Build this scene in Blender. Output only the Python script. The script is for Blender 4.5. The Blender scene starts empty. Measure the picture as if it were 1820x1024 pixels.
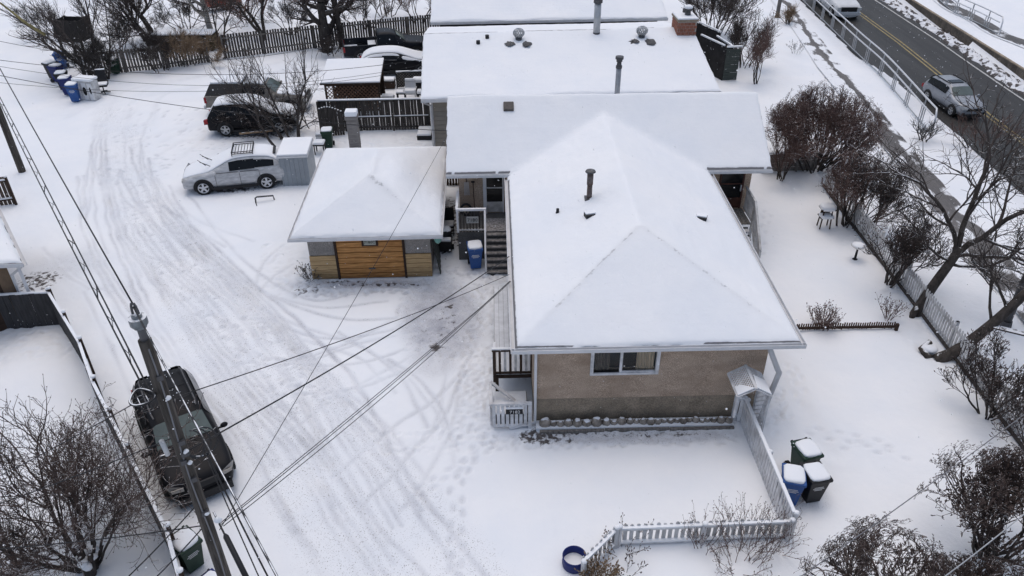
import bpy, math, random
import numpy as np
from mathutils import Matrix, Vector

# ------------------------------------------------------------------ camera, light, exposure
SC = bpy.context.scene
COL = SC.collection
random.seed(11)
RNG = np.random.default_rng(11)
FPX, PITCH, ROLL, HCAM = 1388.0, math.radians(33.77), math.radians(-0.47), 15.5
_f = np.array([0, math.cos(PITCH), -math.sin(PITCH)])
_u = np.array([0, math.sin(PITCH), math.cos(PITCH)])
_x = np.array([1.0, 0, 0])
_xr = math.cos(ROLL) * _x + math.sin(ROLL) * _u
_ur = -math.sin(ROLL) * _x + math.cos(ROLL) * _u
CAM = np.array([0, 0, HCAM])
cam = bpy.data.cameras.new('camera')
cam.sensor_width = 36.0
cam.lens = FPX / 1820 * 36
cam.clip_end = 3000
cam.clip_start = 0.1
camo = bpy.data.objects.new('camera', cam)
COL.objects.link(camo)
M = Matrix.Identity(4)
for i in range(3):
    M[i][0], M[i][1], M[i][2] = _xr[i], _ur[i], -_f[i]
M[2][3] = HCAM
camo.matrix_world = M
SC.camera = camo

SUN_EL, SUN_AZ = math.radians(76), math.radians(-15)
w = bpy.data.worlds.new('World')
SC.world = w
w.use_nodes = True
nt = w.node_tree
bg = nt.nodes['Background']
sky = nt.nodes.new('ShaderNodeTexSky')
sky.sky_type = 'NISHITA'
sky.sun_disc = False
sky.sun_elevation = SUN_EL
sky.sun_rotation = SUN_AZ
sky.air_density = 1.0
sky.dust_density = 4.0
sky.ozone_density = 1.0
nt.links.new(sky.outputs[0], bg.inputs[0])
bg.inputs[1].default_value = 0.15
sun = bpy.data.lights.new('sun', 'SUN')
sun.energy = 0.75
sun.angle = math.radians(110)
sun.color = (0.95, 1.0, 0.99)
suno = bpy.data.objects.new('sun', sun)
COL.objects.link(suno)
# points from the sun's place in the sky to the ground
sd = Vector((math.sin(SUN_AZ) * math.cos(SUN_EL), math.cos(SUN_AZ) * math.cos(SUN_EL), math.sin(SUN_EL)))
suno.rotation_euler = sd.to_track_quat('Z', 'Y').to_euler()
VS = SC.view_settings
VS.view_transform = 'Standard'
VS.look = 'None'
VS.gamma = 1
VS.use_curve_mapping = False
VS.exposure = -0.12

# ------------------------------------------------------------------ survey helpers
def site(px, py, z=0.0):
    """plan position of a surveyed point of the photograph, given its height"""
    d = _f * FPX + _xr * (px - 910) - _ur * (py - 512)
    return CAM + d * ((z - HCAM) / d[2])

YAW = math.radians(1.107)
_hx = np.array([math.cos(YAW), math.sin(YAW), 0])
_hy = np.array([-math.sin(YAW), math.cos(YAW), 0])
def hw(a, b, z=0.0):
    """house grid -> world"""
    return _hx * a + _hy * b + np.array([0, 0, z])

# ------------------------------------------------------------------ materials
MATS = {}
def mat(name, col, rough=0.75, var=0.15, scale=3.0, bump=0.0, bscale=40.0, metal=0.0, snow=0.0,
        stretch=(1, 1, 1), col2=None, spec=0.3, fine=0.0, wet=0.0):
    if name in MATS:
        return MATS[name]
    m = bpy.data.materials.new(name)
    m.use_nodes = True
    n, l = m.node_tree.nodes, m.node_tree.links
    b = n['Principled BSDF']
    b.inputs['Roughness'].default_value = rough
    b.inputs['Metallic'].default_value = metal
    b.inputs['Specular IOR Level'].default_value = spec
    geo = n.new('ShaderNodeNewGeometry')
    mp = n.new('ShaderNodeMapping')
    mp.inputs['Scale'].default_value = stretch
    l.new(geo.outputs['Position'], mp.inputs[0])
    nz = n.new('ShaderNodeTexNoise')
    nz.inputs['Scale'].default_value = scale
    nz.inputs['Detail'].default_value = 6
    nz.inputs['Roughness'].default_value = 0.65
    l.new(mp.outputs[0], nz.inputs['Vector'])
    mx = n.new('ShaderNodeMix')
    mx.data_type = 'RGBA'
    lo = [max(0, c * (1 - var)) for c in col]
    hi = [min(1, c * (1 + var)) for c in (col2 or col)]
    mr = n.new('ShaderNodeMapRange')
    mr.inputs[1].default_value, mr.inputs[2].default_value = 0.3, 0.7
    l.new(nz.outputs[0], mr.inputs[0])
    l.new(mr.outputs[0], mx.inputs[0])
    mx.inputs[6].default_value = (*lo, 1)
    mx.inputs[7].default_value = (*hi, 1)
    out = mx.outputs[2]
    if fine > 0:
        n2 = n.new('ShaderNodeTexNoise')
        n2.inputs['Scale'].default_value = bscale
        n2.inputs['Detail'].default_value = 3
        l.new(mp.outputs[0], n2.inputs['Vector'])
        m2 = n.new('ShaderNodeMix')
        m2.data_type = 'RGBA'
        m2.blend_type = 'MULTIPLY'
        r2 = n.new('ShaderNodeMapRange')
        r2.inputs[1].default_value, r2.inputs[2].default_value = 0.35, 0.65
        r2.inputs[3].default_value, r2.inputs[4].default_value = 1 - fine, 1 + fine
        l.new(n2.outputs[0], r2.inputs[0])
        cb = n.new('ShaderNodeCombineColor')
        for k in range(3):
            l.new(r2.outputs[0], cb.inputs[k])
        m2.inputs[0].default_value = 1
        l.new(out, m2.inputs[6])
        l.new(cb.outputs[0], m2.inputs[7])
        out = m2.outputs[2]
    if wet > 0:   # damp, splashed foot of a board or wall
        px = n.new('ShaderNodeSeparateXYZ')
        l.new(geo.outputs['Position'], px.inputs[0])
        wa = n.new('ShaderNodeMath')
        wa.operation = 'MULTIPLY_ADD'
        wa.inputs[1].default_value = 0.5
        l.new(nz.outputs[0], wa.inputs[0])
        l.new(px.outputs[2], wa.inputs[2])
        wr_ = n.new('ShaderNodeMapRange')
        wr_.inputs[1].default_value, wr_.inputs[2].default_value = 0.25, 0.75
        wr_.inputs[3].default_value, wr_.inputs[4].default_value = wet, 0.0
        l.new(wa.outputs[0], wr_.inputs[0])
        wm = n.new('ShaderNodeMix')
        wm.data_type = 'RGBA'
        l.new(wr_.outputs[0], wm.inputs[0])
        l.new(out, wm.inputs[6])
        wm.inputs[7].default_value = (col[0] * 0.28, col[1] * 0.28, col[2] * 0.30, 1)
        out = wm.outputs[2]
    if snow > 0:
        sx = n.new('ShaderNodeSeparateXYZ')
        l.new(geo.outputs['Normal'], sx.inputs[0])
        sn = n.new('ShaderNodeTexNoise')
        sn.inputs['Scale'].default_value = 6
        sn.inputs['Detail'].default_value = 4
        l.new(geo.outputs['Position'], sn.inputs['Vector'])
        ad = n.new('ShaderNodeMath')
        ad.operation = 'MULTIPLY_ADD'
        ad.inputs[1].default_value = 0.9
        l.new(sn.outputs[0], ad.inputs[0])
        l.new(sx.outputs[2], ad.inputs[2])
        r3 = n.new('ShaderNodeMapRange')
        t = 1.62 - 0.55 * snow
        r3.inputs[1].default_value, r3.inputs[2].default_value = t - 0.06, t + 0.06
        l.new(ad.outputs[0], r3.inputs[0])
        m3 = n.new('ShaderNodeMix')
        m3.data_type = 'RGBA'
        l.new(r3.outputs[0], m3.inputs[0])
        l.new(out, m3.inputs[6])
        m3.inputs[7].default_value = (0.80, 0.815, 0.84, 1)
        out = m3.outputs[2]
    l.new(out, b.inputs['Base Color'])
    if bump > 0:
        nb = n.new('ShaderNodeTexNoise')
        nb.inputs['Scale'].default_value = bscale
        nb.inputs['Detail'].default_value = 5
        l.new(mp.outputs[0], nb.inputs['Vector'])
        bp = n.new('ShaderNodeBump')
        bp.inputs['Strength'].default_value = bump
        bp.inputs['Distance'].default_value = 0.02
        l.new(nb.outputs[0], bp.inputs['Height'])
        l.new(bp.outputs[0], b.inputs['Normal'])
    MATS[name] = m
    return m

SNOWC = (0.80, 0.815, 0.84)
def snow_mat(name, dirt_shade=False, thin=None, courses=False):
    """snow; 'dirt_shade' and 'bare' vertex attributes bring in grit, painted shade and bare ground, 'thin' lets shingles through"""
    m = bpy.data.materials.new(name)
    m.use_nodes = True
    n, l = m.node_tree.nodes, m.node_tree.links
    b = n['Principled BSDF']
    b.inputs['Roughness'].default_value = 0.85
    b.inputs['Specular IOR Level'].default_value = 0.2
    geo = n.new('ShaderNodeNewGeometry')
    def noise(scale, detail=5, vec=None, rough=0.6):
        z = n.new('ShaderNodeTexNoise')
        z.inputs['Scale'].default_value = scale
        z.inputs['Detail'].default_value = detail
        z.inputs['Roughness'].default_value = rough
        l.new(vec or geo.outputs['Position'], z.inputs['Vector'])
        return z.outputs[0]
    def rng_(v, a, b_, c=0.0, d=1.0):
        r = n.new('ShaderNodeMapRange')
        r.inputs[1].default_value, r.inputs[2].default_value = a, b_
        r.inputs[3].default_value, r.inputs[4].default_value = c, d
        l.new(v, r.inputs[0])
        return r.outputs[0]
    def math_(op, x, y):
        k = n.new('ShaderNodeMath')
        k.operation = op
        for i, q in enumerate((x, y)):
            if isinstance(q, (int, float)):
                k.inputs[i].default_value = q
            else:
                l.new(q, k.inputs[i])
        return k.outputs[0]
    def mix(fac, a, b_):
        k = n.new('ShaderNodeMix')
        k.data_type = 'RGBA'
        l.new(fac, k.inputs[0])
        for i, q in ((6, a), (7, b_)):
            if isinstance(q, tuple):
                k.inputs[i].default_value = (*q, 1)
            else:
                l.new(q, k.inputs[i])
        return k.outputs[2]
    base = mix(rng_(noise(0.35), 0.35, 0.65), (0.775, 0.80, 0.835), (0.83, 0.84, 0.855))
    def attr(nm):
        a = n.new('ShaderNodeAttribute')
        a.attribute_name = nm
        return a.outputs['Fac']
    if dirt_shade:
        d = attr('dirt_shade')
        soft = math_('MULTIPLY', d, rng_(noise(2.2), 0.3, 0.7, 0.55, 1.0))
        base = mix(math_('MULTIPLY', soft, 0.62), base, (0.345, 0.355, 0.40))
        spk = math_('MULTIPLY', rng_(noise(31, 2), 0.60, 0.66), rng_(math_('MULTIPLY', attr('grit'), rng_(noise(3.1), 0.25, 0.6)), 0.10, 0.5))
        base = mix(math_('MULTIPLY', spk, 0.70), base, (0.17, 0.15, 0.14))
        bare = attr('bare')
        fac = rng_(math_('ADD', bare, math_('MULTIPLY', math_('SUBTRACT', noise(5.5, 6), 0.5), 1.5)), 0.45, 0.62)
        base = mix(fac, base, mix(rng_(noise(9), 0.3, 0.7), (0.05, 0.045, 0.045), (0.14, 0.125, 0.12)))
    if thin:
        t = attr('thin')
        fac = rng_(math_('ADD', t, math_('MULTIPLY', math_('SUBTRACT', noise(3.5, 6), 0.5), 1.2)), 0.5, 0.9)
        base = mix(math_('MAXIMUM', math_('MULTIPLY', fac, 0.9), math_('MULTIPLY', t, 0.16)), base, thin)
    l.new(base, b.inputs['Base Color'])
    h = math_('ADD', math_('MULTIPLY', noise(5, 6), 0.6), math_('MULTIPLY', noise(38, 3), 0.12))
    if courses:
        tc = n.new('ShaderNodeTexCoord')
        wv = n.new('ShaderNodeTexWave')
        wv.bands_direction = 'Y'
        wv.wave_profile = 'SAW'
        wv.inputs['Scale'].default_value = 1.05
        wv.inputs['Distortion'].default_value = 0.6
        wv.inputs['Detail'].default_value = 2
        l.new(tc.outputs['Object'], wv.inputs['Vector'])
        h = math_('ADD', h, math_('MULTIPLY', wv.outputs['Fac'], 0.25))
    bp = n.new('ShaderNodeBump')
    bp.inputs['Strength'].default_value = 0.5
    bp.inputs['Distance'].default_value = 0.05
    l.new(h, bp.inputs['Height'])
    l.new(bp.outputs[0], b.inputs['Normal'])
    MATS[name] = m
    return m

SNOW_GROUND = snow_mat('ground_snow', dirt_shade=True)
SNOW_ROOF = snow_mat('roof_snow', thin=(0.13, 0.125, 0.13), courses=True)
SNOW = snow_mat('fresh_snow')
def asphalt(name, snowy):
    m = mat(name, (0.115, 0.108, 0.105) if snowy else (0.038, 0.037, 0.036), 0.55, 0.42, 0.9, 0.3, 60, fine=0.25, spec=0.22, stretch=(1.5, 0.07, 1))
    if snowy:
        n, l = m.node_tree.nodes, m.node_tree.links
        b = n['Principled BSDF']
        src = b.inputs['Base Color'].links[0].from_socket
        a = n.new('ShaderNodeAttribute')
        a.attribute_name = 'bare'
        geo = n.new('ShaderNodeNewGeometry')
        mp = n.new('ShaderNodeMapping')
        mp.inputs['Scale'].default_value = (1, 0.45, 1)
        l.new(geo.outputs['Position'], mp.inputs[0])
        z = n.new('ShaderNodeTexNoise')
        z.inputs['Scale'].default_value = 1.4
        z.inputs['Detail'].default_value = 7
        z.inputs['Roughness'].default_value = 0.7
        l.new(mp.outputs[0], z.inputs['Vector'])
        k = n.new('ShaderNodeMath')
        k.operation = 'ADD'
        l.new(a.outputs['Fac'], k.inputs[0])
        l.new(z.outputs[0], k.inputs[1])
        r = n.new('ShaderNodeMapRange')
        r.inputs[1].default_value, r.inputs[2].default_value = 0.93, 1.03
        l.new(k.outputs[0], r.inputs[0])
        x = n.new('ShaderNodeMix')
        x.data_type = 'RGBA'
        l.new(r.outputs[0], x.inputs[0])
        x.inputs[6].default_value = (*SNOWC, 1)
        l.new(src, x.inputs[7])
        l.new(x.outputs[2], b.inputs['Base Color'])
    return m
ASPHALT = asphalt('asphalt', False)
WALK = asphalt('walk_asphalt', True)
STUCCO = mat('tan_stucco', (0.41, 0.305, 0.225), 0.95, 0.18, 0.9, 0.8, 55, col2=(0.45, 0.35, 0.27), fine=0.5, wet=0.0, stretch=(1, 1, 2))
GSTUCCO = mat('grey_stucco', (0.30, 0.28, 0.26), 0.95, 0.15, 2, 0.8, 60, fine=0.4)
CONC = mat('grey_concrete', (0.27, 0.22, 0.165), 0.9, 0.35, 1.3, 0.4, 30, fine=0.25, wet=0.45)
DCONC = mat('damp_concrete', (0.10, 0.098, 0.096), 0.9, 0.3, 1.3, 0.4, 30, fine=0.2)
WHITE = mat('white_paint', (0.66, 0.66, 0.67), 0.55, 0.08, 3)
WWOOD = mat('white_painted_wood', (0.56, 0.555, 0.56), 0.7, 0.22, 2.5, 0.2, 30, col2=(0.66, 0.66, 0.67))
WPALE = mat('weathered_white_wood', (0.42, 0.41, 0.40), 0.8, 0.28, 2.5, 0.2, 30, col2=(0.55, 0.55, 0.55))
DARK = mat('black_gap', (0.012, 0.012, 0.013), 0.9, 0.2)
SHINGLE = mat('shingle', (0.09, 0.088, 0.09), 0.9, 0.3, 4, 0.4)
ORANGE = mat('orange_cedar', (0.43, 0.19, 0.055), 0.65, 0.35, 2.0, 0.2, 20, stretch=(1, 1, 9), col2=(0.50, 0.25, 0.085), wet=0.7)
HONEY = mat('honey_wood', (0.44, 0.29, 0.135), 0.7, 0.2, 2.0, 0.2, 20, stretch=(1, 1, 8), col2=(0.50, 0.345, 0.18), wet=0.7)
BROWN = mat('dark_brown_wood', (0.045, 0.027, 0.019), 0.8, 0.3, 3, 0.2, 25, stretch=(1, 1, 6))
DFENCE = mat('weathered_dark_board', (0.034, 0.030, 0.028), 0.9, 0.45, 2.5, 0.3, 20, stretch=(6, 6, 0.7), col2=(0.06, 0.053, 0.048))
GFENCE = mat('weathered_grey_board', (0.12, 0.11, 0.10), 0.9, 0.4, 2.5, 0.3, 20, stretch=(6, 6, 0.7), col2=(0.20, 0.185, 0.17))
FARFENCE = mat('grey_brown_board', (0.085, 0.076, 0.068), 0.9, 0.45, 2.5, 0.3, 20, stretch=(6, 6, 0.7), col2=(0.17, 0.155, 0.14))
RUSTY = mat('rusty_lattice_wood', (0.135, 0.075, 0.048), 0.85, 0.3, 3, col2=(0.19, 0.115, 0.08))
BARK = mat('grey_brown_bark', (0.036, 0.030, 0.026), 0.95, 0.4, 6, 0.5, 30, col2=(0.068, 0.058, 0.052), snow=0.50, stretch=(1, 1, 0.4))
TWIG = mat('dark_twig', (0.066, 0.054, 0.049), 0.9, 0.4, 8, snow=0.38)
TWIGR = mat('reddish_twig', (0.135, 0.088, 0.076), 0.9, 0.4, 8, snow=0.42)
TWIGB = mat('brown_bud', (0.088, 0.064, 0.056), 0.9, 0.5, 10, snow=0.37)
TWIGG = mat('grey_twig', (0.058, 0.052, 0.048), 0.9, 0.4, 8, snow=0.40)
STRAW = mat('dry_straw', (0.24, 0.17, 0.11), 0.9, 0.4, 9, snow=0.35)
BIRCH = mat('pale_bark', (0.33, 0.31, 0.28), 0.9, 0.4, 5, 0.3, 20, stretch=(1, 1, 3))
POLE = mat('pole_wood', (0.045, 0.039, 0.034), 0.9, 0.5, 3, 0.6, 25, stretch=(5, 5, 0.5), col2=(0.085, 0.074, 0.064))
STEEL = mat('galvanised_steel', (0.42, 0.43, 0.44), 0.45, 0.15, 4, metal=0.6)
LSTEEL = mat('pale_steel', (0.62, 0.63, 0.65), 0.4, 0.1, 4, metal=0.3)
DSTEEL = mat('dark_steel', (0.09, 0.09, 0.095), 0.5, 0.2, 4, metal=0.5)
RUSTP = mat('rusty_pipe', (0.16, 0.075, 0.05), 0.8, 0.5, 5, col2=(0.10, 0.095, 0.095))
GREYM = mat('grey_sheet_metal', (0.30, 0.33, 0.36), 0.5, 0.12, 2, metal=0.15)
BRICK = mat('red_brick', (0.26, 0.11, 0.075), 0.9, 0.35, 8, 0.4, 30)
MORTAR = mat('mortar', (0.36, 0.33, 0.30), 0.95, 0.2)
BEIGE = mat('beige_siding', (0.30, 0.275, 0.235), 0.7, 0.1, 2)
WIRE = mat('black_wire', (0.02, 0.02, 0.022), 0.6, 0.1)
GWIRE = mat('grey_wire', (0.16, 0.16, 0.17), 0.5, 0.1)
SWIRE = mat('snowy_wire', (0.03, 0.03, 0.032), 0.7, 0.1, snow=0.45)
RUBBER = mat('tyre_rubber', (0.016, 0.016, 0.017), 0.85, 0.2, 9)
GLASS = mat('dark_glass', (0.010, 0.011, 0.012), 0.12, 0.3, 2, spec=0.22)
WGLASS = mat('windscreen_glass', (0.085, 0.11, 0.105), 0.1, 0.2, 2, spec=0.4)
HOUSEGLASS = mat('window_glass', (0.022, 0.034, 0.042), 0.06, 0.3, 1, spec=0.6)
CURTAIN = mat('beige_curtain', (0.58, 0.45, 0.32), 0.9, 0.2, 6, stretch=(6, 1, 0.3))
PBLUE = mat('blue_plastic', (0.025, 0.085, 0.27), 0.5, 0.12, 3)
PNAVY = mat('navy_plastic', (0.012, 0.022, 0.13), 0.5, 0.15, 3)
PGREEN = mat('green_plastic', (0.012, 0.038, 0.024), 0.5, 0.15, 3)
PBLACK = mat('black_plastic', (0.016, 0.016, 0.018), 0.55, 0.2, 3)
MARK = mat('white_print', (0.6, 0.6, 0.6), 0.7, 0.05)
SILVER = mat('silver_car_paint', (0.27, 0.29, 0.32), 0.35, 0.12, 2.5, metal=0.3, col2=(0.32, 0.335, 0.36))
DUSTY = mat('salty_car_paint', (0.46, 0.465, 0.475), 0.45, 0.2, 3, col2=(0.56, 0.56, 0.565), stretch=(1, 1, 2.5))
BLACKP = mat('black_car_paint', (0.012, 0.012, 0.014), 0.45, 0.2, 3, spec=0.12)
CHARP = mat('charcoal_car_paint', (0.014, 0.016, 0.021), 0.42, 0.3, 3, spec=0.15)
WHITEP = mat('white_car_paint', (0.62, 0.63, 0.64), 0.4, 0.08, 3)
CHAMP = mat('champagne_car_paint', (0.20, 0.185, 0.165), 0.5, 0.25, 3)
TAIL = mat('red_lens', (0.30, 0.015, 0.02), 0.2, 0.1)
HEADL = mat('clear_lens', (0.55, 0.55, 0.54), 0.15, 0.2)
AMBER = mat('smoky_lens', (0.38, 0.35, 0.32), 0.25, 0.2)
YELLOW = mat('yellow_road_paint', (0.27, 0.215, 0.10), 0.7, 0.3, 3, fine=0.2)
WLINE = mat('white_road_paint', (0.42, 0.42, 0.41), 0.7, 0.3, 3, fine=0.2)
STONE = mat('field_stone', (0.13, 0.105, 0.085), 0.85, 0.5, 4, 0.5, 25, col2=(0.27, 0.24, 0.21), snow=0.72)
REDP = mat('red_paint', (0.30, 0.055, 0.03), 0.6, 0.2, 3)
TEAL = mat('teal_plastic', (0.20, 0.42, 0.36), 0.5, 0.1)
DOORB = mat('maroon_door_frame', (0.075, 0.028, 0.02), 0.6, 0.3, 4)
DGREEN = mat('dark_green_stained_board', (0.055, 0.066, 0.06), 0.8, 0.3, 4, stretch=(0.6, 0.6, 7))
YELB = mat('yellowish_bark', (0.22, 0.19, 0.09), 0.9, 0.3, 5)

# ------------------------------------------------------------------ geometry helpers
def A(*v):
    return np.array(v, float)
def unit(v):
    v = np.asarray(v, float)
    k = np.linalg.norm(v)
    return v / k if k > 1e-9 else v
def frame(d, up=(0, 0, 1)):
    d = unit(d)
    s = np.cross(d, up)
    if np.linalg.norm(s) < 1e-4:
        s = np.cross(d, (1, 0, 0))
    s = unit(s)
    return d, s, np.cross(s, d)

class MB:
    """collects vertices and faces; build() links them as ONE mesh object"""
    def __init__(self):
        self.v, self.f, self.mi, self.n = [], [], [], 0
    def add(self, verts, faces, mi=0):
        verts = np.asarray(verts, float).reshape(-1, 3)
        self.v.append(verts)
        k = self.n
        for q in faces:
            self.f.append(tuple(int(i) + k for i in q))
            self.mi.append(mi)
        self.n += len(verts)
        return self
    def obox(self, c, ax, ay, az, mi=0):
        """box from its centre and three half-axis vectors"""
        c, ax, ay, az = (np.asarray(q, float) for q in (c, ax, ay, az))
        vs = [c + i * ax + j * ay + k * az for k in (-1, 1) for j in (-1, 1) for i in (-1, 1)]
        return self.add(vs, [(0, 2, 3, 1), (4, 5, 7, 6), (0, 1, 5, 4), (2, 6, 7, 3), (0, 4, 6, 2), (1, 3, 7, 5)], mi)
    def box(self, x0, x1, y0, y1, z0, z1, mi=0):
        return self.obox(((x0 + x1) / 2, (y0 + y1) / 2, (z0 + z1) / 2), ((x1 - x0) / 2, 0, 0), (0, (y1 - y0) / 2, 0), (0, 0, (z1 - z0) / 2), mi)
    def hbox(self, a0, a1, b0, b1, z0, z1, mi=0):
        """box on the house grid"""
        return self.obox(hw((a0 + a1) / 2, (b0 + b1) / 2, (z0 + z1) / 2), _hx * (a1 - a0) / 2, _hy * (b1 - b0) / 2, A(0, 0, (z1 - z0) / 2), mi)
    def beam(self, p0, p1, w, h, up=(0, 0, 1), mi=0):
        p0, p1 = np.asarray(p0, float), np.asarray(p1, float)
        d, s, u = frame(p1 - p0, up)
        return self.obox((p0 + p1) / 2, (p1 - p0) / 2, s * w / 2, u * h / 2, mi)
    def tube(self, pts, r, n=6, cap=True, mi=0):
        pts = np.asarray(pts, float)
        m = len(pts)
        r = np.full(m, r, float) if np.isscalar(r) else np.asarray(r, float)
        t = np.gradient(pts, axis=0) if m > 2 else np.repeat((pts[1:] - pts[:1]), 2, 0)
        t /= np.maximum(np.linalg.norm(t, axis=1, keepdims=True), 1e-9)
        ref = A(0, 0, 1) if abs(t[:, 2]).mean() < 0.85 else A(1, 0, 0)
        s = np.cross(t, ref)
        s /= np.maximum(np.linalg.norm(s, axis=1, keepdims=True), 1e-9)
        u = np.cross(s, t)
        an = np.arange(n) * 2 * math.pi / n
        ring = (np.cos(an)[None, :, None] * s[:, None, :] + np.sin(an)[None, :, None] * u[:, None, :]) * r[:, None, None] + pts[:, None, :]
        fs = []
        for i in range(m - 1):
            for j in range(n):
                k = (j + 1) % n
                fs.append((i * n + j, i * n + k, (i + 1) * n + k, (i + 1) * n + j))
        if cap:
            fs.append(tuple(range(n))[::-1])
            fs.append(tuple(range((m - 1) * n, m * n)))
        return self.add(ring.reshape(-1, 3), fs, mi)
    def cyl(self, c, r, z0, z1, n=16, r1=None, mi=0):
        c = np.asarray(c, float)
        return self.tube([c + A(0, 0, z0), c + A(0, 0, z1)], [r, r if r1 is None else r1], n, True, mi)
    def quad(self, a, b, c, d, mi=0):
        return self.add([a, b, c, d], [(0, 1, 2, 3)], mi)
    def slab(self, poly, nrm, t, mi=0):
        """closed plate: polygon extruded along nrm by t"""
        p = np.asarray(poly, float)
        k = len(p)
        q = p + np.asarray(nrm, float) * t
        fs = [tuple(range(k))[::-1], tuple(range(k, 2 * k))] + [(i, (i + 1) % k, k + (i + 1) % k, k + i) for i in range(k)]
        return self.add(np.vstack([p, q]), fs, mi)
    def ball(self, c, rx, ry, rz, nu=10, nv=6, mi=0, jit=0.0):
        vs = [A(0, 0, -1)]
        for i in range(1, nv):
            t = -math.pi / 2 + math.pi * i / nv
            for j in range(nu):
                p = 2 * math.pi * j / nu
                vs.append(A(math.cos(t) * math.cos(p), math.cos(t) * math.sin(p), math.sin(t)))
        vs.append(A(0, 0, 1))
        vs = np.array(vs)
        if jit:
            vs *= 1 + RNG.uniform(-jit, jit, (len(vs), 1))
        fs = []
        for j in range(nu):
            k = (j + 1) % nu
            fs.append((0, 1 + k, 1 + j))
            for i in range(nv - 2):
                o = 1 + i * nu
                fs.append((o + j, o + k, o + nu + k, o + nu + j))
            o = 1 + (nv - 2) * nu
            fs.append((o + j, o + k, len(vs) - 1))
        return self.add(vs * A(rx, ry, rz) + np.asarray(c, float), fs, mi)
    def pad(self, c, rx, ry, rz, p=0.42, nu=20, nv=8, jit=0.05, mi=0):
        """pillow of settled snow: a squared-off, slightly lumpy ellipsoid"""
        g = MB()
        g.ball((0, 0, 0), 1, 1, 1, nu, nv)
        v = g.v[0]
        r = np.hypot(v[:, 0], v[:, 1])
        q = v.copy()
        for k in (0, 1):
            q[:, k] = np.sign(v[:, k]) * np.abs(v[:, k] / np.maximum(r, 1e-6)) ** p * r ** 0.45
        q[:, 2] = np.sign(v[:, 2]) * np.abs(v[:, 2]) ** 0.7
        q *= 1 + RNG.uniform(-jit, jit, (len(q), 1))
        return self.add(q * A(rx, ry, rz) + np.asarray(c, float), g.f, mi)
    def build(self, name, m, parent=None, local=False, smooth=False, sub=0, bev=0.0):
        me = bpy.data.meshes.new(name)
        v = np.vstack(self.v) if self.v else np.zeros((0, 3))
        if parent is not None and not local:
            root = parent
            while root.parent is not None:
                root = root.parent
            iv = np.array(root.matrix_basis.inverted())
            v = v @ iv[:3, :3].T + iv[:3, 3]
        me.from_pydata(v.tolist(), [], self.f)
        for q in (m if isinstance(m, (list, tuple)) else [m]):
            me.materials.append(q)
        if any(self.mi):
            me.polygons.foreach_set('material_index', self.mi)
        if smooth:
            me.polygons.foreach_set('use_smooth', [True] * len(me.polygons))
        me.update()
        o = bpy.data.objects.new(name, me)
        COL.objects.link(o)
        if parent is not None:
            o.parent = parent
        if bev:
            k = o.modifiers.new('bevel', 'BEVEL')
            k.width = bev
            k.segments = 2
            k.limit_method = 'ANGLE'
        if sub:
            k = o.modifiers.new('subdivision', 'SUBSURF')
            k.levels = k.render_levels = sub
        return o

def _each(self, name, m, parent=None, local=False, smooth=False, bev=0.0):
    """like build(), but every added primitive becomes an object of its own"""
    out, o, k = [], 0, 0
    for v in self.v:
        g = MB()
        g.v, g.n = [v], len(v)
        g.f, g.mi = [], []
        while k < len(self.f) and min(self.f[k]) < o + len(v):
            g.f.append(tuple(i - o for i in self.f[k]))
            g.mi.append(self.mi[k])
            k += 1
        o += len(v)
        out.append(g.build(name, m, parent, local, smooth, 0, bev))
    return out
MB.build_each = _each
def tag(o, label=None, cat=None, group=None, kind=None):
    if label: o['label'] = label
    if cat: o['category'] = cat
    if group: o['group'] = group
    if kind: o['kind'] = kind
    return o
def thing(name, label, cat, loc=(0, 0, 0), rz=0.0, group=None, scale=1.0):
    o = bpy.data.objects.new(name, None)
    o.empty_display_size = 0.2
    o.location = [float(q) for q in loc]
    o.rotation_euler = (0, 0, rz)
    o.scale = (scale,) * 3
    COL.objects.link(o)
    return tag(o, label, cat, group)
def inst(name, mesh, parent, mw):
    """one more piece sharing a mesh; mw is its world matrix (4x4 numpy)"""
    o = bpy.data.objects.new(name, mesh)
    COL.objects.link(o)
    if parent is not None:
        o.parent = parent
        root = parent
        while root.parent is not None:
            root = root.parent
        mw = np.array(root.matrix_basis.inverted()) @ mw
    o.matrix_basis = Matrix(mw.tolist())
    return o
def mw(c, ax=(1, 0, 0), ay=(0, 1, 0), az=(0, 0, 1)):
    m = np.eye(4)
    m[:3, 0], m[:3, 1], m[:3, 2], m[:3, 3] = ax, ay, az, c
    return m
UNIT = {}
def unit_mesh(key, m, fn):
    if key not in UNIT:
        b = MB()
        fn(b)
        me = bpy.data.meshes.new(key)
        me.from_pydata(np.vstack(b.v).tolist(), [], b.f)
        me.materials.append(m)
        UNIT[key] = me
    return UNIT[key]
def piece(name, m, parent, c, hx, hy, hz):
    """a board-like piece: unit cube mesh shared per material, sized by its matrix"""
    me = unit_mesh('unit_piece_' + m.name, m, lambda b: b.box(-1, 1, -1, 1, -1, 1))
    return inst(name, me, parent, mw(c, hx, hy, hz))
def kids(o):
    return [c for c in bpy.data.objects if c.parent == o]
def dup(root, loc, rz, label, group=None, swap=None, scale=None):
    def cp(o, parent):
        c = o.copy()
        COL.objects.link(c)
        if parent is not None:
            c.parent = parent
        for ch in TREE.get(o, []):
            cp(ch, c)
        return c
    TREE = {}
    for ob in bpy.data.objects:
        if ob.parent is not None:
            TREE.setdefault(ob.parent, []).append(ob)
    r = cp(root, None)
    r.location = [float(q) for q in loc]
    r.rotation_euler = (0, 0, rz)
    if scale: r.scale = (scale,) * 3
    r['label'] = label
    if group: r['group'] = group
    return r

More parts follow.
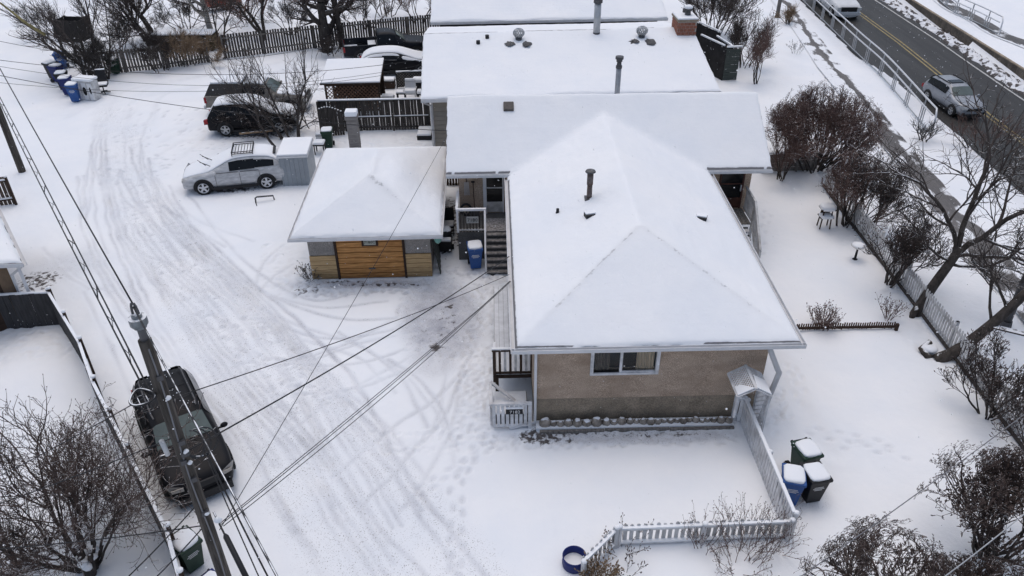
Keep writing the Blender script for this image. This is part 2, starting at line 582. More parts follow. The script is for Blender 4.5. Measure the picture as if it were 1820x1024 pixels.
def vnoise(x, y, seed=0):
    """cheap smooth value noise"""
    r = np.random.default_rng(seed)
    T = r.uniform(-1, 1, (64, 64))
    xi, yi = np.floor(x).astype(int), np.floor(y).astype(int)
    fx, fy = x - xi, y - yi
    fx, fy = fx * fx * (3 - 2 * fx), fy * fy * (3 - 2 * fy)
    a, b = T[xi % 64, yi % 64], T[(xi + 1) % 64, yi % 64]
    c, d = T[xi % 64, (yi + 1) % 64], T[(xi + 1) % 64, (yi + 1) % 64]
    return (a * (1 - fx) + b * fx) * (1 - fy) + (c * (1 - fx) + d * fx) * fy
def grid_mesh(name, X, Y, Z, m, parent=None, attrs=None, mask=None, smooth=True):
    """height sheet over a tensor grid (arrays shaped ny,nx)"""
    ny, nx = X.shape
    v = np.stack([X.ravel(), Y.ravel(), Z.ravel()], 1)
    if parent is not None:
        iv = np.array(parent.matrix_basis.inverted())
        v = v @ iv[:3, :3].T + iv[:3, 3]
    i = np.arange(ny * nx).reshape(ny, nx)
    q = np.stack([i[:-1, :-1], i[:-1, 1:], i[1:, 1:], i[1:, :-1]], -1).reshape(-1, 4)
    if mask is not None:
        q = q[mask.ravel()]
    me = bpy.data.meshes.new(name)
    me.vertices.add(len(v))
    me.vertices.foreach_set('co', v.astype(np.float32).ravel())
    me.loops.add(q.size)
    me.loops.foreach_set('vertex_index', q.astype(np.int32).ravel())
    me.polygons.add(len(q))
    me.polygons.foreach_set('loop_start', np.arange(0, q.size, 4, dtype=np.int32))
    me.polygons.foreach_set('loop_total', np.full(len(q), 4, np.int32))
    me.polygons.foreach_set('use_smooth', np.full(len(q), smooth))
    me.materials.append(m)
    for k, a in (attrs or {}).items():
        at = me.attributes.new(k, 'FLOAT', 'POINT')
        at.data.foreach_set('value', a.astype(np.float32).ravel())
    me.update()
    me.validate()
    o = bpy.data.objects.new(name, me)
    COL.objects.link(o)
    if parent is not None:
        o.parent = parent
    return o
def seg_dist(px, py, poly):
    """distance of points to a polyline, and the arc position of the nearest point"""
    best = np.full(px.shape, 1e9)
    for (x0, y0), (x1, y1) in zip(poly[:-1], poly[1:]):
        dx, dy = x1 - x0, y1 - y0
        L = dx * dx + dy * dy + 1e-9
        t = np.clip(((px - x0) * dx + (py - y0) * dy) / L, 0, 1)
        best = np.minimum(best, np.hypot(px - x0 - t * dx, py - y0 - t * dy))
    return best
def inside(px, py, poly):
    r = np.zeros(px.shape, bool)
    k = len(poly)
    for i in range(k):
        x0, y0 = poly[i]
        x1, y1 = poly[(i + 1) % k]
        c = (y0 > py) != (y1 > py)
        with np.errstate(divide='ignore', invalid='ignore'):
            r ^= c & (px < (x1 - x0) * (py - y0) / (y1 - y0 + 1e-12) + x0)
    return r
def smooth_line(pts, k=6):
    """Catmull-Rom through plan points"""
    p = np.asarray(pts, float)
    if len(p) < 3:
        return p
    q = np.vstack([2 * p[0] - p[1], p, 2 * p[-1] - p[-2]])
    out = []
    for i in range(1, len(q) - 2):
        for t in np.linspace(0, 1, k, endpoint=False):
            out.append(0.5 * (2 * q[i] + (q[i + 1] - q[i - 1]) * t + (2 * q[i - 1] - 5 * q[i] + 4 * q[i + 1] - q[i + 2]) * t * t
                              + (3 * q[i] - q[i - 1] - 3 * q[i + 1] + q[i + 2]) * t ** 3))
    out.append(p[-1])
    return np.array(out)
def gl(*px):
    """ground polyline from surveyed points"""
    return [tuple(site(x, y)[:2]) for x, y in px]

# ------------------------------------------------------------------ ground: one sheet to the horizon
ROAD_L = [(22.2, 95), (23.0, 63.7), (22.15, 49.7), (22.75, 45.1), (22.5, 37.2), (22.1, 28), (21.6, 12), (21.0, -20)]
def road_left(y):
    p = np.array(ROAD_L)[::-1]
    return np.interp(y, p[:, 1], p[:, 0])
def barrier_x(y):
    return 29.75 + (y - 44.2) * (30.3 - 29.75) / (62.4 - 44.2)
def axis(segs):
    out = []
    for a, b, d in segs:
        out.append(np.arange(a, b, d))
    return np.concatenate(out + [[segs[-1][1]]])
gx = axis([(-900, -120, 60), (-120, -45, 5), (-45, -24, 0.6), (-24, 9, 0.062), (9, 15, 0.085), (15, 24, 0.16), (24, 36, 0.4), (36, 120, 5), (120, 900, 60)])
gy = axis([(-300, -30, 30), (-30, 4, 2), (4, 7, 0.3), (7, 37, 0.062), (37, 62, 0.25), (62, 110, 2), (110, 1400, 60)])
GX, GY = np.meshgrid(gx, gy)
GZ = 0.035 * vnoise(GX / 3.1, GY / 3.1, 1) + 0.016 * vnoise(GX / 0.9, GY / 0.9, 2) + 0.005 * vnoise(GX / 0.22, GY / 0.22, 3)
GD = np.zeros_like(GX)
GB = np.zeros_like(GX)
GG = np.zeros_like(GX)
def sub(poly, pad):
    p = np.asarray(poly)
    i0, i1 = np.searchsorted(gy, p[:, 1].min() - pad), np.searchsorted(gy, p[:, 1].max() + pad)
    j0, j1 = np.searchsorted(gx, p[:, 0].min() - pad), np.searchsorted(gx, p[:, 0].max() + pad)
    return np.s_[i0:i1, j0:j1]
def carve(poly, wd, depth, berm, dirt_shade, curve=True):
    p = smooth_line(poly) if curve else np.asarray(poly)
    s = sub(p, 4 * wd + 0.2)
    x, y = GX[s], GY[s]
    if x.size == 0:
        return
    x = x + 0.07 * vnoise(x / 0.8, y / 0.8, 8)
    d = seg_dist(x, y, p)
    lump = 0.65 + 0.5 * vnoise(x / 0.7, y / 0.7, 9)
    GZ[s] += -depth * lump * np.exp(-(d / wd) ** 2) + berm * lump * np.exp(-((d - 1.7 * wd) / (0.65 * wd)) ** 2)
    GD[s] = np.maximum(GD[s], dirt_shade * np.exp(-(d / (wd * 1.15)) ** 2) * np.clip(0.75 + 0.5 * vnoise(x / 1.3, y / 1.3, 10), 0.2, 1.2))
def dent(x0, y0, r, depth, dirt_shade, ang=0.0, el=1.6):
    s = sub([(x0, y0)], 3 * r * el)
    x, y = GX[s] - x0, GY[s] - y0
    u = (x * math.cos(ang) + y * math.sin(ang)) / el
    v = -x * math.sin(ang) + y * math.cos(ang)
    g = np.exp(-((u * u + v * v) / (r * r)) ** 2)
    GZ[s] += -depth * g + 0.22 * depth * np.exp(-((np.sqrt(u * u + v * v) - 1.5 * r) / (0.5 * r)) ** 2)
    GD[s] = np.maximum(GD[s], dirt_shade * g)
def blob(px, rx, ry, arr, amt, ang=0.0, sharp=2.0):
    x0, y0 = site(*px)[:2]
    s = sub([(x0, y0)], 2.5 * max(rx, ry))
    x, y = GX[s] - x0, GY[s] - y0
    u = (x * math.cos(ang) + y * math.sin(ang)) / rx
    v = (-x * math.sin(ang) + y * math.cos(ang)) / ry
    arr[s] = np.maximum(arr[s], amt * np.exp(-(u * u + v * v) ** sharp)) if amt > 0 else arr[s]
def mound(px, r, h):
    x0, y0 = site(*px)[:2]
    s = sub([(x0, y0)], 3 * r)
    GZ[s] += h * np.exp(-((GX[s] - x0) ** 2 + (GY[s] - y0) ** 2) / (r * r))

# wheel lanes of the alley (wide, gritty) and the crisp edges left by single tyres
for pts in ([(900, 1090), (780, 940), (700, 850), (610, 735), (520, 630), (440, 545), (380, 480), (330, 425), (270, 350), (235, 290), (225, 230)],
            [(760, 1090), (660, 960), (590, 860), (520, 760), (450, 660), (390, 570), (330, 480), (280, 410), (235, 330), (205, 260), (190, 200)],
            [(640, 1090), (570, 960), (510, 860), (440, 735), (380, 640), (320, 540), (265, 440), (225, 370), (190, 290)]):
    carve(gl(*pts), 0.42, 0.02, 0.0, 0.06)
    p_ = smooth_line(gl(*pts))
    s_ = sub(p_, 2.2)
    GG[s_] = np.maximum(GG[s_], np.exp(-(seg_dist(GX[s_], GY[s_], p_) / 0.7) ** 2))
for pts, a in (([(890, 1060), (800, 945), (735, 860), (690, 790), (640, 735), (600, 700)], 1.0),
               ([(700, 800), (655, 715), (600, 640), (540, 580), (470, 520), (410, 465), (350, 410), (290, 365)], 1.0),
               ([(835, 1060), (770, 950), (730, 890), (705, 850)], 0.7),
               ([(690, 1060), (640, 980), (600, 925), (580, 880), (560, 825), (530, 780)], 0.8),
               ([(560, 990), (520, 930), (480, 850), (455, 810), (430, 770)], 0.8),
               ([(700, 1000), (590, 840), (520, 740), (460, 660), (400, 570), (340, 490), (275, 400), (230, 340), (212, 300)], 0.7),
               ([(575, 770), (530, 700), (470, 620), (420, 560), (360, 505), (300, 470), (260, 455), (240, 440)], 0.7),
               ([(455, 545), (520, 575), (600, 600), (680, 640), (740, 690), (790, 760), (812, 830)], 0.5),
               ([(470, 590), (560, 610), (640, 640), (700, 700)], 0.45),
               ([(420, 500), (350, 450), (300, 410), (285, 370), (270, 310), (265, 280)], 0.8),
               ([(400, 440), (320, 390), (262, 340), (250, 290), (252, 250), (270, 200)], 0.6),
               ([(330, 440), (250, 380), (215, 345), (210, 300)], 0.5),
               ([(460, 760), (400, 700), (360, 640), (310, 560), (260, 470), (215, 400), (180, 330), (160, 270)], 0.6),
               ([(245, 720), (215, 660), (185, 590), (165, 560), (150, 520)], 0.55),
               ([(290, 700), (240, 620), (200, 540), (175, 480), (150, 420)], 0.35),
               ([(600, 1060), (520, 945), (470, 860)], 0.6)):
    carve(gl(*pts), 0.062, 0.05 * a, 0.022 * a, 1.15 * a)  # groove shade painted in together with dirty, packed snow
# many fainter tyre lines follow the alley, and fan out towards the garage
LE = smooth_line(gl((480, 1080), (360, 830), (250, 690), (170, 540), (135, 420), (135, 300), (150, 220)), 8)
RE = smooth_line(gl((890, 1070), (700, 830), (600, 690), (470, 540), (350, 430), (275, 330), (240, 230)), 8)
r1 = np.random.default_rng(21)
for k in range(28):
    t0, t1 = r1.uniform(0.05, 0.98), 0
    t1 = np.clip(t0 + r1.normal(0, 0.18), 0.03, 1.0)
    a0, a1 = sorted(r1.uniform(0, 1, 2))
    a1 = min(1, max(a1, a0 + 0.35))
    idx = np.linspace(a0, a1, 12) * (len(LE) - 1)
    q = []
    for j, i in enumerate(idx):
        t = t0 + (t1 - t0) * j / 11
        i0 = int(min(i, len(LE) - 1))
        q.append(LE[i0] * (1 - t) + RE[i0] * t)
    a = r1.uniform(0.45, 1.15)
    carve(q, 0.052, 0.035 * a, 0.02 * a, 0.85 * a)
    if k % 2 == 0:
        carve([p + A(0.22, 0.06) for p in q], 0.055, 0.035 * a, 0.015 * a, 0.8 * a)
for pts, a in (([(300, 330), (360, 430), (470, 520), (600, 565), (720, 565)], 0.7), ([(330, 410), (430, 500), (560, 545), (690, 535)], 0.55),
               ([(500, 780), (610, 700), (720, 640), (790, 560)], 0.5), ([(590, 850), (700, 760), (800, 690), (850, 610)], 0.6),
               ([(470, 640), (600, 650), (720, 620), (800, 550)], 0.55), ([(560, 640), (640, 610), (740, 590)], 0.5),
               ([(690, 640), (760, 690), (800, 760), (815, 800)], 0.8), ([(600, 590), (700, 660), (760, 760)], 0.6), ([(770, 760), (790, 700), (800, 640)], 0.5),
               ([(380, 480), (470, 560), (570, 600), (680, 590), (760, 560)], 0.7), ([(420, 620), (520, 640), (640, 600), (740, 540)], 0.6),
               ([(640, 900), (720, 820), (790, 740), (830, 660)], 0.7), ([(540, 700), (640, 690), (740, 650), (800, 600)], 0.7), ([(330, 340), (420, 450), (540, 530), (640, 520)], 0.6),
               ([(720, 900), (770, 830), (805, 760), (820, 690)], 0.6), ([(450, 560), (560, 650), (690, 760), (760, 850)], 0.6), ([(260, 300), (330, 380), (450, 430)], 0.5),
               ([(520, 470), (480, 500), (440, 560)], 0.4), ([(505, 435), (470, 470), (455, 520)], 0.4), ([(100, 460), (150, 500), (200, 520)], 0.5), ([(75, 440), (110, 485), (160, 515)], 0.5)):
    carve(gl(*pts), 0.065, 0.04 * a, 0.02 * a, 1.2 * a)
# wind ripples in the untouched yards
yard = ((GX > 1.0) & (GY < 15.5)) | (GX > 8.2) | (GX < -14)
GZ += np.where(yard, 0.011 * vnoise((GX + 0.5 * GY) / 0.55, (GY - 0.5 * GX) / 2.2, 61) + 0.012 * vnoise(GX / 1.4, GY / 1.4, 62), 0)
# tracks turning in towards the upper parking and across the top of the alley
for pts, a in (([(225, 230), (240, 180), (300, 165), (380, 150), (470, 132), (560, 118), (640, 112), (700, 108)], 0.8),
               ([(190, 210), (215, 165), (300, 145), (400, 128), (520, 108), (620, 103)], 0.7),
               ([(160, 240), (190, 190), (250, 170), (330, 160)], 0.5),
               ([(120, 210), (160, 190), (240, 188), (330, 180), (375, 178)], 0.5),
               ([(60, 215), (110, 200), (170, 185)], 0.4),
               ([(255, 300), (300, 265), (330, 250), (380, 245)], 0.45),
               ([(240, 260), (290, 235), (360, 222)], 0.4),
               ([(70, 105), (60, 140), (80, 175), (130, 200)], 0.4)):
    carve(gl(*pts), 0.16, 0.05 * a, 0.03 * a, 0.40 * a)
    carve([(x + 1.2, y + 0.5) for x, y in gl(*pts)], 0.14, 0.045 * a, 0.025 * a, 0.35 * a)
# snow ploughed to the alley edge along the fence
for pts in ([(470, 1080), (420, 960), (440, 900)], [(235, 690), (200, 610), (160, 540), (125, 480)]):
    carve(gl(*pts), 0.35, -0.05, 0, 0)
# yard mound left of the fence, drive patch of thin grey snow, gravel strip and path by the house
mound((60, 660), 2.3, 0.25)
blob((785, 565), 1.4, 2.4, GD, 1.5, 0.15, 3)
blob((775, 630), 0.9, 1.2, GD, 0.85)
blob((788, 535), 0.7, 0.9, GD, 1.7)
blob((782, 590), 0.6, 1.2, GD, 1.65)
blob((782, 580), 1.0, 1.8, GB, 0.34)
for q in ((1402, 888), (1440, 884), (1422, 845), (845, 474), (343, 1005)):  # contact shade of the bins, painted into the trodden snow round their bases
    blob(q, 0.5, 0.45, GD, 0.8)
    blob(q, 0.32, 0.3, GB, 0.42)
blob((775, 618), 0.25, 0.35, GB, 0.72, sharp=1)
blob((800, 545), 0.35, 0.2, GB, 0.66, sharp=1)
blob((660, 505), 2.9, 0.30, GD, 1.3)
blob((600, 500), 1.2, 0.12, GB, 0.5)
blob((660, 505), 2.6, 0.15, GB, 0.50)
blob((545, 515), 0.7, 0.4, GB, 0.45)
blob((835, 400), 0.9, 2.6, GB, 0.62)
blob((795, 400), 0.5, 3.0, GB, 0.58)
blob((1120, 776), 2.9, 0.35, GD, 1.0, sharp=4)
blob((960, 775), 0.8, 0.42, GB, 0.62, sharp=2)
blob((1000, 772), 0.9, 0.3, GB, 0.55, sharp=2)
blob((1140, 772), 2.2, 0.22, GB, 0.42, sharp=3)
blob((890, 470), 0.6, 0.6, GB, 0.4)
blob((70, 500), 1.0, 0.9, GB, 0.55)
blob((120, 470), 1.5, 1.2, GD, 0.5)
r2 = np.random.default_rng(5)
def prints(poly, n, r=0.075, depth=0.032, dirt_shade=0.3):
    n = int(n * 1.5)
    p = np.array(poly)
    k = 0
    while k < n:
        q = (r2.uniform(p[:, 0].min(), p[:, 0].max()), r2.uniform(p[:, 1].min(), p[:, 1].max()))
        if inside(np.array([q[0]]), np.array([q[1]]), [tuple(t) for t in p])[0]:
            x, y = site(*q)[:2]
            dent(x, y, r * r2.uniform(0.7, 1.3), depth * r2.uniform(0.5, 1.2), dirt_shade * r2.uniform(0.3, 1.2), r2.uniform(0, 3.1), r2.uniform(1.2, 2.2))
            k += 1
prints([(840, 500), (895, 500), (885, 690), (865, 780), (800, 780), (820, 640)], 330, 0.06, 0.026, dirt_shade=0.45)
prints([(740, 480), (880, 480), (860, 540), (830, 640), (730, 640), (700, 540)], 150, dirt_shade=0.9)
prints([(770, 470), (860, 470), (900, 490), (900, 530), (780, 530)], 120, 0.06, 0.026, dirt_shade=0.6)
prints([(540, 498), (770, 495), (770, 520), (520, 530)], 120, dirt_shade=0.7)
prints([(465, 435), (540, 440), (560, 520), (510, 540), (460, 500)], 70, dirt_shade=0.12)
prints([(860, 770), (1310, 765), (1310, 790), (860, 800)], 170, 0.06, 0.025, dirt_shade=0.5)
prints([(1362, 690), (1392, 690), (1396, 745), (1352, 765)], 45, 0.06, 0.025, 0.35)
prints([(650, 760), (880, 760), (880, 800), (690, 810)], 60, dirt_shade=0.1)
prints([(0, 570), (100, 590), (140, 640), (0, 660)], 120, 0.09, 0.02, 0.10)
prints([(180, 190), (500, 195), (400, 300), (170, 330)], 150, 0.08, 0.04, 0.6)
prints([(150, 230), (330, 400), (480, 560), (600, 720), (520, 760), (280, 480)], 170, 0.07, 0.04, 0.7)
prints([(1560, 480), (1640, 560), (1720, 690), (1600, 600)], 30, 0.15, 0.02, 0.1)
prints([(560, 230), (760, 240), (760, 258), (600, 262)], 50, 0.10, 0.03, 0.12)
def trail(pts, n, r=0.11, dirt_shade=0.35, side=0.12):
    p = smooth_line(gl(*pts))
    for i in range(n):
        t = i / n * (len(p) - 1)
        k = int(t)
        c = p[k] + (p[min(k + 1, len(p) - 1)] - p[k]) * (t - k)
        d = unit(p[min(k + 1, len(p) - 1)] - p[k])
        c = c + A(-d[1], d[0]) * side * (1 if i % 2 else -1) + r2.normal(0, 0.03, 2)
        dent(c[0], c[1], r * 0.75, 0.035, dirt_shade, math.atan2(d[1], d[0]), 1.7)
trail([(850, 800), (815, 860), (812, 930), (812, 1000), (800, 1060)], 20, dirt_shade=0.6)
trail([(880, 790), (800, 840), (730, 885)], 12, dirt_shade=0.4)
trail([(1440, 765), (1490, 775), (1540, 785), (1600, 800)], 9, 0.11, 0.4, 0.16)
trail([(1500, 790), (1570, 800), (1640, 815)], 5, 0.11, 0.35, 0.16)
trail([(1345, 470), (1352, 430), (1360, 395), (1365, 370)], 12, 0.11, 0.3)
trail([(1345, 800), (1420, 700), (1400, 640)], 14, 0.11, 0.15)
# faint old ruts in the back yard and by the fence
carve(gl((1385, 640), (1420, 720), (1480, 800)), 0.3, 0.05, 0.03, 0.12)
carve(gl((760, 400), (690, 400)), 0.2, 0.02, 0.01, 0.1)
# melted, trodden snow under and beside the cars
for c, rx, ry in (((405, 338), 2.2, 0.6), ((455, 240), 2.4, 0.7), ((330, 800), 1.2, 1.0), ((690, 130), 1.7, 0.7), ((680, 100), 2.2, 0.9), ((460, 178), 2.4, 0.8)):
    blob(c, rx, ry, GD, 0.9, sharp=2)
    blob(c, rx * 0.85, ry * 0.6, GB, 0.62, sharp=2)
# the road bed lies a kerb lower; the far side of the road is held up by a low wall
rl = road_left(GY)
bx = barrier_x(GY)
onroad = (GX > rl - 0.05) & (GX < bx + 0.05)
GZ = np.where(onroad, -0.10, GZ)
GZ = np.where(GX >= bx + 0.05, 0.55 + 0.25 * GZ, GZ)
edge = np.exp(-((GX - rl + 0.5) / 0.5) ** 2)
GD = np.maximum(GD, np.where(GX < rl, 0.35 * edge, 0))
GZ = np.where((np.abs(GX) > 60) | (GY > 75) | (GY < 3), np.where(GX >= bx, 0.55, np.where(onroad, -0.10, 0.0)), GZ)
ground = grid_mesh('ground', GX, GY, GZ, SNOW_GROUND, None, {'dirt_shade': GD, 'bare': GB, 'grit': np.maximum(GG, np.clip(GD, 0, 1) * 0.8)})
tag(ground, 'snow covered ground with tyre tracks', kind='structure')

# ------------------------------------------------------------------ road, lines, snow bank, walkway
def strip(name, left, right, z, m, kind='structure', label=None, attrs=None, nz=None, n=14):
    L, R = np.asarray(left, float), np.asarray(right, float)
    t = np.linspace(0, 1, n)
    X = L[:, None, 0] * (1 - t) + R[:, None, 0] * t
    Y = L[:, None, 1] * (1 - t) + R[:, None, 1] * t
    Z = np.full_like(X, z) if nz is None else nz(X, Y, np.broadcast_to(t, X.shape))
    at = {k: f(X, Y, np.broadcast_to(t, X.shape)) for k, f in (attrs or {}).items()}
    o = grid_mesh(name, X, Y, Z, m, None, at)
    return tag(o, label, kind=kind)
ys = np.concatenate([np.arange(95, 64, -4), np.arange(64, 12, -0.5), np.arange(12, -21, -4)])
rlx = np.array([road_left(y) for y in ys])
strip('road', np.stack([rlx - 0.15, ys], 1), np.stack([barrier_x(ys) - 0.02, ys], 1), 0.0, ASPHALT, label='wet dark asphalt road')
def line_strip(name, xs, wd, m, label):
    x = np.array([np.interp(y, *np.array(sorted(xs)).T) for y in ys])
    return strip(name, np.stack([x - wd / 2, ys], 1), np.stack([x + wd / 2, ys], 1), 0.006, m, label=label, n=2)
yl = [(-20, 24.3), (12, 24.5), (39.2, 25.2), (46.3, 25.65), (52.2, 25.95), (59.6, 26.05), (95, 26.2)]
line_strip('centre_line', [(y, x - 0.14) for y, x in yl], 0.11, YELLOW, 'left strand of the double yellow centre line')
line_strip('centre_line', [(y, x + 0.14) for y, x in yl], 0.11, YELLOW, 'right strand of the double yellow centre line')
line_strip('edge_line', [(-20, 27.2), (43.2, 28.3), (47.1, 28.4), (52.5, 28.62), (95, 29.0)], 0.12, WLINE, 'pale line along the right edge of the road')
sl = np.array([np.interp(y, [-20, 43.4, 47.8, 53.9, 59.6, 95], [28.0, 28.5, 28.8, 29.1, 29.15, 29.3]) for y in ys])
yb = np.arange(95, 10, -0.16)
slb = np.array([np.interp(y, [-20, 43.4, 47.8, 53.9, 59.6, 95], [28.0, 28.55, 28.85, 29.1, 29.15, 29.3]) for y in yb]) + 0.15 * vnoise(yb / 0.9, yb * 0, 21)
def bank(X, Y, t):
    return (0.008 + 0.9 * np.clip(np.sin(t * math.pi) ** 0.7, 0, 1) * (0.12 + 0.16 * (0.5 + 0.5 * vnoise(X / 0.35, Y / 0.35, 31)) + 0.12 * vnoise(X / 0.13, Y / 0.16, 32)))
strip('snow_bank', np.stack([slb, yb], 1), np.stack([barrier_x(yb) - 0.03, yb], 1), 0, SNOW_GROUND, 'stuff', 'dirty ploughed slush along the right side of the road',
      {'dirt_shade': lambda X, Y, t: 0.35 + 0.5 * np.clip(vnoise(X / 0.2, Y / 0.3, 33), 0, 1),
       'bare': lambda X, Y, t: 0.85 * np.clip(vnoise(X / 0.16, Y / 0.3, 34) + 0.28, 0, 1) + 0.3 * (1 - np.sin(t * math.pi))}, bank, 16)
yw = np.arange(72, 8, -0.4)
wr = np.array([np.interp(y, [-5, 26.1, 33.4, 40.6, 47.2, 58.8, 72], [17.0, 18.7, 19.2, 19.9, 20.4, 21.6, 22.4]) for y in yw])
wl = np.array([np.interp(y, [-5, 23.4, 30.5, 36.7, 47.2, 58.8, 72], [15.6, 17.1, 17.7, 18.1, 18.8, 20.2, 21.2]) for y in yw])
def walk_bare(X, Y, t):
    base = np.interp(Y, [10, 24, 31, 36, 39, 43, 50, 60, 72], [0.50, 0.52, 0.56, 0.50, 0.36, 0.30, 0.36, 0.36, 0.3])
    return base + 0.34 * np.exp(-((t - 0.60 - 0.08 * np.sin(Y / 3)) / 0.10) ** 2) * np.interp(Y, [30, 38], [0.4, 1]) - 0.25 * (np.abs(t - 0.5) > 0.46) + 0.20 * vnoise(X / 0.5, Y / 0.7, 41)
strip('walkway', np.stack([wl, yw], 1), np.stack([wr, yw], 1), 0, WALK, label='asphalt footpath half covered in snow',
      attrs={'bare': walk_bare}, nz=lambda X, Y, t: 0.07 + 0.0 * X, n=18)
px_ = [site(1650, -25, .55), site(1690, 12, .55), site(1735, 35, .55), site(1775, 60, .55), site(1820, 78, .55), site(1900, 110, .55)]
pc = smooth_line(np.array([p[:2] for p in px_]), 8)
pn = np.gradient(pc, axis=0)
pn = np.stack([-pn[:, 1], pn[:, 0]], 1) / np.linalg.norm(pn, axis=1, keepdims=True)
strip('far_path', pc - pn * 0.75, pc + pn * 0.75, 0.59, WALK, label='dark path curving away beyond the road',
      attrs={'bare': lambda X, Y, t: 0.60 - 0.3 * (np.abs(t - 0.5) > 0.42) + 0.15 * vnoise(X / 0.8, Y / 0.8, 43)})
rw = thing('retaining_wall', 'low dark concrete retaining wall along the far side of the road', 'wall', (barrier_x(50), 50, 0))
b = MB()
b.obox((barrier_x(20) + 0.11, 20, 0.24), (0.11, 0, 0), unit((barrier_x(95) - barrier_x(-20), 115, 0)) * 75, (0, 0, 0.36))
b.build('wall', mat('stained_concrete', (0.105, 0.09, 0.075), 0.9, 0.5, 1.2, 0.5, 20, fine=0.3, stretch=(1, 1, 0.4)), rw)
b = MB()
b.obox((barrier_x(20) + 0.11, 20, 0.625), (0.09, 0, 0), unit((barrier_x(95) - barrier_x(-20), 115, 0)) * 75, (0, 0, 0.025))
b.build('coping', CONC, rw)

# ------------------------------------------------------------------ buildings
def smin(a, b, k):
    h = np.clip(0.5 + 0.5 * (b - a) / k, 0, 1)
    return b * (1 - h) + a * h - k * h * (1 - h)
def smax(a, b, k):
    return -smin(-a, -b, k)
def text(parent, s, c, size, right, up, m=MARK, name='lettering'):
    """flat lettering centred on c, reading along 'right'"""
    cu = bpy.data.curves.new(name, 'FONT')
    cu.body = s
    cu.size = size
    cu.align_x = 'CENTER'
    cu.align_y = 'CENTER'
    cu.extrude = 0.004
    cu.resolution_u = 2
    cu.materials.append(m)
    o = bpy.data.objects.new(name, cu)
    COL.objects.link(o)
    root = parent
    while root.parent is not None:
        root = root.parent
    r, u = unit(right), unit(up)
    M4 = mw(c, r, u, np.cross(r, u))
    me = bpy.data.meshes.new_from_object(o.evaluated_get(bpy.context.evaluated_depsgraph_get()))
    bpy.data.objects.remove(o)
    o = bpy.data.objects.new(name, me)
    COL.objects.link(o)
    o.parent = parent
    o.matrix_basis = Matrix((np.array(root.matrix_basis.inverted()) @ M4).tolist())
    return o
class Frame:
    """a building's own axes: x along its front, y away from the viewer"""
    def __init__(self, o, x):
        self.o = np.array([o[0], o[1], 0.0])
        self.x = unit((x[0], x[1], 0))
        self.y = A(-self.x[1], self.x[0], 0)
    def __call__(self, u, v, z=0.0):
        return self.o + self.x * u + self.y * v + A(0, 0, z)
    def box(self, b, u0, u1, v0, v1, z0, z1, mi=0):
        return b.obox(self((u0 + u1) / 2, (v0 + v1) / 2, (z0 + z1) / 2), self.x * (u1 - u0) / 2, self.y * (v1 - v0) / 2, A(0, 0, (z1 - z0) / 2), mi)
    def piece(self, name, m, parent, u0, u1, v0, v1, z0, z1):
        return piece(name, m, parent, self((u0 + u1) / 2, (v0 + v1) / 2, (z0 + z1) / 2), self.x * (u1 - u0) / 2, self.y * (v1 - v0) / 2, A(0, 0, (z1 - z0) / 2))
def gutter(b, p0, p1, out, w=0.11, h=0.11):
    """open eaves trough: back, floor and outer lip"""
    p0, p1, out = np.asarray(p0, float), np.asarray(p1, float), unit(out)
    b.beam(p0 + out * w - A(0, 0, h / 2), p1 + out * w - A(0, 0, h / 2), 0.014, h)
    b.beam(p0 + out * w / 2 - A(0, 0, h), p1 + out * w / 2 - A(0, 0, h), w, 0.014)
    b.beam(p0 + out * 0.008 - A(0, 0, h / 2), p1 + out * 0.008 - A(0, 0, h / 2), 0.014, h * 0.96)
def roof_snow(parent, fr, us, vs, zf, th, mask=None, edge=None, thin=None, seed=3):
    U, V = np.meshgrid(us, vs)
    d = np.minimum.reduce([U - us[0], us[-1] - U, V - vs[0], vs[-1] - V]) if edge is None else edge(U, V)
    t = th * (0.12 + 0.88 * (1 - np.exp(-np.clip(d, 0, None) / 0.045)))
    Z = zf(U, V) + t + 0.010 * vnoise(U / 0.9, V / 0.9, seed) * (d > 0.05) + 0.006 * vnoise(U / 0.33, V / 0.33, seed + 1) * (d > 0.05)
    ew = 0.022 * vnoise(U / 0.27, V / 0.27, seed + 5) + 0.012 * vnoise(U / 0.09, V / 0.09, seed + 6)
    Ue = U + np.where(U < us[0] + 1e-3, -ew, 0) + np.where(U > us[-1] - 1e-3, ew, 0)
    Ve = V + np.where(V < vs[0] + 1e-3, -ew, 0)
    Z = Z + 0.022 * vnoise(U / 2.3, V / 2.3, seed + 7) * (d > 0.05) + 0.009 * vnoise(U / 0.16, V / 0.5, seed + 8) * (d > 0.05)
    P = fr(0, 0)[None, None] + Ue[..., None] * fr.x + Ve[..., None] * fr.y
    tn = thin(U, V) if thin is not None else np.zeros_like(U)
    mk = None
    if mask is not None:
        uc, vc = np.meshgrid((us[1:] + us[:-1]) / 2, (vs[1:] + vs[:-1]) / 2)
        mk = mask(uc, vc)
    o = grid_mesh('roof_snow', P[..., 0], P[..., 1], Z, SNOW_ROOF, parent, {'thin': tn}, mk)
    return o
def lin(a, b, d, *must):
    s = np.linspace(a, b, max(2, int(round((b - a) / d)) + 1))
    s = np.unique(np.round(np.concatenate([s, [a + 0.02, a + 0.05, a + 0.1, b - 0.02, b - 0.05, b - 0.1], must]), 4))
    return s

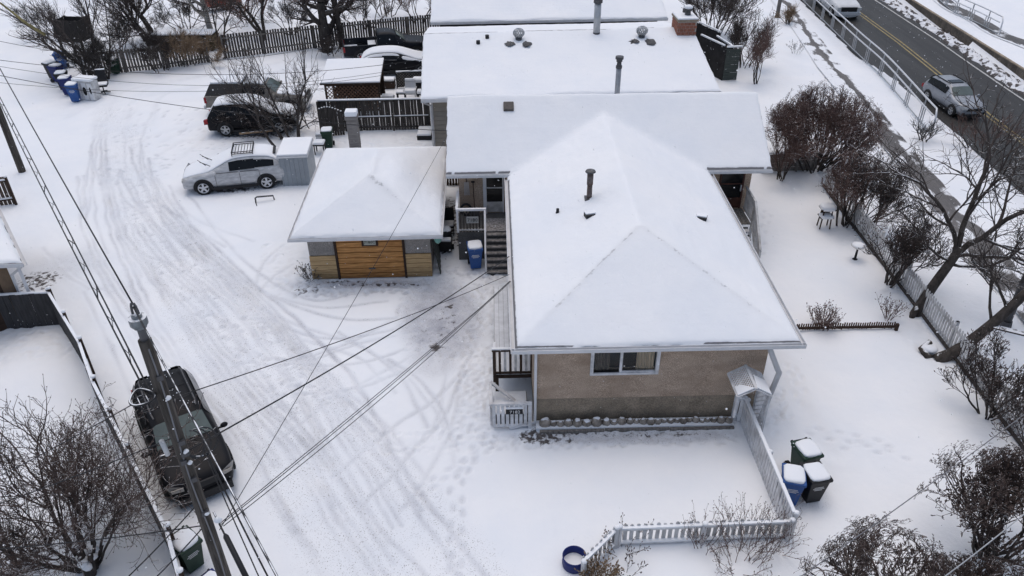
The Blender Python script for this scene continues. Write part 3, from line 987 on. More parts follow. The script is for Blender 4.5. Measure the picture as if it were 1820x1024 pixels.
# --- the near bungalow: hip roofed front wing running into a wider cross wing
HF = Frame((0, 0), _hx)
house = thing('bungalow', 'tan stucco bungalow with snowy hipped front wing and wide cross wing', 'house', hw(4, 16.25))
AL, AR, BF = 0.38, 7.84, 15.95
ZE, SS, SF = 2.93, 0.382, 0.374
CA0, CA1, CB0, CB1, CZ, CS = -1.88, 10.17, 26.22, 32.38, 3.02, 0.59
RID = (CB0 + CB1) / 2
def z_front(U, V):
    side = smin(SS * (U - AL), SS * (AR - U), 0.05)
    return ZE + smin(side, SF * (V - BF), 0.04)
def z_cross(U, V):
    return CZ + smin(CS * (V - CB0), CS * (CB1 - V), 0.05)
def z_house(U, V):
    return np.where(V < CB0 - 1e-6, z_front(U, V), np.where((U > AL) & (U < AR) & (V < 29), smax(z_front(U, V), z_cross(U, V), 0.14), z_cross(U, V)))
def edge_house(U, V):
    dn = np.minimum.reduce([U - AL, AR - U, V - BF])
    dc = np.minimum.reduce([U - CA0, CA1 - U, V - CB0, CB1 - V])
    return np.maximum(np.where(V > CB0 - 0.3, np.maximum(dc, np.minimum(dn, 9)), dn), 0)
def thin_house(U, V):
    f = SF * (V - BF)
    out = np.zeros_like(U)
    for s in (SS * (U - AL), SS * (AR - U)):
        g = 0.62 * np.exp(-(np.abs(s - f) / 0.05) ** 2) * np.clip((V - BF) / 1.4 + 0.15, 0, 1) * (V < BF + 3.75)
        out = np.maximum(out, g)
    nz = 0.25 * vnoise(U / 0.35, V * 0 + 3.0, 51)
    out = np.maximum(out, 1.5 * (V < BF + 0.032 + 0.02 * nz) * ((U < 1.9) | (U > 5.3)) * (V > BF + 0.005))
    out = np.maximum(out, 1.2 * (U < AL + 0.04) * (V < CB0 - 0.4))
    out = np.maximum(out, 1.25 * (V > CB0 - 1e-4) * (V < CB0 + 0.06) * ((U < AL + 0.1) | (U > AR - 0.1)) * (np.abs(np.sin(U * 1.9)) > 0.06))
    for (u0, v0, r) in ((3.15, 22.0, 0.22), (2.1, 21.3, .1)):
        out = np.maximum(out, 0.3 * np.exp(-((U - u0) ** 2 + (V - v0) ** 2) / r ** 2))
    return out
b = MB()
z0 = ZE
vs_ = [hw(AL, BF, z0), hw(AR, BF, z0), hw(AR, 28.4, z0), hw(AL, 28.4, z0), hw((AL + AR) / 2, BF + 3.8, ZE + 1.42), hw((AL + AR) / 2, 28.4, ZE + 1.42)]
b.add(vs_ + [v - A(0, 0, 0.10) for v in vs_[:4]], [(0, 1, 4), (1, 2, 5, 4), (3, 0, 4, 5), (2, 3, 5), (6, 7, 1, 0), (7, 8, 2, 1), (9, 6, 0, 3), (9, 8, 7, 6)])
cz = CZ - 0.01
vs_ = [hw(CA0, CB0, cz), hw(CA1, CB0, cz), hw(CA1, CB1, cz), hw(CA0, CB1, cz), hw(CA0, RID, CZ + CS * 3.08), hw(CA1, RID, CZ + CS * 3.08)]
b.add(vs_ + [v - A(0, 0, 0.12) for v in vs_], [(0, 1, 5, 4), (2, 3, 4, 5), (6, 7, 1, 0), (8, 9, 3, 2), (0, 4, 10, 6), (4, 3, 9, 10), (1, 7, 11, 5), (5, 11, 8, 2), (7, 6, 10, 11), (10, 9, 8, 11)])
roof = b.build('roof', SHINGLE, house)
roof_snow(house, HF, lin(CA0, CA1, 0.085, AL, AL + 0.03, AL + 0.08, AR, AR - 0.03, AR - 0.08), lin(BF, CB1, 0.085, CB0, CB0 + 0.03, CB0 + 0.08),
          z_house, 0.075, lambda u, v: (v > CB0) | ((u > AL) & (u < AR)), edge_house, thin_house)
b = MB()
gutter(b, hw(AL - 0.1, BF - 0.005, ZE + 0.02), hw(AR + 0.1, BF - 0.005, ZE + 0.02), -_hy)
gutter(b, hw(AL - 0.005, BF - 0.09, ZE + 0.018), hw(AL - 0.005, CB0 - 0.12, ZE + 0.018), -_hx)
gutter(b, hw(AR + 0.005, BF - 0.09, ZE + 0.018), hw(AR + 0.005, CB0 - 0.12, ZE + 0.018), _hx)
gutter(b, hw(CA0, CB0 - 0.005, CZ + 0.02), hw(AL + 0.1, CB0 - 0.005, CZ + 0.02), -_hy)
gutter(b, hw(AR - 0.1, CB0 - 0.005, CZ + 0.02), hw(CA1, CB0 - 0.005, CZ + 0.02), -_hy)
b.build('gutter', WHITE, house)
b = MB()   # soffits close the eaves
b.hbox(AL + 0.02, AR - 0.02, BF + 0.02, 26.6, ZE - 0.125, ZE - 0.105)
b.hbox(CA0 + 0.05, CA1 - 0.05, CB0 + 0.02, CB1 - 0.02, CZ - 0.15, CZ - 0.132)
b.build('soffit', WPALE, house)
# walls: front wall leaves the window opening free
WA, WB, WZ0, WZ1 = 2.46, 4.20, 1.83, 2.66
b = MB()
FB = 16.25
b.hbox(0.88, WA, FB, FB + 0.2, 0.92, 2.80)
b.hbox(WB, 7.16, FB, FB + 0.2, 0.92, 2.80)
b.hbox(WA, WB, FB, FB + 0.2, 0.92, WZ0)
b.hbox(WA, WB, FB, FB + 0.2, WZ1, 2.80)
b.hbox(0.88, 1.08, FB + 0.2, 26.7, 0.92, 2.80)
b.hbox(6.96, 7.16, FB + 0.2, 26.7, 0.92, 2.80)
b.hbox(-1.46, 0.86, 26.7, 26.9, 1.0, 2.86)
b.hbox(7.18, 9.62, 26.7, 26.9, 1.0, 2.86)
b.hbox(-1.46, -1.26, 26.9, 31.9, 1.0, 2.86)
b.hbox(9.42, 9.62, 26.9, 31.9, 1.0, 2.86)
b.hbox(-1.26, 9.42, 31.7, 31.9, 1.0, 2.86)
for a0, a1 in ((-1.46, -1.26), (9.42, 9.62)):   # gable triangles
    p = [hw(a0, 26.75, 2.86), hw(a0, 31.85, 2.86), hw(a0, RID, 4.6)]
    b.slab(p, _hx, 0.2)
wall = b.build('wall', STUCCO, house)
b = MB()
b.hbox(0.91, 7.13, FB + 0.03, 26.7, -0.1, 0.92)
b.hbox(-1.43, 9.59, 26.73, 31.87, -0.1, 1.0)
b.build('foundation', CONC, house)
# window with its frame, two panes, and curtains inside
b = MB()
for (a0, a1, q0, q1) in ((WA - 0.06, WB + 0.06, WZ0 - 0.07, WZ0), (WA - 0.06, WB + 0.06, WZ1, WZ1 + 0.06), (WA - 0.06, WA + 0.03, WZ0, WZ1), (WB - 0.03, WB + 0.06, WZ0, WZ1)):
    b.hbox(a0, a1, FB - 0.05, FB + 0.06, q0, q1)
win = b.build('window', WWOOD, house)
b = MB()
cx = (WA + WB) / 2 - 0.10
b.hbox(cx - 0.035, cx + 0.035, FB - 0.025, FB + 0.05, WZ0, WZ1)
b.hbox(cx + 0.035, WB - 0.03, FB - 0.02, FB + 0.03, WZ0, WZ0 + 0.035)
b.build('mullion', WWOOD, win)
def clear_glass():
    m = bpy.data.materials.new('clear_glass')
    m.use_nodes = True
    n, l = m.node_tree.nodes, m.node_tree.links
    o = n['Material Output']
    t = n.new('ShaderNodeBsdfTransparent')
    t.inputs[0].default_value = (0.90, 0.94, 0.95, 1)
    g = n.new('ShaderNodeBsdfGlossy')
    g.inputs['Roughness'].default_value = 0.03
    k = n.new('ShaderNodeMixShader')
    f = n.new('ShaderNodeFresnel')
    f.inputs[0].default_value = 1.45
    l.new(f.outputs[0], k.inputs[0])
    l.new(t.outputs[0], k.inputs[1])
    l.new(g.outputs[0], k.inputs[2])
    l.new(k.outputs[0], o.inputs[0])
    return m
CLEAR = clear_glass()
for a0, a1 in ((WA + 0.03, cx - 0.035), (cx + 0.035, WB - 0.03)):
    b = MB()
    b.quad(hw(a0, FB + 0.038, WZ0), hw(a1, FB + 0.038, WZ0), hw(a1, FB + 0.038, WZ1), hw(a0, FB + 0.038, WZ1))
    b.build('pane', CLEAR, win)
def drape(a0, a1, bb, z0, z1, n, amp):
    g = MB()
    t = np.linspace(0, 1, n * 6 + 1)
    a = a0 + (a1 - a0) * t
    o = bb + amp * np.sin(t * n * 2 * math.pi)
    vs = [hw(x, y, z0) for x, y in zip(a, o)] + [hw(x, y, z1) for x, y in zip(a, o)]
    k = len(t)
    return g.add(vs, [(i, i + 1, k + i + 1, k + i) for i in range(k - 1)])
drape(cx + 0.42, WB - 0.07, FB + 0.075, WZ0 + 0.01, WZ1, 6, 0.018).build('curtain', CURTAIN, win, smooth=True)
drape(WA + 0.08, cx - 0.30, FB + 0.085, WZ0 + 0.01, WZ1, 5, 0.02).build('curtain', mat('dim_curtain', (0.12, 0.10, 0.085), 0.9, 0.3, 6), win, smooth=True)
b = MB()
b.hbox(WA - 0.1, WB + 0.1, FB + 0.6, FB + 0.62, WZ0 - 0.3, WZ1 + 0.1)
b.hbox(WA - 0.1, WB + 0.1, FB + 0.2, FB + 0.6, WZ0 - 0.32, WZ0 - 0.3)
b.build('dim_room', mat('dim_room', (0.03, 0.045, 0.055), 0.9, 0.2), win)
# downspouts
b = MB()
b.beam(hw(0.93, FB - 0.06, ZE - 0.1), hw(0.93, FB - 0.06, 0.12), 0.085, 0.07, up=_hx)
b.beam(hw(0.93, FB - 0.06, 0.12), hw(0.2, 16.02, 0.07), 0.07, 0.085)
b.build('downspout', WHITE, house)
e0, e1, e2 = hw(7.05, BF - 0.05, ZE - 0.1), site(1385, 662, 2.25), site(1348, 752, 0.3)
b = MB()
b.tube([e0, e0 - A(0, 0, 0.08), e1 + A(-.04, 0, .06), e1, e1 * 0.97 + e2 * 0.03, e2], 0.075, 8)
b.build('downspout', mat('grey_white_pipe', (0.50, 0.50, 0.51), 0.5, 0.1), house, smooth=True)
# roof fittings of the bungalow
def roof_pt(px, py, zf, z0=4.0):
    z = z0
    for _ in range(30):
        p = site(px, py, z)
        a, bb = p @ _hx, p @ _hy
        z = 0.5 * z + 0.5 * float(zf(np.array([a]), np.array([bb]))[0])
    return p
p = roof_pt(1047, 355, z_house)
b = MB()
b.cyl(p, 0.085, -0.2, 0.55, 14)
b.cyl(p, 0.10, 0.55, 0.98, 14)
fl = b.build('flue', RUSTP, house, smooth=True)
b = MB()
b.cyl(p, 0.17, 0.98, 1.02, 16, 0.15)
b.cyl(p, 0.15, 1.02, 1.05, 16, 0.05)
b.build('flue_cap', DSTEEL, fl)
b = MB()
b.box(p[0] - 0.15, p[0] + 0.15, p[1] - 0.15, p[1] + 0.15, p[2] - 0.1, p[2] + 0.08)
b.build('flashing', DSTEEL, fl)
p = roof_pt(991, 381, z_house)
b = MB()
b.cyl(p, 0.05, -0.1, 0.2, 10)
b.cyl(p, 0.085, -0.1, 0.09, 10, 0.06)
b.build('vent_pipe', PBLACK, house, smooth=True)
for q, rz in (((1049, 386), 0.25), ((1246, 391), -0.35)):
    p = roof_pt(*q, z_house)
    c, s = math.cos(rz), math.sin(rz)
    b = MB()
    b.obox(p + A(0, 0, 0.03), A(c, s, 0) * 0.17, A(-s, c, 0) * 0.13, (0, 0, 0.10))
    v = b.build('roof_vent', PBLACK, house)
    b = MB()
    b.obox(p + A(-s * 0.05, c * 0.05, 0.145), A(c, s, 0) * 0.16, A(-s, c, 0) * 0.11, (0, 0, 0.02))
    b.build('snow_cap', SNOW, v)
p = roof_pt(904, 194, z_cross)
b = MB()
b.obox(p + A(0, 0, 0.05), _hx * 0.20, _hy * 0.17 + A(0, 0, 0.1), (0, -0.05, 0.12))
b.build('roof_vent', mat('grey_brown_vent', (0.085, 0.075, 0.07), 0.6, 0.3, 9), house, bev=0.03)
p = site(1103, 168, 4.84)
p = hw(p @ _hx, 30.2, 4.3)
b = MB()
b.cyl(p, 0.105, -0.3, 1.30, 14)
fl = b.build('flue', mat('dull_grey_flue', (0.30, 0.31, 0.33), 0.5, 0.15, 5, metal=0.4), house, smooth=True)
b = MB()
for z, r in ((1.30, 0.125), (1.42, 0.09), (1.56, 0.12), (1.66, 0.16)):
    b.cyl(p, r, z, z + 0.10, 14)
b.build('flue_cap', DSTEEL, fl)
# side door in the left corner: stoop, steps, rail, storm door
def door(parent, a0, a1, z0, z1, frame_m, lower_m, bb=26.7, mid=0.5):
    g = MB()
    for q in ((a0, a0 + 0.06), (a1 - 0.06, a1)):
        g.hbox(*q, bb - 0.06, bb + 0.02, z0, z1)
    g.hbox(a0 + 0.06, a1 - 0.06, bb - 0.06, bb + 0.02, z1 - 0.08, z1)
    d = g.build('door', frame_m, parent)
    g = MB()
    g.hbox(a0 + 0.06, a1 - 0.06, bb - 0.03, bb + 0.01, z0 + 0.45, z1 - 0.08)
    g.build('pane', GLASS, d)
    g = MB()
    g.hbox(a0 + 0.06, a1 - 0.06, bb - 0.045, bb, z0 + 0.02, z0 + 0.45)
    g.hbox(a0 + 0.06, a1 - 0.06, bb - 0.045, bb, z0 + (z1 - z0) * 0.62, z0 + (z1 - z0) * 0.62 + 0.05)
    g.build_each('lower_panel', lower_m, d)
    return d
door(house, -0.50, 0.24, 1.20, 2.84, WHITE, WPALE)
dd = door(house, 8.42, 9.36, 1.20, 2.84, DOORB, DOORB)
b = MB()
b.hbox(9.24, 9.28, 26.6, 26.66, 1.95, 2.20)
b.build('handle', LSTEEL, dd)
stoop = thing('side_stoop', 'raised concrete stoop with white rail and number board 7180 left of the house', 'stoop', hw(-0.6, 25.9))
b = MB()
b.hbox(-1.50, 0.42, 25.2, 26.69, -0.1, 1.17)
b.build('platform', DCONC, stoop)
b = MB()
b.hbox(-0.45, 0.42, 25.22, 26.2, 1.17, 1.19)
b.build('door_mat', mat('trodden_snow_mat', (0.28, 0.27, 0.27), 0.95, 0.7, 14), stoop)
nst = 7
for i in range(nst):
    z = 1.17 * (1 - (i + 1) / (nst + 0.0)) + 0.0
    b0 = 25.2 - (i + 1) * 1.15 / nst
    st = piece('step', mat('trodden_step', (0.22, 0.21, 0.205), 0.9, 0.6, 9), stoop, hw(-0.04, b0 + 0.085, (z - 0.02) + 0.13), _hx * 0.41, _hy * 0.10, A(0, 0, 0.022))
b = MB()
b.hbox(-0.45, 0.37, 24.1, 25.2, -0.1, 0.10)
for i in range(nst):
    z = 1.17 * (1 - (i + 1) / nst)
    b.hbox(-0.43, 0.35, 25.2 - (i + 1) * 1.15 / nst + 0.06, 25.2 - i * 1.15 / nst + 0.06, -0.05, z + 0.085)
b.build('step_core', DCONC, stoop)
b = MB()
b.hbox(-1.53, -0.44, 25.17, 25.27, 2.06, 2.14)
b.hbox(-1.55, -1.46, 25.27, 26.69, 2.06, 2.14)
b.hbox(-1.53, -1.45, 25.17, 25.25, 1.17, 2.06)
b.hbox(-0.52, -0.44, 25.17, 25.25, 1.17, 2.06)
b.beam(hw(-0.48, 25.2, 2.10), hw(-0.48, 24.05, 0.92), 0.06, 0.06)
b.hbox(-0.51, -0.45, 24.05, 24.11, 0, 0.92)
b.hbox(0.38, 0.44, 25.17, 25.23, 1.17, 2.06)
b.beam(hw(0.41, 25.2, 2.06), hw(0.41, 24.05, 0.92), 0.05, 0.05)
b.hbox(-0.55, -0.42, 26.60, 26.68, 1.17, 2.86)
b.build_each('handrail', WHITE, stoop)
for i in range(8):
    piece('baluster', DFENCE, stoop, hw(-1.38 + i * 0.115, 25.22, 1.62), _hx * 0.022, _hy * 0.018, A(0, 0, 0.44))
b = MB()
b.hbox(-1.46, -0.52, 25.19, 25.24, 1.24, 1.29)
b.build('bottom_rail', WPALE, stoop)
b = MB()
b.hbox(-1.16, -0.72, 25.13, 25.16, 1.58, 1.84)
sg = b.build('number_board', mat('grey_board', (0.33, 0.33, 0.32), 0.8, 0.15), stoop)
text(sg, '7180', hw(-0.94, 25.122, 1.71), 0.19, _hx, (0, 0, 1), PBLACK)
# things kept on the stoop
sh = thing('snow_shovel', 'dark snow shovel leaning upright against the tan wall beside the storm door', 'shovel', hw(-0.92, 26.5, 1.17))
b = MB()
b.tube([hw(-0.88, 26.35, 1.30), hw(-0.92, 26.62, 2.50)], 0.02, 6)
b.build('handle', BROWN, sh)
b = MB()
b.tube([hw(-0.99, 26.62, 2.52), hw(-0.85, 26.62, 2.52)], 0.03, 6)
b.build('grip', PBLACK, sh)
b = MB()
b.obox(hw(-0.87, 26.32, 1.33), _hx * 0.17, _hy * 0.015, A(0, 0, 0.16))
b.build('blade', DSTEEL, sh)
b = MB()
t = np.linspace(0, 2 * math.pi, 21)
b.tube([hw(-1.22 + 0.19 * math.cos(q), 26.5 + 0.03 * math.sin(q), 1.42 + 0.22 * math.sin(q)) for q in t], 0.045, 6, False)
tag(b.build('hose_coil', PBLACK), 'coiled dark hose against the tan wall in the stoop corner', 'hose')
rk = thing('garden_fork', 'thin tined garden fork hung high on the tan wall', 'garden fork', hw(-1.2, 26.66, 2.2))
b = MB()
for i in range(5):
    b.tube([hw(-1.26 + i * 0.045, 26.66, 1.95), hw(-1.24 + i * 0.035, 26.66, 2.5)], 0.010, 5)
b.build('tine', LSTEEL, rk)
b = MB()
b.tube([hw(-1.17, 26.66, 2.5), hw(-1.17, 26.66, 2.8)], 0.014, 6)
b.build('handle', BROWN, rk)
# steps and rail on the right side
rs = thing('side_steps', 'grey wooden side steps with slatted railing right of the house', 'steps', hw(8.4, 25))
for i in range(7):
    piece('deck_board', GFENCE, rs, hw(8.52 + i * 0.148, 26.08, 1.14), _hx * 0.066, _hy * 0.60, A(0, 0, 0.02))
for i in range(5):
    z = 1.12 * (1 - (i + 1) / 6)
    s_ = piece('step', mat('snowy_tread', (0.55, 0.55, 0.57), 0.9, 0.3, 5), rs, hw(8.90, 25.35 - i * 0.28, z), _hx * 0.5, _hy * 0.12, A(0, 0, 0.03))
    piece('riser', DARK, rs, hw(8.90, 25.47 - i * 0.28, z - 0.05), _hx * 0.49, _hy * 0.01, A(0, 0, 0.13))
b = MB()
b.beam(hw(9.5, 26.68, 2.08), hw(9.5, 25.45, 2.08), 0.07, 0.06)
b.beam(hw(9.5, 25.45, 2.08), hw(9.43, 23.95, 0.92), 0.08, 0.06)
b.beam(hw(9.5, 26.68, 1.24), hw(9.5, 25.45, 1.24), 0.05, 0.05)
b.beam(hw(9.5, 25.45, 1.16), hw(9.43, 23.95, 0.10), 0.05, 0.05)
b.hbox(9.46, 9.54, 25.41, 25.49, 0, 2.05)
b.hbox(9.39, 9.47, 23.91, 23.99, 0, 0.9)
b.build_each('rail', WPALE, rs)
for i in range(8):
    piece('baluster', WPALE, rs, hw(9.5, 26.55 - i * 0.14, 1.66), _hx * 0.02, _hy * 0.032, A(0, 0, 0.40))
for i in range(9):
    t = (i + 0.5) / 9
    piece('baluster', WPALE, rs, hw(9.5 - 0.07 * t, 25.45 - 1.5 * t, 1.62 - 1.11 * t), _hx * 0.02, _hy * 0.035, A(0, 0, 0.45 - 0.06 * t))
# side deck on the left wall with its dark balustrade and the lower white rail
def hd(a, b_, z=0.0):
    return hw(a + 0.33, b_, z)
def dbox(m_, a0, a1, *q):
    return m_.hbox(a0 + 0.33, a1 + 0.33, *q)
dk = thing('side_deck', 'narrow side deck with dark balusters and white lower rail along the left wall', 'deck', hd(0.2, 18))
for i in range(9):
    piece('deck_board', mat('frosty_deck', (0.64, 0.655, 0.68), 0.9, 0.15, 3), dk, hd(-0.44 + i * 0.148, 19.6, 0.96), _hx * 0.071, _hy * 2.3, A(0, 0, 0.02))
b = MB()
dbox(b, -0.52, 0.86, 17.3, 21.9, 0.80, 0.93)
for a in (-0.45, 0.75):
    for bb in (17.35, 19.6, 21.8):
        dbox(b, a - 0.05, a + 0.05, bb - 0.05, bb + 0.05, -0.05, 0.8)
b.build_each('joist', BROWN, dk)
b = MB()
dbox(b, -0.58, 0.84, 17.18, 17.28, 1.86, 1.92)
dbox(b, -0.56, -0.47, 17.18, 17.27, 0.75, 1.86)
dbox(b, -0.54, 0.84, 17.2, 17.25, 1.04, 1.10)
b.build_each('rail', BROWN, dk)
b = MB()
dbox(b, -0.58, 0.84, 17.19, 17.27, 1.92, 1.96)
dbox(b, -0.56, -0.48, 17.3, 18.7, 1.0, 1.05)
b.build_each('snow_cap', SNOW, dk)
for i in range(8):
    piece('baluster', BROWN if i % 2 == 0 else WPALE, dk, hd(-0.36 + i * 0.15, 17.22 + 0.03 * (i % 2), 1.45), _hx * 0.036, _hy * 0.015, A(0, 0, 0.42))
b = MB()
dbox(b, -0.58, 0.40, 16.18, 17.15, -0.1, 0.40)
b.build('landing', DCONC, dk)
b = MB()
dbox(b, -0.57, 0.39, 16.2, 17.13, 0.40, 0.47)
b.build('landing_snow', SNOW, dk, bev=0.03)
b = MB()
dbox(b, -0.60, 0.50, 16.02, 16.12, 0.90, 0.96)
dbox(b, -0.60, 0.46, 16.04, 16.09, 0.10, 0.16)
dbox(b, -0.68, -0.60, 16.05, 17.0, 0.88, 0.93)
dbox(b, 0.40, 0.50, 16.03, 16.12, 0, 0.90)
b.beam(hd(-0.64, 17.0, 0.93), hd(0.05, 16.6, 0.55), 0.09, 0.05)
b.build_each('white_rail', WWOOD, dk)
for i in range(8):
    piece('baluster', WWOOD, dk, hd(-0.55 + i * 0.125, 16.06, 0.5), _hx * 0.045, _hy * 0.012, A(0, 0, 0.42))
for i in range(5):
    piece('baluster', WWOOD, dk, hd(-0.645, 16.25 + i * 0.16, 0.45), _hx * 0.012, _hy * 0.05, A(0, 0, 0.42))
b = MB()
dbox(b, -0.22, 0.25, 16.0, 16.03, 0.60, 0.80)
sg = b.build('number_board', PBLACK, dk)
text(sg, '7182', hd(0.03, 15.992, 0.68), 0.15, _hx, (0, 0, 1), MARK)
b = MB()
dbox(b, -0.22, 0.26, 15.985, 16.04, 0.80, 0.835)
b.build('snow_cap', SNOW, dk)
# field stones and timber edging under the front wall
sb = thing('stone_border', 'row of rounded field stones behind a timber edging below the front wall', 'stone border', hw(4, 16.05))
meshes = []
for k in range(5):
    g = MB()
    g.ball((0, 0, 0), 1, 1, 1, 9, 6, jit=0.12)
    me = bpy.data.meshes.new('stone')
    me.from_pydata(np.vstack(g.v).tolist(), [], g.f)
    me.polygons.foreach_set('use_smooth', [True] * len(me.polygons))
    me.materials.append(STONE)
    meshes.append(me)
rs_ = np.random.default_rng(3)
a = 1.03
while a < 6.4:
    r = rs_.uniform(0.10, 0.165) * (1.0 if a < 3.4 else 0.80)
    if a < 1.1: r = 0.17
    inst('stone', meshes[rs_.integers(5)], sb, mw(hw(a + r, 16.06 + rs_.uniform(-.03, .03), 0.12 + r * 0.35), _hx * r, _hy * r * 0.85, A(0, 0, r * rs_.uniform(0.85, 1.25))))
    a += 2 * r * 0.90
for i in range(3):
    piece('edging_timber', GFENCE, sb, hw(1.05 + 0.9 + i * 1.82, 15.86 + 0.015 * (i % 2), 0.035), _hx * 0.90, _hy * 0.04, A(0, 0, 0.05))
b = MB()
b.hbox(0.95, 6.5, 15.92, 16.24, -0.05, 0.12)
b.build('bed', SNOW, sb)
# lattice arbour at the right front corner
ar = thing('lattice_arbour', 'small white lattice arbour with pitched snowy top at the right front corner', 'arbour', hw(6.4, 15.7))
def lattice(b, o, ux, uy, w, h, n, t=0.012, wd=0.028):
    """diagonal slats clipped to a w x h panel"""
    o, ux, uy = np.asarray(o, float), unit(ux), unit(uy)
    nn = unit(np.cross(ux, uy))
    s = (w + h) / n
    for sg in (1, -1):
        for i in range(1, n):
            k = i * s
            if sg == 1:
                p0 = (max(0, k - h), min(k, h)); p1 = (min(k, w), max(0, k - w))
            else:
                p0 = (max(0, k - h), h - min(k, h)); p1 = (min(k, w), h - max(0, k - w))
            q0 = o + ux * p0[0] + uy * p0[1] + nn * t * sg * 0.5
            q1 = o + ux * p1[0] + uy * p1[1] + nn * t * sg * 0.5
            if np.linalg.norm(q1 - q0) > 0.02:
                b.beam(q0, q1, wd, t, up=nn)
    return b
r0, r1 = hw(6.56, 16.10, 2.08), hw(6.58, 15.16, 2.08)
lo = A(0, 0, -0.26)
for sgn, nm in ((-1, 'left'), (1, 'right')):
    side = _hx * 0.44 * sgn + lo
    b = MB()
    lattice(b, r0, r1 - r0, side, np.linalg.norm(r1 - r0), np.linalg.norm(side), 16)
    for q in (0, 1):
        b.beam(r0 + side * q, r1 + side * q, 0.05, 0.03)
        e = r0 if q == 0 else r1
        b.beam(e, e + side, 0.05, 0.03)
    b.build('lattice_roof', WWOOD, ar)
    b = MB()
    c0, c1 = (r0 * 0.35 + r1 * 0.65, r1) if sgn < 0 else (r0 * 0.6 + r1 * 0.4, r1)
    k0 = 0.15 if sgn > 0 else 0.62
    nrm = unit(np.cross(r1 - r0, side)) * (-1 if sgn < 0 else 1)
    nrm = nrm * np.sign(nrm[2])
    b.slab([c0 + side * k0 + nrm * 0.03, c1 + nrm * 0.03, c1 + side * 0.95 + nrm * 0.03, c0 + side * 0.95 + nrm * 0.03], nrm, 0.03)
    b.build('snow_cap', SNOW, ar, bev=0.01)
b = MB()
b.beam(r0 + A(0, 0.02, 0.015), r1 - A(0, 0.02, -0.015), 0.07, 0.03)
b.build('ridge_board', WWOOD, ar)
for a_, b_, zb_ in ((6.16, 15.22, 1.05), (7.0, 15.22, 0), (7.0, 16.04, 0)):
    b = MB()
    b.hbox(a_ - 0.027, a_ + 0.027, b_ - 0.027, b_ + 0.027, zb_, 1.84)
    b.build('post', WWOOD, ar)
b = MB()
lattice(b, hw(7.0, 15.24, 0.1), _hy, (0, 0, 1), 0.76, 1.7, 16)
b.build('lattice_side', WWOOD, ar)

# --- garage
g0, g1 = site(557, 497), site(768, 491.5)
GF = Frame(g0, g1 - g0)
gar = thing('garage', 'small detached garage with orange plank door and snowy hip roof', 'garage', g0)
GU0, GU1, GV0, GV1, GZE, GS = -0.42, 4.75, -0.48, 7.0, 2.0, 0.425
def z_gar(U, V):
    side = smin(GS * (U - GU0), GS * (GU1 - U), 0.06)
    return GZE + smin(side, smin(GS * (V - GV0), GS * (GV1 - V), 0.02), 0.05)
b = MB()
c = [GF(GU0, GV0, GZE), GF(GU1, GV0, GZE), GF(GU1, GV1, GZE), GF(GU0, GV1, GZE), GF(2.165, GV0 + 2.585, GZE + 1.098), GF(2.165, GV1 - 2.585, GZE + 1.098)]
b.add(c + [v - A(0, 0, 0.11) for v in c[:4]], [(0, 1, 4), (1, 2, 5, 4), (2, 3, 5), (3, 0, 4, 5), (6, 7, 1, 0), (7, 8, 2, 1), (8, 9, 3, 2), (9, 6, 0, 3), (9, 8, 7, 6)])
b.build('roof', WPALE, gar)
def thin_gar(U, V):
    f, s = GS * (V - GV0), GS * (GU1 - U)
    o = 0.62 * np.exp(-((s - f - 0.05) / 0.10) ** 2) * np.clip((V - 0.1) / 1.2, 0, 1) * (V < 2.2) * (s < 1.12)
    o = np.maximum(o, 0.35 * np.exp(-((U - 2.26) / 0.10) ** 2) * (V > 2.0) * (V < 3.6))
    o = np.maximum(o, 0.40 * np.exp(-((s - f) / 0.035) ** 2) * (V < 2.2))
    return np.maximum(o, 0.42 * np.exp(-((GS * (U - GU0) - f) / 0.035) ** 2) * (V < 2.1))
def zs_gar(U, V):   # wind has piled snow on the right slope
    t = np.clip((U - 2.2) / 2.4, 0, 1)
    dr = 0.16 * np.sin(math.pi * np.clip(t * 1.3, 0, 1)) ** 2 * np.exp(-((V - 2.9) / 1.6) ** 2)
    return z_gar(U, V) + dr
roof_snow(gar, GF, lin(GU0, GU1, 0.08), lin(GV0, GV1, 0.08), zs_gar, 0.085, thin=thin_gar, seed=13)
b = MB()
gutter(b, GF(GU0 - 0.08, GV0 - 0.005, GZE + 0.02), GF(GU1 + 0.08, GV0 - 0.005, GZE + 0.02), -GF.y, 0.09, 0.10)
gutter(b, GF(GU0 - 0.005, GV0, GZE + 0.02), GF(GU0 - 0.005, GV1, GZE + 0.02), -GF.x, 0.07, 0.08)
gutter(b, GF(GU1 + 0.005, GV0, GZE + 0.02), GF(GU1 + 0.005, GV1, GZE + 0.02), GF.x, 0.07, 0.08)
b.build('gutter', WHITE, gar)
b = MB()
GF.box(b, 0.0, 0.92, 0.03, 0.18, 1.0, 1.89)
GF.box(b, 3.42, 4.33, 0.03, 0.18, 1.0, 1.89)
GF.box(b, 0.0, 0.15, 0.18, 6.6, 0.0, 1.89)
GF.box(b, 4.18, 4.33, 0.18, 6.6, 0.0, 1.89)
GF.box(b, 0.15, 4.18, 6.45, 6.6, 0.0, 1.89)
GF.box(b, 0.0, 0.92, 0.05, 0.17, -0.1, 1.0)
GF.box(b, 3.42, 4.33, 0.05, 0.17, -0.1, 1.0)
b.build('wall', GSTUCCO, gar)
for u0, u1 in ((-0.005, 0.92), (3.42, 4.335)):
    for i in range(5):
        GF.piece('plank', HONEY, gar, u0, u1, -0.012 + 0.004 * (i % 2), 0.045, 0.02 + i * 0.195, 0.02 + i * 0.195 + 0.178)
b = MB()
GF.box(b, 0.92, 1.0, -0.03, 0.12, -0.05, 1.89)
GF.box(b, 3.34, 3.42, -0.03, 0.12, -0.05, 1.89)
GF.box(b, 1.0, 3.34, -0.03, 0.12, 1.76, 1.89)
b.build('door_frame', BROWN, gar)
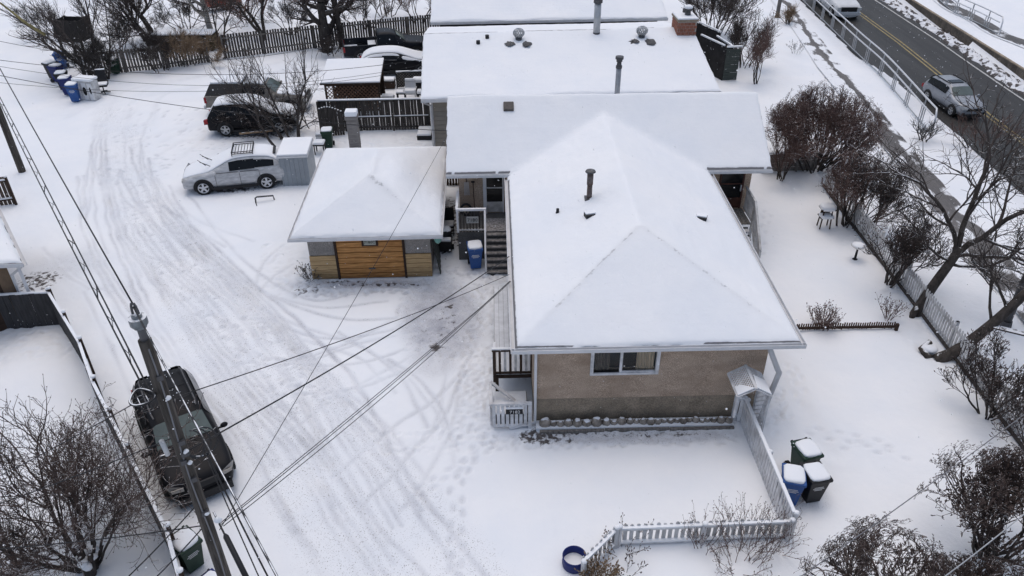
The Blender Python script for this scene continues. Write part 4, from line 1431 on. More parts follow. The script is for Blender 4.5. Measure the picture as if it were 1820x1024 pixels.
gd = MB()
GF.box(gd, 1.0, 3.34, 0.06, 0.10, 0.0, 1.76)
gdo = gd.build('garage_door', BROWN, gar)
for i in range(8):
    GF.piece('door_plank', ORANGE, gdo, 1.01, 3.33, 0.0 + 0.004 * (i % 2), 0.055, 0.02 + i * 0.217, 0.02 + i * 0.217 + 0.190)
b = MB()
GF.box(b, 2.06, 2.30, -0.03, -0.004, 0.40, 0.45)
b.build('handle', DSTEEL, gdo)
b = MB()
GF.box(b, 1.92, 2.50, -0.06, -0.032, 1.38, 1.66)
sg = b.build('number_board', BROWN, gar)
b = MB()
GF.box(b, 2.0, 2.42, -0.075, -0.062, 1.44, 1.66)
pl = b.build('number_plate', mat('pale_plate', (0.40, 0.42, 0.37), 0.7, 0.2), gar)
text(pl, '7180C', GF(2.21, -0.080, 1.55), 0.145, GF.x, (0, 0, 1), PBLACK)
ch = MB()
p = site(631, 258.5, 2.15)
ch.obox(p + A(0, 0.05, 0.35), GF.x * 0.21, GF.y * 0.2, (0, 0, 0.85))
ch.obox(p + A(0, 0.05, 1.26), GF.x * 0.26, GF.y * 0.25, (0, 0, 0.07))
chim = ch.build('chimney', mat('weathered_clapboard', (0.20, 0.185, 0.175), 0.85, 0.3, 2.5, stretch=(1, 1, 7)), gar)
b = MB()
b.obox(p + A(0, 0.05, 1.44), GF.x * 0.25, GF.y * 0.24, (0, 0, 0.11))
b.build('snow_cap', SNOW, chim, bev=0.05)
for i in range(7):
    b = MB()
    b.obox(p + A(0, 0.05, 0.02 + i * 0.17), GF.x * 0.218, GF.y * 0.208, (0, 0, 0.075))
    b.build('clapboard', mat('weathered_clapboard', (0.20, 0.185, 0.175)), chim)
b = MB()
b.ball(GF(4.62, -0.1, 1.62), 0.13, 0.13, 0.16, 10, 7)
tag(b.build('hanging_pot', TEAL, smooth=True), 'pale teal pot hanging under the right eave of the garage', 'pot')

# --- gabled neighbours behind
def gable_house(name, label, o0, o1, ze, zr, dp, wall_m, inset=0.5, thin=None):
    fr = Frame(o0, o1 - o0)
    L = np.linalg.norm((o1 - o0)[:2])
    root = thing(name, label, 'house', fr(L / 2, dp / 2))
    s = (zr - ze) / (dp / 2)
    zf = lambda U, V: ze + smin(s * V, s * (dp - V), 0.03)
    g = MB()
    c = [fr(0, 0, ze), fr(L, 0, ze), fr(L, dp, ze), fr(0, dp, ze), fr(0, dp / 2, zr), fr(L, dp / 2, zr)]
    g.add(c + [v - A(0, 0, 0.16) for v in c], [(0, 1, 5, 4), (2, 3, 4, 5), (6, 7, 1, 0), (8, 9, 3, 2), (0, 4, 10, 6), (4, 3, 9, 10), (1, 7, 11, 5), (5, 11, 8, 2), (7, 6, 10, 11), (10, 9, 8, 11)])
    rf = g.build('roof', SHINGLE, root)
    roof_snow(root, fr, lin(0, L, 0.2), lin(0, dp, 0.15), zf, 0.09, thin=thin, seed=23)
    g = MB()
    gutter(g, fr(0, -0.005, ze + 0.02), fr(L, -0.005, ze + 0.02), -fr.y, 0.12, 0.13)
    g.build('gutter', WHITE, root)
    g = MB()
    for (u0, u1, v0, v1) in ((inset, L - inset, inset, inset + 0.2), (inset, L - inset, dp - inset - 0.2, dp - inset), (inset, inset + 0.2, inset + 0.2, dp - inset - 0.2), (L - inset - 0.2, L - inset, inset + 0.2, dp - inset - 0.2)):
        fr.box(g, u0, u1, v0, v1, -0.1, ze - 0.05)
    for u in (inset, L - inset - 0.2):
        g.slab([fr(u, inset, ze - 0.05), fr(u, dp - inset, ze - 0.05), fr(u, dp / 2, zr - 0.2)], fr.x, 0.2)
    g.build('wall', wall_m, root)
    return root, fr, L, zf
nb, NF, NL, nzf = gable_house('neighbour_house', 'long low house with wide snowy roof, brick chimney and metal vents', site(748, 177, 3.2), site(1281, 162, 3.2), 3.2, 4.42, 11.3, BEIGE,
                              thin=lambda U, V: 1.05 * np.exp(-((V - 5.70) / 0.08) ** 2) * (np.sin(U * 1.1) > -0.8) * (U < 11.6))
for i in range(14):
    NF.piece('siding_board', BEIGE, nb, 0.49, 1.25, 0.475 - 0.012 * (i % 2 == 5), 0.495, 0.08 + i * 0.215, 0.08 + i * 0.215 + 0.20)
b = MB()
NF.box(b, 0.42, 0.489, 0.46, 0.55, 0, 3.1)
b.build('corner_board', WHITE, nb)
b = MB()
b.beam(NF(0.15, 0.05, 3.0), NF(0.40, 0.42, 2.75), 0.07, 0.07)
b.beam(NF(0.40, 0.42, 2.75), NF(0.40, 0.42, 0.1), 0.07, 0.07, up=(1, 0, 0))
b.build('downspout', WHITE, nb)
def nroof(px, py):
    z = 4.0
    for _ in range(20):
        p = site(px, py, z)
        q = p - NF.o
        z = 0.5 * z + 0.5 * float(nzf(np.array([q @ NF.x]), np.array([q @ NF.y]))[0])
    return p
p = nroof(1219, 66)
p = p + NF.y * 0.35
b = MB()
b.obox(p + A(0, 0.25, 0.22), NF.x * 0.46, NF.y * 0.6, (0, 0, 0.55))
ch = b.build('brick_chimney', MORTAR, nb)
for r in range(6):
    for k in range(5):
        off = 0.09 if r % 2 else 0.0
        u0, u1 = max(-0.468, -0.468 + k * 0.19 - off + 0.008), min(0.468, -0.468 + (k + 1) * 0.19 - off - 0.008)
        if u1 - u0 > 0.03:
            piece('brick', BRICK, ch, p + A(0, 0.25, 0) + NF.x * (u0 + u1) / 2 - NF.y * 0.605 + A(0, 0, -0.12 + r * 0.15), NF.x * (u1 - u0) / 2, NF.y * 0.012, A(0, 0, 0.065))
    for k in range(4):
        v0 = -0.59 + k * 0.30 + (0.08 if r % 2 else 0)
        v1 = min(0.60, v0 + 0.28)
        piece('brick', BRICK, ch, p + A(0, 0.25, 0) + NF.y * (v0 + v1) / 2 - NF.x * 0.468 + A(0, 0, -0.12 + r * 0.15), NF.x * 0.012, NF.y * (v1 - v0) / 2, A(0, 0, 0.065))
b = MB()
b.obox(p + A(0, 0.25, 0.80), NF.x * 0.52, NF.y * 0.66, (0, 0, 0.04))
b.build('cap_slab', CONC, ch)
b = MB()
b.obox(p + A(0, 0.25, 0.88), NF.x * 0.50, NF.y * 0.64, (0, 0, 0.045))
b.build('snow_cap', SNOW, ch, bev=0.03)
b = MB()
pc_ = p + A(0.12, 0.25, 0)
b.cyl(pc_, 0.16, 0.90, 1.12, 12, 0.13)
b.cyl(pc_, 0.22, 1.18, 1.24, 12)
b.cyl(pc_ + A(-0.05, 0.5, 0), 0.12, 0.9, 1.1, 12)
pt = b.build('chimney_pot', DSTEEL, ch)
b = MB()
b.ball(pc_ + A(0, 0, 1.29), 0.22, 0.22, 0.12, 10, 6)
b.build('snow_cap', SNOW, pt, smooth=True)
p = nroof(1060, 62)
b = MB()
b.cyl(p, 0.17, -0.2, 1.55, 14)
fl = b.build('flue', STEEL, nb, smooth=True)
b = MB()
b.cyl(p, 0.20, -0.05, 0.14, 14, 0.17)
b.cyl(p, 0.22, 1.55, 1.75, 14)
b.cyl(p, 0.15, 1.75, 1.95, 14)
b.cyl(p, 0.22, 1.95, 2.1, 14)
b.build('flue_cap', DSTEEL, fl)
for q in ((922, 74), (1140, 70)):
    p = nroof(*q)
    b = MB()
    b.cyl(p, 0.16, -0.1, 0.25, 12)
    tv = b.build('turbine_vent', DSTEEL, nb, smooth=True)
    b = MB()
    for k in range(12):
        an = k * math.pi / 6
        pts = [p + A(0.27 * math.sin(t) * math.cos(an + 0.5 * t), 0.27 * math.sin(t) * math.sin(an + 0.5 * t), 0.42 - 0.2 * math.cos(t)) for t in np.linspace(0.3, 2.8, 6)]
        b.tube(pts, 0.035, 4)
    b.build('vane', STEEL, tv)
    b = MB()
    for sx in (-0.42, 0.34):
        b.ball(p + NF.x * sx - NF.y * (0.35 + 0.2 * sx) + A(0, 0, -0.0), 0.28, 0.42, 0.09, 11, 5, jit=0.3)
    b.build_each('bare_patch', SHINGLE, tv)
for q in ((866, 71), (850, 81)):
    p = nroof(*q)
    b = MB()
    b.cyl(p, 0.10, -0.05, 0.24, 10)
    b.build('vent_pipe', PBLACK, nb)
cb, CF, CL, czf = gable_house('far_house', 'farthest house with plain snowy roof at the top edge of the view', site(765, 40, 3.0), site(1187, 32, 3.0), 3.0, 4.5, 11.0, mat('dark_siding', (0.035, 0.034, 0.037), 0.8, 0.2))

# --- outbuilding at the left edge, square to the alley
EF = Frame(site(40, 468, 2.4), A(-0.5, -0.4, 0) * -1)
p = site(40, 468, 2.4)
EU = unit(A(-2.6, 3.4, 0))
EF = Frame(p, A(EU[1], -EU[0], 0))
eb = thing('outbuilding', 'tan outbuilding with snowy roof at the left edge beside the alley', 'shed', EF(-3, 3))
b = MB()
c = [EF(0, 0, 2.4), EF(0, 6.5, 2.4), EF(-3.2, 6.5, 3.5), EF(-3.2, 0, 3.5), EF(-6.4, 0, 2.4), EF(-6.4, 6.5, 2.4)]
b.add(c + [v - A(0, 0, 0.14) for v in c], [(0, 1, 2, 3), (3, 2, 5, 4), (6, 7, 1, 0), (0, 3, 9, 6), (3, 4, 10, 9), (1, 7, 8, 2), (2, 8, 11, 5), (10, 11, 8, 9), (9, 8, 7, 6), (4, 5, 11, 10)])
b.build('roof', SHINGLE, eb)
roof_snow(eb, EF, lin(-6.4, 0, 0.1), lin(0, 6.5, 0.1), lambda U, V: 2.4 + smin(0.344 * (-U), 0.344 * (U + 6.4), 0.04), 0.10, seed=33)
b = MB()
EF.box(b, -6.0, -0.45, 0.45, 0.6, -0.1, 2.4)
EF.box(b, -0.6, -0.45, 0.6, 6.1, -0.1, 2.3)
b.slab([EF(-6.0, 0.45, 2.35), EF(-0.45, 0.45, 2.35), EF(-3.2, 0.45, 3.3)], EF.y, 0.15)
b.build('wall', mat('brown_stucco', (0.20, 0.14, 0.095), 0.95, 0.25, 2, 0.5, 50), eb)
b = MB()
gutter(b, EF(0.005, -0.05, 2.42), EF(0.005, 6.5, 2.42), EF.x, 0.1, 0.1)
b.beam(EF(0, -0.02, 2.33), EF(-3.2, -0.02, 3.43), 0.03, 0.13)
b.beam(EF(-3.2, -0.02, 3.43), EF(-6.4, -0.02, 2.33), 0.03, 0.13)
b.build('gutter', WHITE, eb)
b = MB()
EF.box(b, -0.2, -0.1, 0.1, 0.2, 0, 2.3)
b.beam(EF(0.05, 0.1, 2.3), EF(-0.40, 0.42, 1.9), 0.07, 0.07)
b.beam(EF(-0.40, 0.42, 1.9), EF(-0.40, 0.42, 0), 0.07, 0.07, up=(1, 0, 0))
b.build('downspout', WHITE, eb)
b = MB()
EF.box(b, -1.6, -0.8, 0.43, 0.47, 0.0, 1.9)
b.build('door', BROWN, eb)

# ------------------------------------------------------------------ vehicles
def ring_at(st, t):
    """cross-section of a body station (x, zs, zt, w, wt): 13 points, left sill to right sill"""
    x, zs, zt, w_, wt = st
    zm = 0.30 + (zs - 0.30) * 0.55
    half = [(0.60 * w_, 0.20), (0.93 * w_, 0.26), (w_, zm), (0.975 * w_, zs), (wt + 0.02, zt - 0.05 * min(1, (zt - zs) * 4)), (wt * 0.82, zt), (0.0, zt + 0.02)]
    L = [(x, y, z) for y, z in half]
    R = [(x, -y, z) for y, z in half[-2::-1]]
    return np.array(L + R)
def side_pt(st, f, sgn, out=0.0):
    x, zs, zt, w_, wt = st
    a, b_ = A(x, sgn * 0.975 * w_, zs), A(x, sgn * (wt + 0.02), zt - 0.05 * min(1, (zt - zs) * 4))
    return a * (1 - f) + b_ * f + A(0, sgn * out, out * 0.3)
def wheel(root, x, y, r, sgn, spokes=5, rim_m=STEEL):
    b = MB()
    w_ = 0.20
    prof = [(0.55, -0.5), (0.90, -0.5), (1.0, -0.35), (1.0, 0.35), (0.90, 0.5), (0.66, 0.5), (0.62, 0.38), (0.0, 0.30)]
    n = 22
    vs = [A(x + r * q * math.cos(t), y + sgn * h * w_, r + r * q * math.sin(t)) for q, h in prof for t in np.arange(n) * 2 * math.pi / n]
    b.add(vs, [(i * n + j, i * n + (j + 1) % n, (i + 1) * n + (j + 1) % n, (i + 1) * n + j) for i in range(len(prof) - 1) for j in range(n)])
    wh = b.build('wheel', RUBBER, root, local=True, smooth=True)
    b = MB()
    for k in range(spokes):
        t = k * 2 * math.pi / spokes + 0.3
        d = A(math.cos(t), 0, math.sin(t))
        b.obox(A(x, y + sgn * 0.40 * w_, r) + d * r * 0.34, d * r * 0.28, A(0, 0.012, 0), A(-d[2], 0, d[0]) * r * 0.115)
    tt = np.linspace(0, 2 * math.pi, 23)
    b.tube([A(x + r * 0.635 * math.cos(t), y + sgn * 0.42 * w_, r + r * 0.635 * math.sin(t)) for t in tt], 0.022, 5, False)
    b.obox(A(x, y + sgn * 0.42 * w_, r), A(0.05, 0, 0), A(0, 0.012, 0), A(0, 0, 0.05))
    b.build('rim', rim_m, wh, local=True)
    return wh
def vehicle(name, label, cat, loc, heading, scale, st, paint, wheels, r=0.34, glass=(), wind=None, rear=None, snow=(), low=PBLACK, rim=STEEL, group=None,
            lamps=True, lampm=HEADL, roofm=None):
    """st: body stations from nose to tail; glass: side windows (i, j, f0, f1); wind: (i, j) windscreen stations; snow: (i, j, k0, k1, thickness)"""
    root = thing(name, label, cat, (loc[0], loc[1], 0.0), heading, group, scale)
    R = [ring_at(s, 0) for s in st]
    k = 13
    b = MB()
    vs = np.vstack(R)
    fs, mi = [], []
    for i in range(len(st) - 1):
        for j in range(k):
            fs.append((i * k + j, (i + 1) * k + j, (i + 1) * k + (j + 1) % k, i * k + (j + 1) % k))
    fs.append(tuple(range(k)))
    fs.append(tuple(range((len(st) - 1) * k, len(st) * k))[::-1])
    b.add(vs, fs)
    body = b.build('body', paint, root, local=True, smooth=True, sub=1)
    W = max(s[3] for s in st)   # sill cladding and dark arches
    for sgn in (1, -1):
        for x in wheels:
            b = MB()
            n = 20
            t = np.linspace(-0.25, math.pi + 0.25, n)
            b.add([A(x + 1.18 * r * math.cos(q), sgn * (W * 0.90), r + 1.18 * r * math.sin(q)) for q in t] + [A(x + 1.18 * r * math.cos(q), sgn * (W + 0.004), r + 1.18 * r * math.sin(q)) for q in t],
                  [(i, i + 1, n + i + 1, n + i) for i in range(n - 1)] + [tuple(range(n, 2 * n))])
            b.build('wheel_arch', low, root, local=True)
        b = MB()
        b.box(wheels[1] + 1.1 * r, wheels[0] - 1.1 * r, sgn * W * 0.985 - 0.03, sgn * W * 0.985 + 0.03, 0.20, 0.33)
        b.build('sill', low, root, local=True)
    for x in wheels:
        for sgn in (1, -1):
            wheel(root, x, sgn * (W - 0.075), r, sgn, rim_m=rim)
    for i, j, f0, f1 in glass:
        for sgn in (1, -1):
            b = MB()
            ks = list(range(i, j + 1))
            lo = [side_pt(st[q], f0, sgn, 0.012) for q in ks]
            hi = [side_pt(st[q], f1, sgn, 0.012) for q in ks]
            n = len(ks)
            b.add(lo + hi, [(q, q + 1, n + q + 1, n + q) for q in range(n - 1)])
            b.build('side_window', GLASS, root, local=True)
    def pane(nm, i, j, f0, f1, m, out):
        a, c = R[i], R[j]
        sx = out / abs(out) if out else 1
        pts = []
        for f in (f0, f1):
            row = a * (1 - f) + c * f
            q = row[4:9].copy()
            q[0, 1] *= 0.95
            q[-1, 1] *= 0.95
            q += A(abs(out) * sx, 0, abs(out) * 1.1)
            pts.append(q)
        g = MB()
        g.add(np.vstack(pts), [(q, q + 1, 5 + q + 1, 5 + q) for q in range(4)])
        g.build(nm, m, root, local=True, smooth=True)
    if wind: pane('windscreen', wind[0], wind[1], 0.06, 0.90, WGLASS if len(wind) < 3 else wind[2], 0.022)
    if rear: pane('rear_window', rear[0], rear[1], 0.10, 0.85, GLASS, -0.022)
    for i, j, k0, k1, th in snow:
        g = MB()
        rows = [R[q][k0:k1 + 1] for q in range(i, j + 1)]
        # subdivide for a soft edge
        P = np.array(rows)
        n, m_ = P.shape[0], P.shape[1]
        top = P + A(0, 0, th)
        top[0, :, 2] -= th * 0.55
        top[-1, :, 2] -= th * 0.55
        top[:, 0, 2] -= th * 0.45
        top[:, -1, 2] -= th * 0.45
        idx = lambda a_, b_: a_ * m_ + b_
        fs = [(idx(a_, b_), idx(a_ + 1, b_), idx(a_ + 1, b_ + 1), idx(a_, b_ + 1)) for a_ in range(n - 1) for b_ in range(m_ - 1)]
        N = n * m_
        fs2 = [tuple(N + q for q in f[::-1]) for f in fs]
        rim_ = [(idx(0, b_), idx(0, b_ + 1)) for b_ in range(m_ - 1)] + [(idx(a_, m_ - 1), idx(a_ + 1, m_ - 1)) for a_ in range(n - 1)] + \
               [(idx(n - 1, b_ + 1), idx(n - 1, b_)) for b_ in range(m_ - 2, -1, -1)] + [(idx(a_ + 1, 0), idx(a_, 0)) for a_ in range(n - 2, -1, -1)]
        fs3 = [(p, q, N + q, N + p) for p, q in rim_]
        g.add(np.vstack([top.reshape(-1, 3), (P - A(0, 0, 0.03)).reshape(-1, 3)]), fs + fs2 + fs3)
        g.build('snow_cap', SNOW, root, local=True, smooth=True, sub=1)
    if lamps:
        for sgn in (1, -1):
            s0, s1 = st[1], st[2]
            g = MB()
            g.add([A(s0[0] + 0.03, sgn * s0[3] * 0.60, s0[1] - 0.12), A(s0[0] - 0.08, sgn * (s0[3] + 0.0), s0[1] - 0.10), A(s1[0] + 0.12, sgn * (s1[3] + 0.005), s1[1] - 0.06), A(s1[0] + 0.20, sgn * (s1[3] - 0.02), s1[1] + 0.02), A(s0[0] + 0.01, sgn * s0[3] * 0.62, s0[1] + 0.01)],
                  [(0, 1, 2, 3, 4)])
            g.slab([A(s0[0] + 0.02, sgn * s0[3] * 0.60, s0[1] - 0.10), A(s0[0] - 0.03, sgn * s0[3] * 0.98, s0[1] - 0.09), A(s0[0] - 0.03, sgn * s0[3] * 0.98, s0[1] + 0.0), A(s0[0] + 0.0, sgn * s0[3] * 0.60, s0[1] + 0.0)], (1, 0, 0.2), 0.04)
            g.build('headlight', lampm, root, local=True)
            e = st[-2]
            g = MB()
            g.obox(A(e[0] - 0.05, sgn * e[3] * 0.90, e[1] - 0.07), (0.10, 0, 0.02), (0, e[3] * 0.11, 0), (0, 0, 0.12))
            g.build('tail_light', TAIL, root, local=True)
    return root
def mirrors(root, x, w_, z, m):
    for sgn in (1, -1):
        b = MB()
        b.ball((x, sgn * (w_ + 0.10), z), 0.07, 0.11, 0.08, 8, 6)
        b.box(x - 0.02, x + 0.02, min(sgn * (w_ - 0.08), sgn * (w_ + 0.06)), max(sgn * (w_ - 0.08), sgn * (w_ + 0.06)), z - 0.06, z - 0.02)
        b.build('wing_mirror', m, root, local=True, smooth=True)
def box_part(root, name, m, *boxes):
    b = MB()
    for q in boxes:
        b.box(*q)
    return b.build(name, m, root, local=True)
SUV = [(2.30, .55, .60, .62, .50), (2.25, .80, .84, .80, .60), (1.95, .93, .98, .90, .72), (1.15, 1.00, 1.06, .93, .78), (0.98, 1.02, 1.12, .93, .76), (0.30, 1.05, 1.58, .93, .66),
       (-0.05, 1.06, 1.66, .93, .66), (-0.9, 1.07, 1.68, .93, .66), (-1.5, 1.08, 1.66, .93, .65), (-1.85, 1.07, 1.60, .91, .63), (-2.18, 1.05, 1.12, .88, .72), (-2.28, .85, .90, .82, .70), (-2.30, .5, .55, .75, .6)]
CROSS = [(2.33, .52, .56, .60, .48), (2.27, .72, .77, .80, .60), (1.95, .86, .92, .90, .72), (1.25, .95, 1.03, .92, .78), (0.95, .98, 1.10, .92, .76), (0.15, 1.02, 1.55, .92, .64),
         (-0.25, 1.03, 1.62, .92, .64), (-0.95, 1.05, 1.63, .92, .64), (-1.45, 1.07, 1.58, .92, .63), (-1.80, 1.08, 1.49, .90, .61), (-2.22, 1.02, 1.10, .86, .70), (-2.33, .78, .84, .80, .68), (-2.33, .45, .5, .72, .6)]
UP = math.pi / 2
def deg(d): return math.radians(d)

# black SUV by the fence, bonnet towards the viewer
f_m, r_m = A(-7.87, 13.75, 0), A(-9.80, 16.72, 0)
hd = math.atan2(*(f_m - r_m)[1::-1])
suv = vehicle('parked_suv', 'black parked SUV with a bare roof behind the near utility pole', 'SUV', (f_m + r_m) / 2 + A(-0.1, 0.12, 0), hd, 0.95, SUV, BLACKP, (1.38, -1.40), 0.36,
              [(5, 7, .12, .86), (7, 9, .12, .84)], (4, 5), (10, 9), lampm=AMBER)
mirrors(suv, 0.85, 0.95, 1.10, BLACKP)
box_part(suv, 'grille', PBLACK, (2.27, 2.33, -0.42, 0.42, 0.62, 0.80), (2.24, 2.36, -0.70, 0.70, 0.22, 0.46))
for sy in (0.56, -0.56):
    b = MB()
    b.tube([A(0.25, sy, 1.66), A(0.1, sy * 1.04, 1.73), A(-1.45, sy * 1.04, 1.75), A(-1.62, sy, 1.68)], 0.022, 6)
    b.build('roof_rail', DSTEEL, suv, local=True)
b = MB()
for y in (0.25, -0.35):
    b.tube([A(1.06, y, 1.13), A(0.92, y - 0.1, 1.19), A(0.78, y - 0.45, 1.27)], 0.014, 5)
b.build_each('wiper', PBLACK, suv, local=True)
b = MB()
b.box(-1.78, -1.72, -0.3, 0.35, 1.655, 1.67)
b.box(0.98, 1.03, -0.6, 0.3, 1.10, 1.125)
b.box(1.08, 1.12, -0.75, -0.35, 1.07, 1.09)
for k in range(40):
    x_, y_ = random.uniform(-1.6, 0.2), random.uniform(-.55, .55)
    b.ball((x_, y_, 1.695), 0.014, 0.014, 0.006, 5, 3)
b.build('snow_flecks', SNOW, suv, local=True)['kind'] = 'stuff'
b = MB()
for x in (-0.2, -0.8, -1.4):
    b.box(x - 0.008, x + 0.008, -0.52, 0.52, 1.695, 1.705)
b.build_each('roof_groove', PBLACK, suv, local=True)

# silver crossover with roof basket, nose to the left
car = vehicle('crossover', 'silver crossover under snow with a roof basket beside the metal shed', 'car', A(-12.22, 31.80, 0), math.pi + deg(16.0) - deg(4), 0.965, CROSS, DUSTY, (1.40, -1.36), 0.36,
              [(5, 7, .06, .80), (7, 9, .10, .72)], None, None, snow=[(1, 10, 4, 8, 0.055)], rim=LSTEEL)
mirrors(car, 0.78, 0.93, 1.06, DUSTY)
b = MB()
for y in (-0.55, 0.55):
    for z in (1.70, 1.78):
        b.tube([A(-0.05, y, z), A(-0.95, y, z)], 0.019, 6)
for x in (-0.05, -0.95):
    for z in (1.70, 1.78):
        b.tube([A(x, -0.55, z), A(x, 0.55, z)], 0.019, 6)
    for y in (-0.55, 0.55):
        b.tube([A(x, y, 1.60), A(x, y, 1.79)], 0.02, 6)
for k in range(1, 7):
    b.tube([A(-0.05 - k * 0.13, -0.55, 1.70), A(-0.05 - k * 0.13, 0.55, 1.70)], 0.014, 5)
b.build('roof_basket', PBLACK, car, local=True)
b = MB()
for y0, x0 in ((0.40, 0.96), (-0.25, 0.92)):
    b.tube([A(x0, y0, 1.14), A(x0 + 0.34, y0 + 0.18, 1.44), A(x0 + 0.40, y0 + 0.2, 1.47)], 0.017, 5)
    b.tube([A(x0 + 0.14, y0 + 0.34, 1.35), A(x0 + 0.50, y0 + 0.06, 1.53)], 0.014, 5)
b.build_each('raised_wiper', PBLACK, car, local=True)
box_part(car, 'spoiler', PBLACK, (-1.92, -1.80, -0.40, 0.40, 1.50, 1.54))
b = MB()
for sgn in (1, -1):
    for x0, x1 in ((0.75, -0.22), (-0.30, -1.10)):
        b.box(x1, x0, sgn * 0.915 - 0.012, sgn * 0.915 + 0.012, 0.985, 1.005)
    for x in (-0.26, 0.80, -1.12):
        b.box(x - 0.008, x + 0.008, sgn * 0.925 - 0.008, sgn * 0.925 + 0.008, 0.36, 0.98)
b.build_each('door_seam', DSTEEL, car, local=True)

# dark SUV with a full snow roof, half behind the small tree, rear to the left
d1 = vehicle('parked_suv', 'dark SUV with a thick white roof parked behind the small bare tree', 'SUV', A(-13.15, 38.25, 0), deg(7), 0.96, SUV, BLACKP, (1.38, -1.40), 0.36,
             [(5, 7, .05, .80), (7, 9, .08, .80)], None, None, snow=[(1, 9, 4, 8, 0.12), (9, 11, 4, 8, 0.03)])
mirrors(d1, 0.85, 0.95, 1.10, BLACKP)
box_part(d1, 'snow_shelf', SNOW, (-2.42, -2.26, -0.75, 0.75, 0.62, 0.72))

# champagne pickup with a topper behind it
PK = [(2.75, .60, .64, .70, .55), (2.70, .92, .97, .86, .66), (2.3, 1.05, 1.10, .93, .76), (1.35, 1.10, 1.16, .95, .80), (1.15, 1.12, 1.22, .95, .78), (0.55, 1.14, 1.70, .95, .68),
      (0.2, 1.15, 1.80, .95, .68), (-0.5, 1.15, 1.80, .95, .68), (-0.62, 1.15, 1.76, .95, .68), (-0.66, 1.10, 1.14, .93, .80), (-0.68, 0.55, .60, .9, .8)]
def pickup(label, loc, hd, sc, paint, snow, bedsnow, topper=None):
    t = vehicle('pickup_truck', label, 'pickup', loc, hd, sc, PK, paint, (1.85, -1.75), 0.40, [(5, 6, .12, .86), (6, 8, .12, .86)], (4, 5), (9, 8), snow=snow, lamps=False)
    mirrors(t, 1.05, 1.0, 1.22, paint)
    b = MB()
    for sgn in (1, -1):
        b.box(-2.80, -0.70, min(sgn * 0.84, sgn * 0.955), max(sgn * 0.84, sgn * 0.955), 0.50, 1.14)
    b.box(-2.84, -2.76, -0.84, 0.84, 0.50, 1.12)
    b.build('bed', paint, t, local=True, bev=0.02)
    box_part(t, 'bed_floor', PBLACK, (-2.76, -0.70, -0.84, 0.84, 0.55, 0.66))
    box_part(t, 'bumper', LSTEEL, (-2.96, -2.86, -0.90, 0.90, 0.42, 0.58))
    box_part(t, 'front_bumper', LSTEEL, (2.68, 2.80, -0.88, 0.88, 0.38, 0.56))
    box_part(t, 'grille', PBLACK, (2.68, 2.765, -0.56, 0.56, 0.62, 0.92))
    for sgn in (1, -1):
        box_part(t, 'tail_light', TAIL, (-2.85, -2.72, sgn * 0.90 - 0.07, sgn * 0.90 + 0.07, 0.76, 1.08))
        box_part(t, 'headlight', HEADL, (2.62, 2.77, sgn * 0.73 - 0.13, sgn * 0.73 + 0.13, 0.72, 0.92))
        b = MB()
        n = 18
        q = np.linspace(0, math.pi, n)
        b.add([A(-1.75 + 0.48 * math.cos(k), sgn * 0.80, 0.42 + 0.48 * math.sin(k)) for k in q] + [A(-1.75 + 0.48 * math.cos(k), sgn * 0.961, 0.42 + 0.48 * math.sin(k)) for k in q],
              [(i, i + 1, n + i + 1, n + i) for i in range(n - 1)] + [tuple(range(n, 2 * n))])
        b.build('wheel_arch', PBLACK, t, local=True)
    if topper:
        g = MB()
        P = [A(-2.80, 0.86, 1.14), A(-0.72, 0.86, 1.14), A(-0.72, 0.68, 1.74), A(-2.45, 0.68, 1.74)]
        Q = [q * A(1, -1, 1) for q in P]
        g.add(P + Q, [(0, 1, 2, 3), (7, 6, 5, 4), (3, 2, 6, 7), (0, 3, 7, 4), (1, 5, 6, 2)])
        tp = g.build('topper', topper, t, local=True)
        box_part(t, 'topper_snow', SNOW, (-2.42, -0.74, -0.64, 0.64, 1.75, 1.84))
    if bedsnow:
        box_part(t, 'bed_snow', SNOW, (-2.74, -1.9, -0.82, 0.82, 0.66, 0.74), (-1.2, -0.72, -0.82, 0.82, 0.66, 0.95))
    return t
pk1 = pickup('champagne pickup with dark topper and snowy roof, farthest back behind the bare tree', A(-13.55, 40.95, 0), deg(2), 0.95, CHAMP, [(1, 4, 4, 8, 0.10), (5, 8, 4, 8, 0.12)], False, mat('dark_topper', (0.05, 0.046, 0.044), 0.5, 0.3, 3))
pk2 = pickup('black pickup with an open bed and red tail light beside the board fence', A(-7.85, 50.0, 0), deg(12), 0.97, CHARP, [], True)
blk = vehicle('parked_sedan', 'black sedan with snowy roof and windows parked in front of the black pickup', 'car', A(-6.75, 47.15, 0), deg(4), 0.98,
              [(s[0] * 1.0, s[1] * .95, (s[2] * .88 if s[2] > 1.2 else s[2] * .95), s[3], s[4]) for s in CROSS], BLACKP, (1.40, -1.36), 0.34,
              [(5, 7, .06, .62), (7, 9, .10, .5)], None, None, snow=[(1, 11, 4, 8, 0.08), (5, 10, 3, 4, 0.03), (5, 10, 8, 9, 0.03), (1, 5, 3, 4, 0.04), (1, 5, 8, 9, 0.04)])
pk3 = pickup('white pickup driving down the left lane at the top of the road', A(24.45, 60.4, 0), deg(-91), 1.0, WHITEP, [], False)
rav = vehicle('moving_suv', 'silver grey SUV driving on the wet road', 'SUV', A(23.75, 40.35, 0), deg(-84), 0.82, SUV, SILVER, (1.38, -1.40), 0.36,
              [(5, 7, .10, .88), (7, 9, .12, .84)], (4, 5), (10, 9))
mirrors(rav, 0.85, 0.95, 1.10, SILVER)
box_part(rav, 'grille', PBLACK, (2.20, 2.30, -0.52, 0.52, 0.62, 0.76), (2.18, 2.33, -0.62, 0.62, 0.24, 0.44), (2.16, 2.30, 0.60, 0.74, 0.36, 0.52), (2.16, 2.30, -0.74, -0.60, 0.36, 0.52))
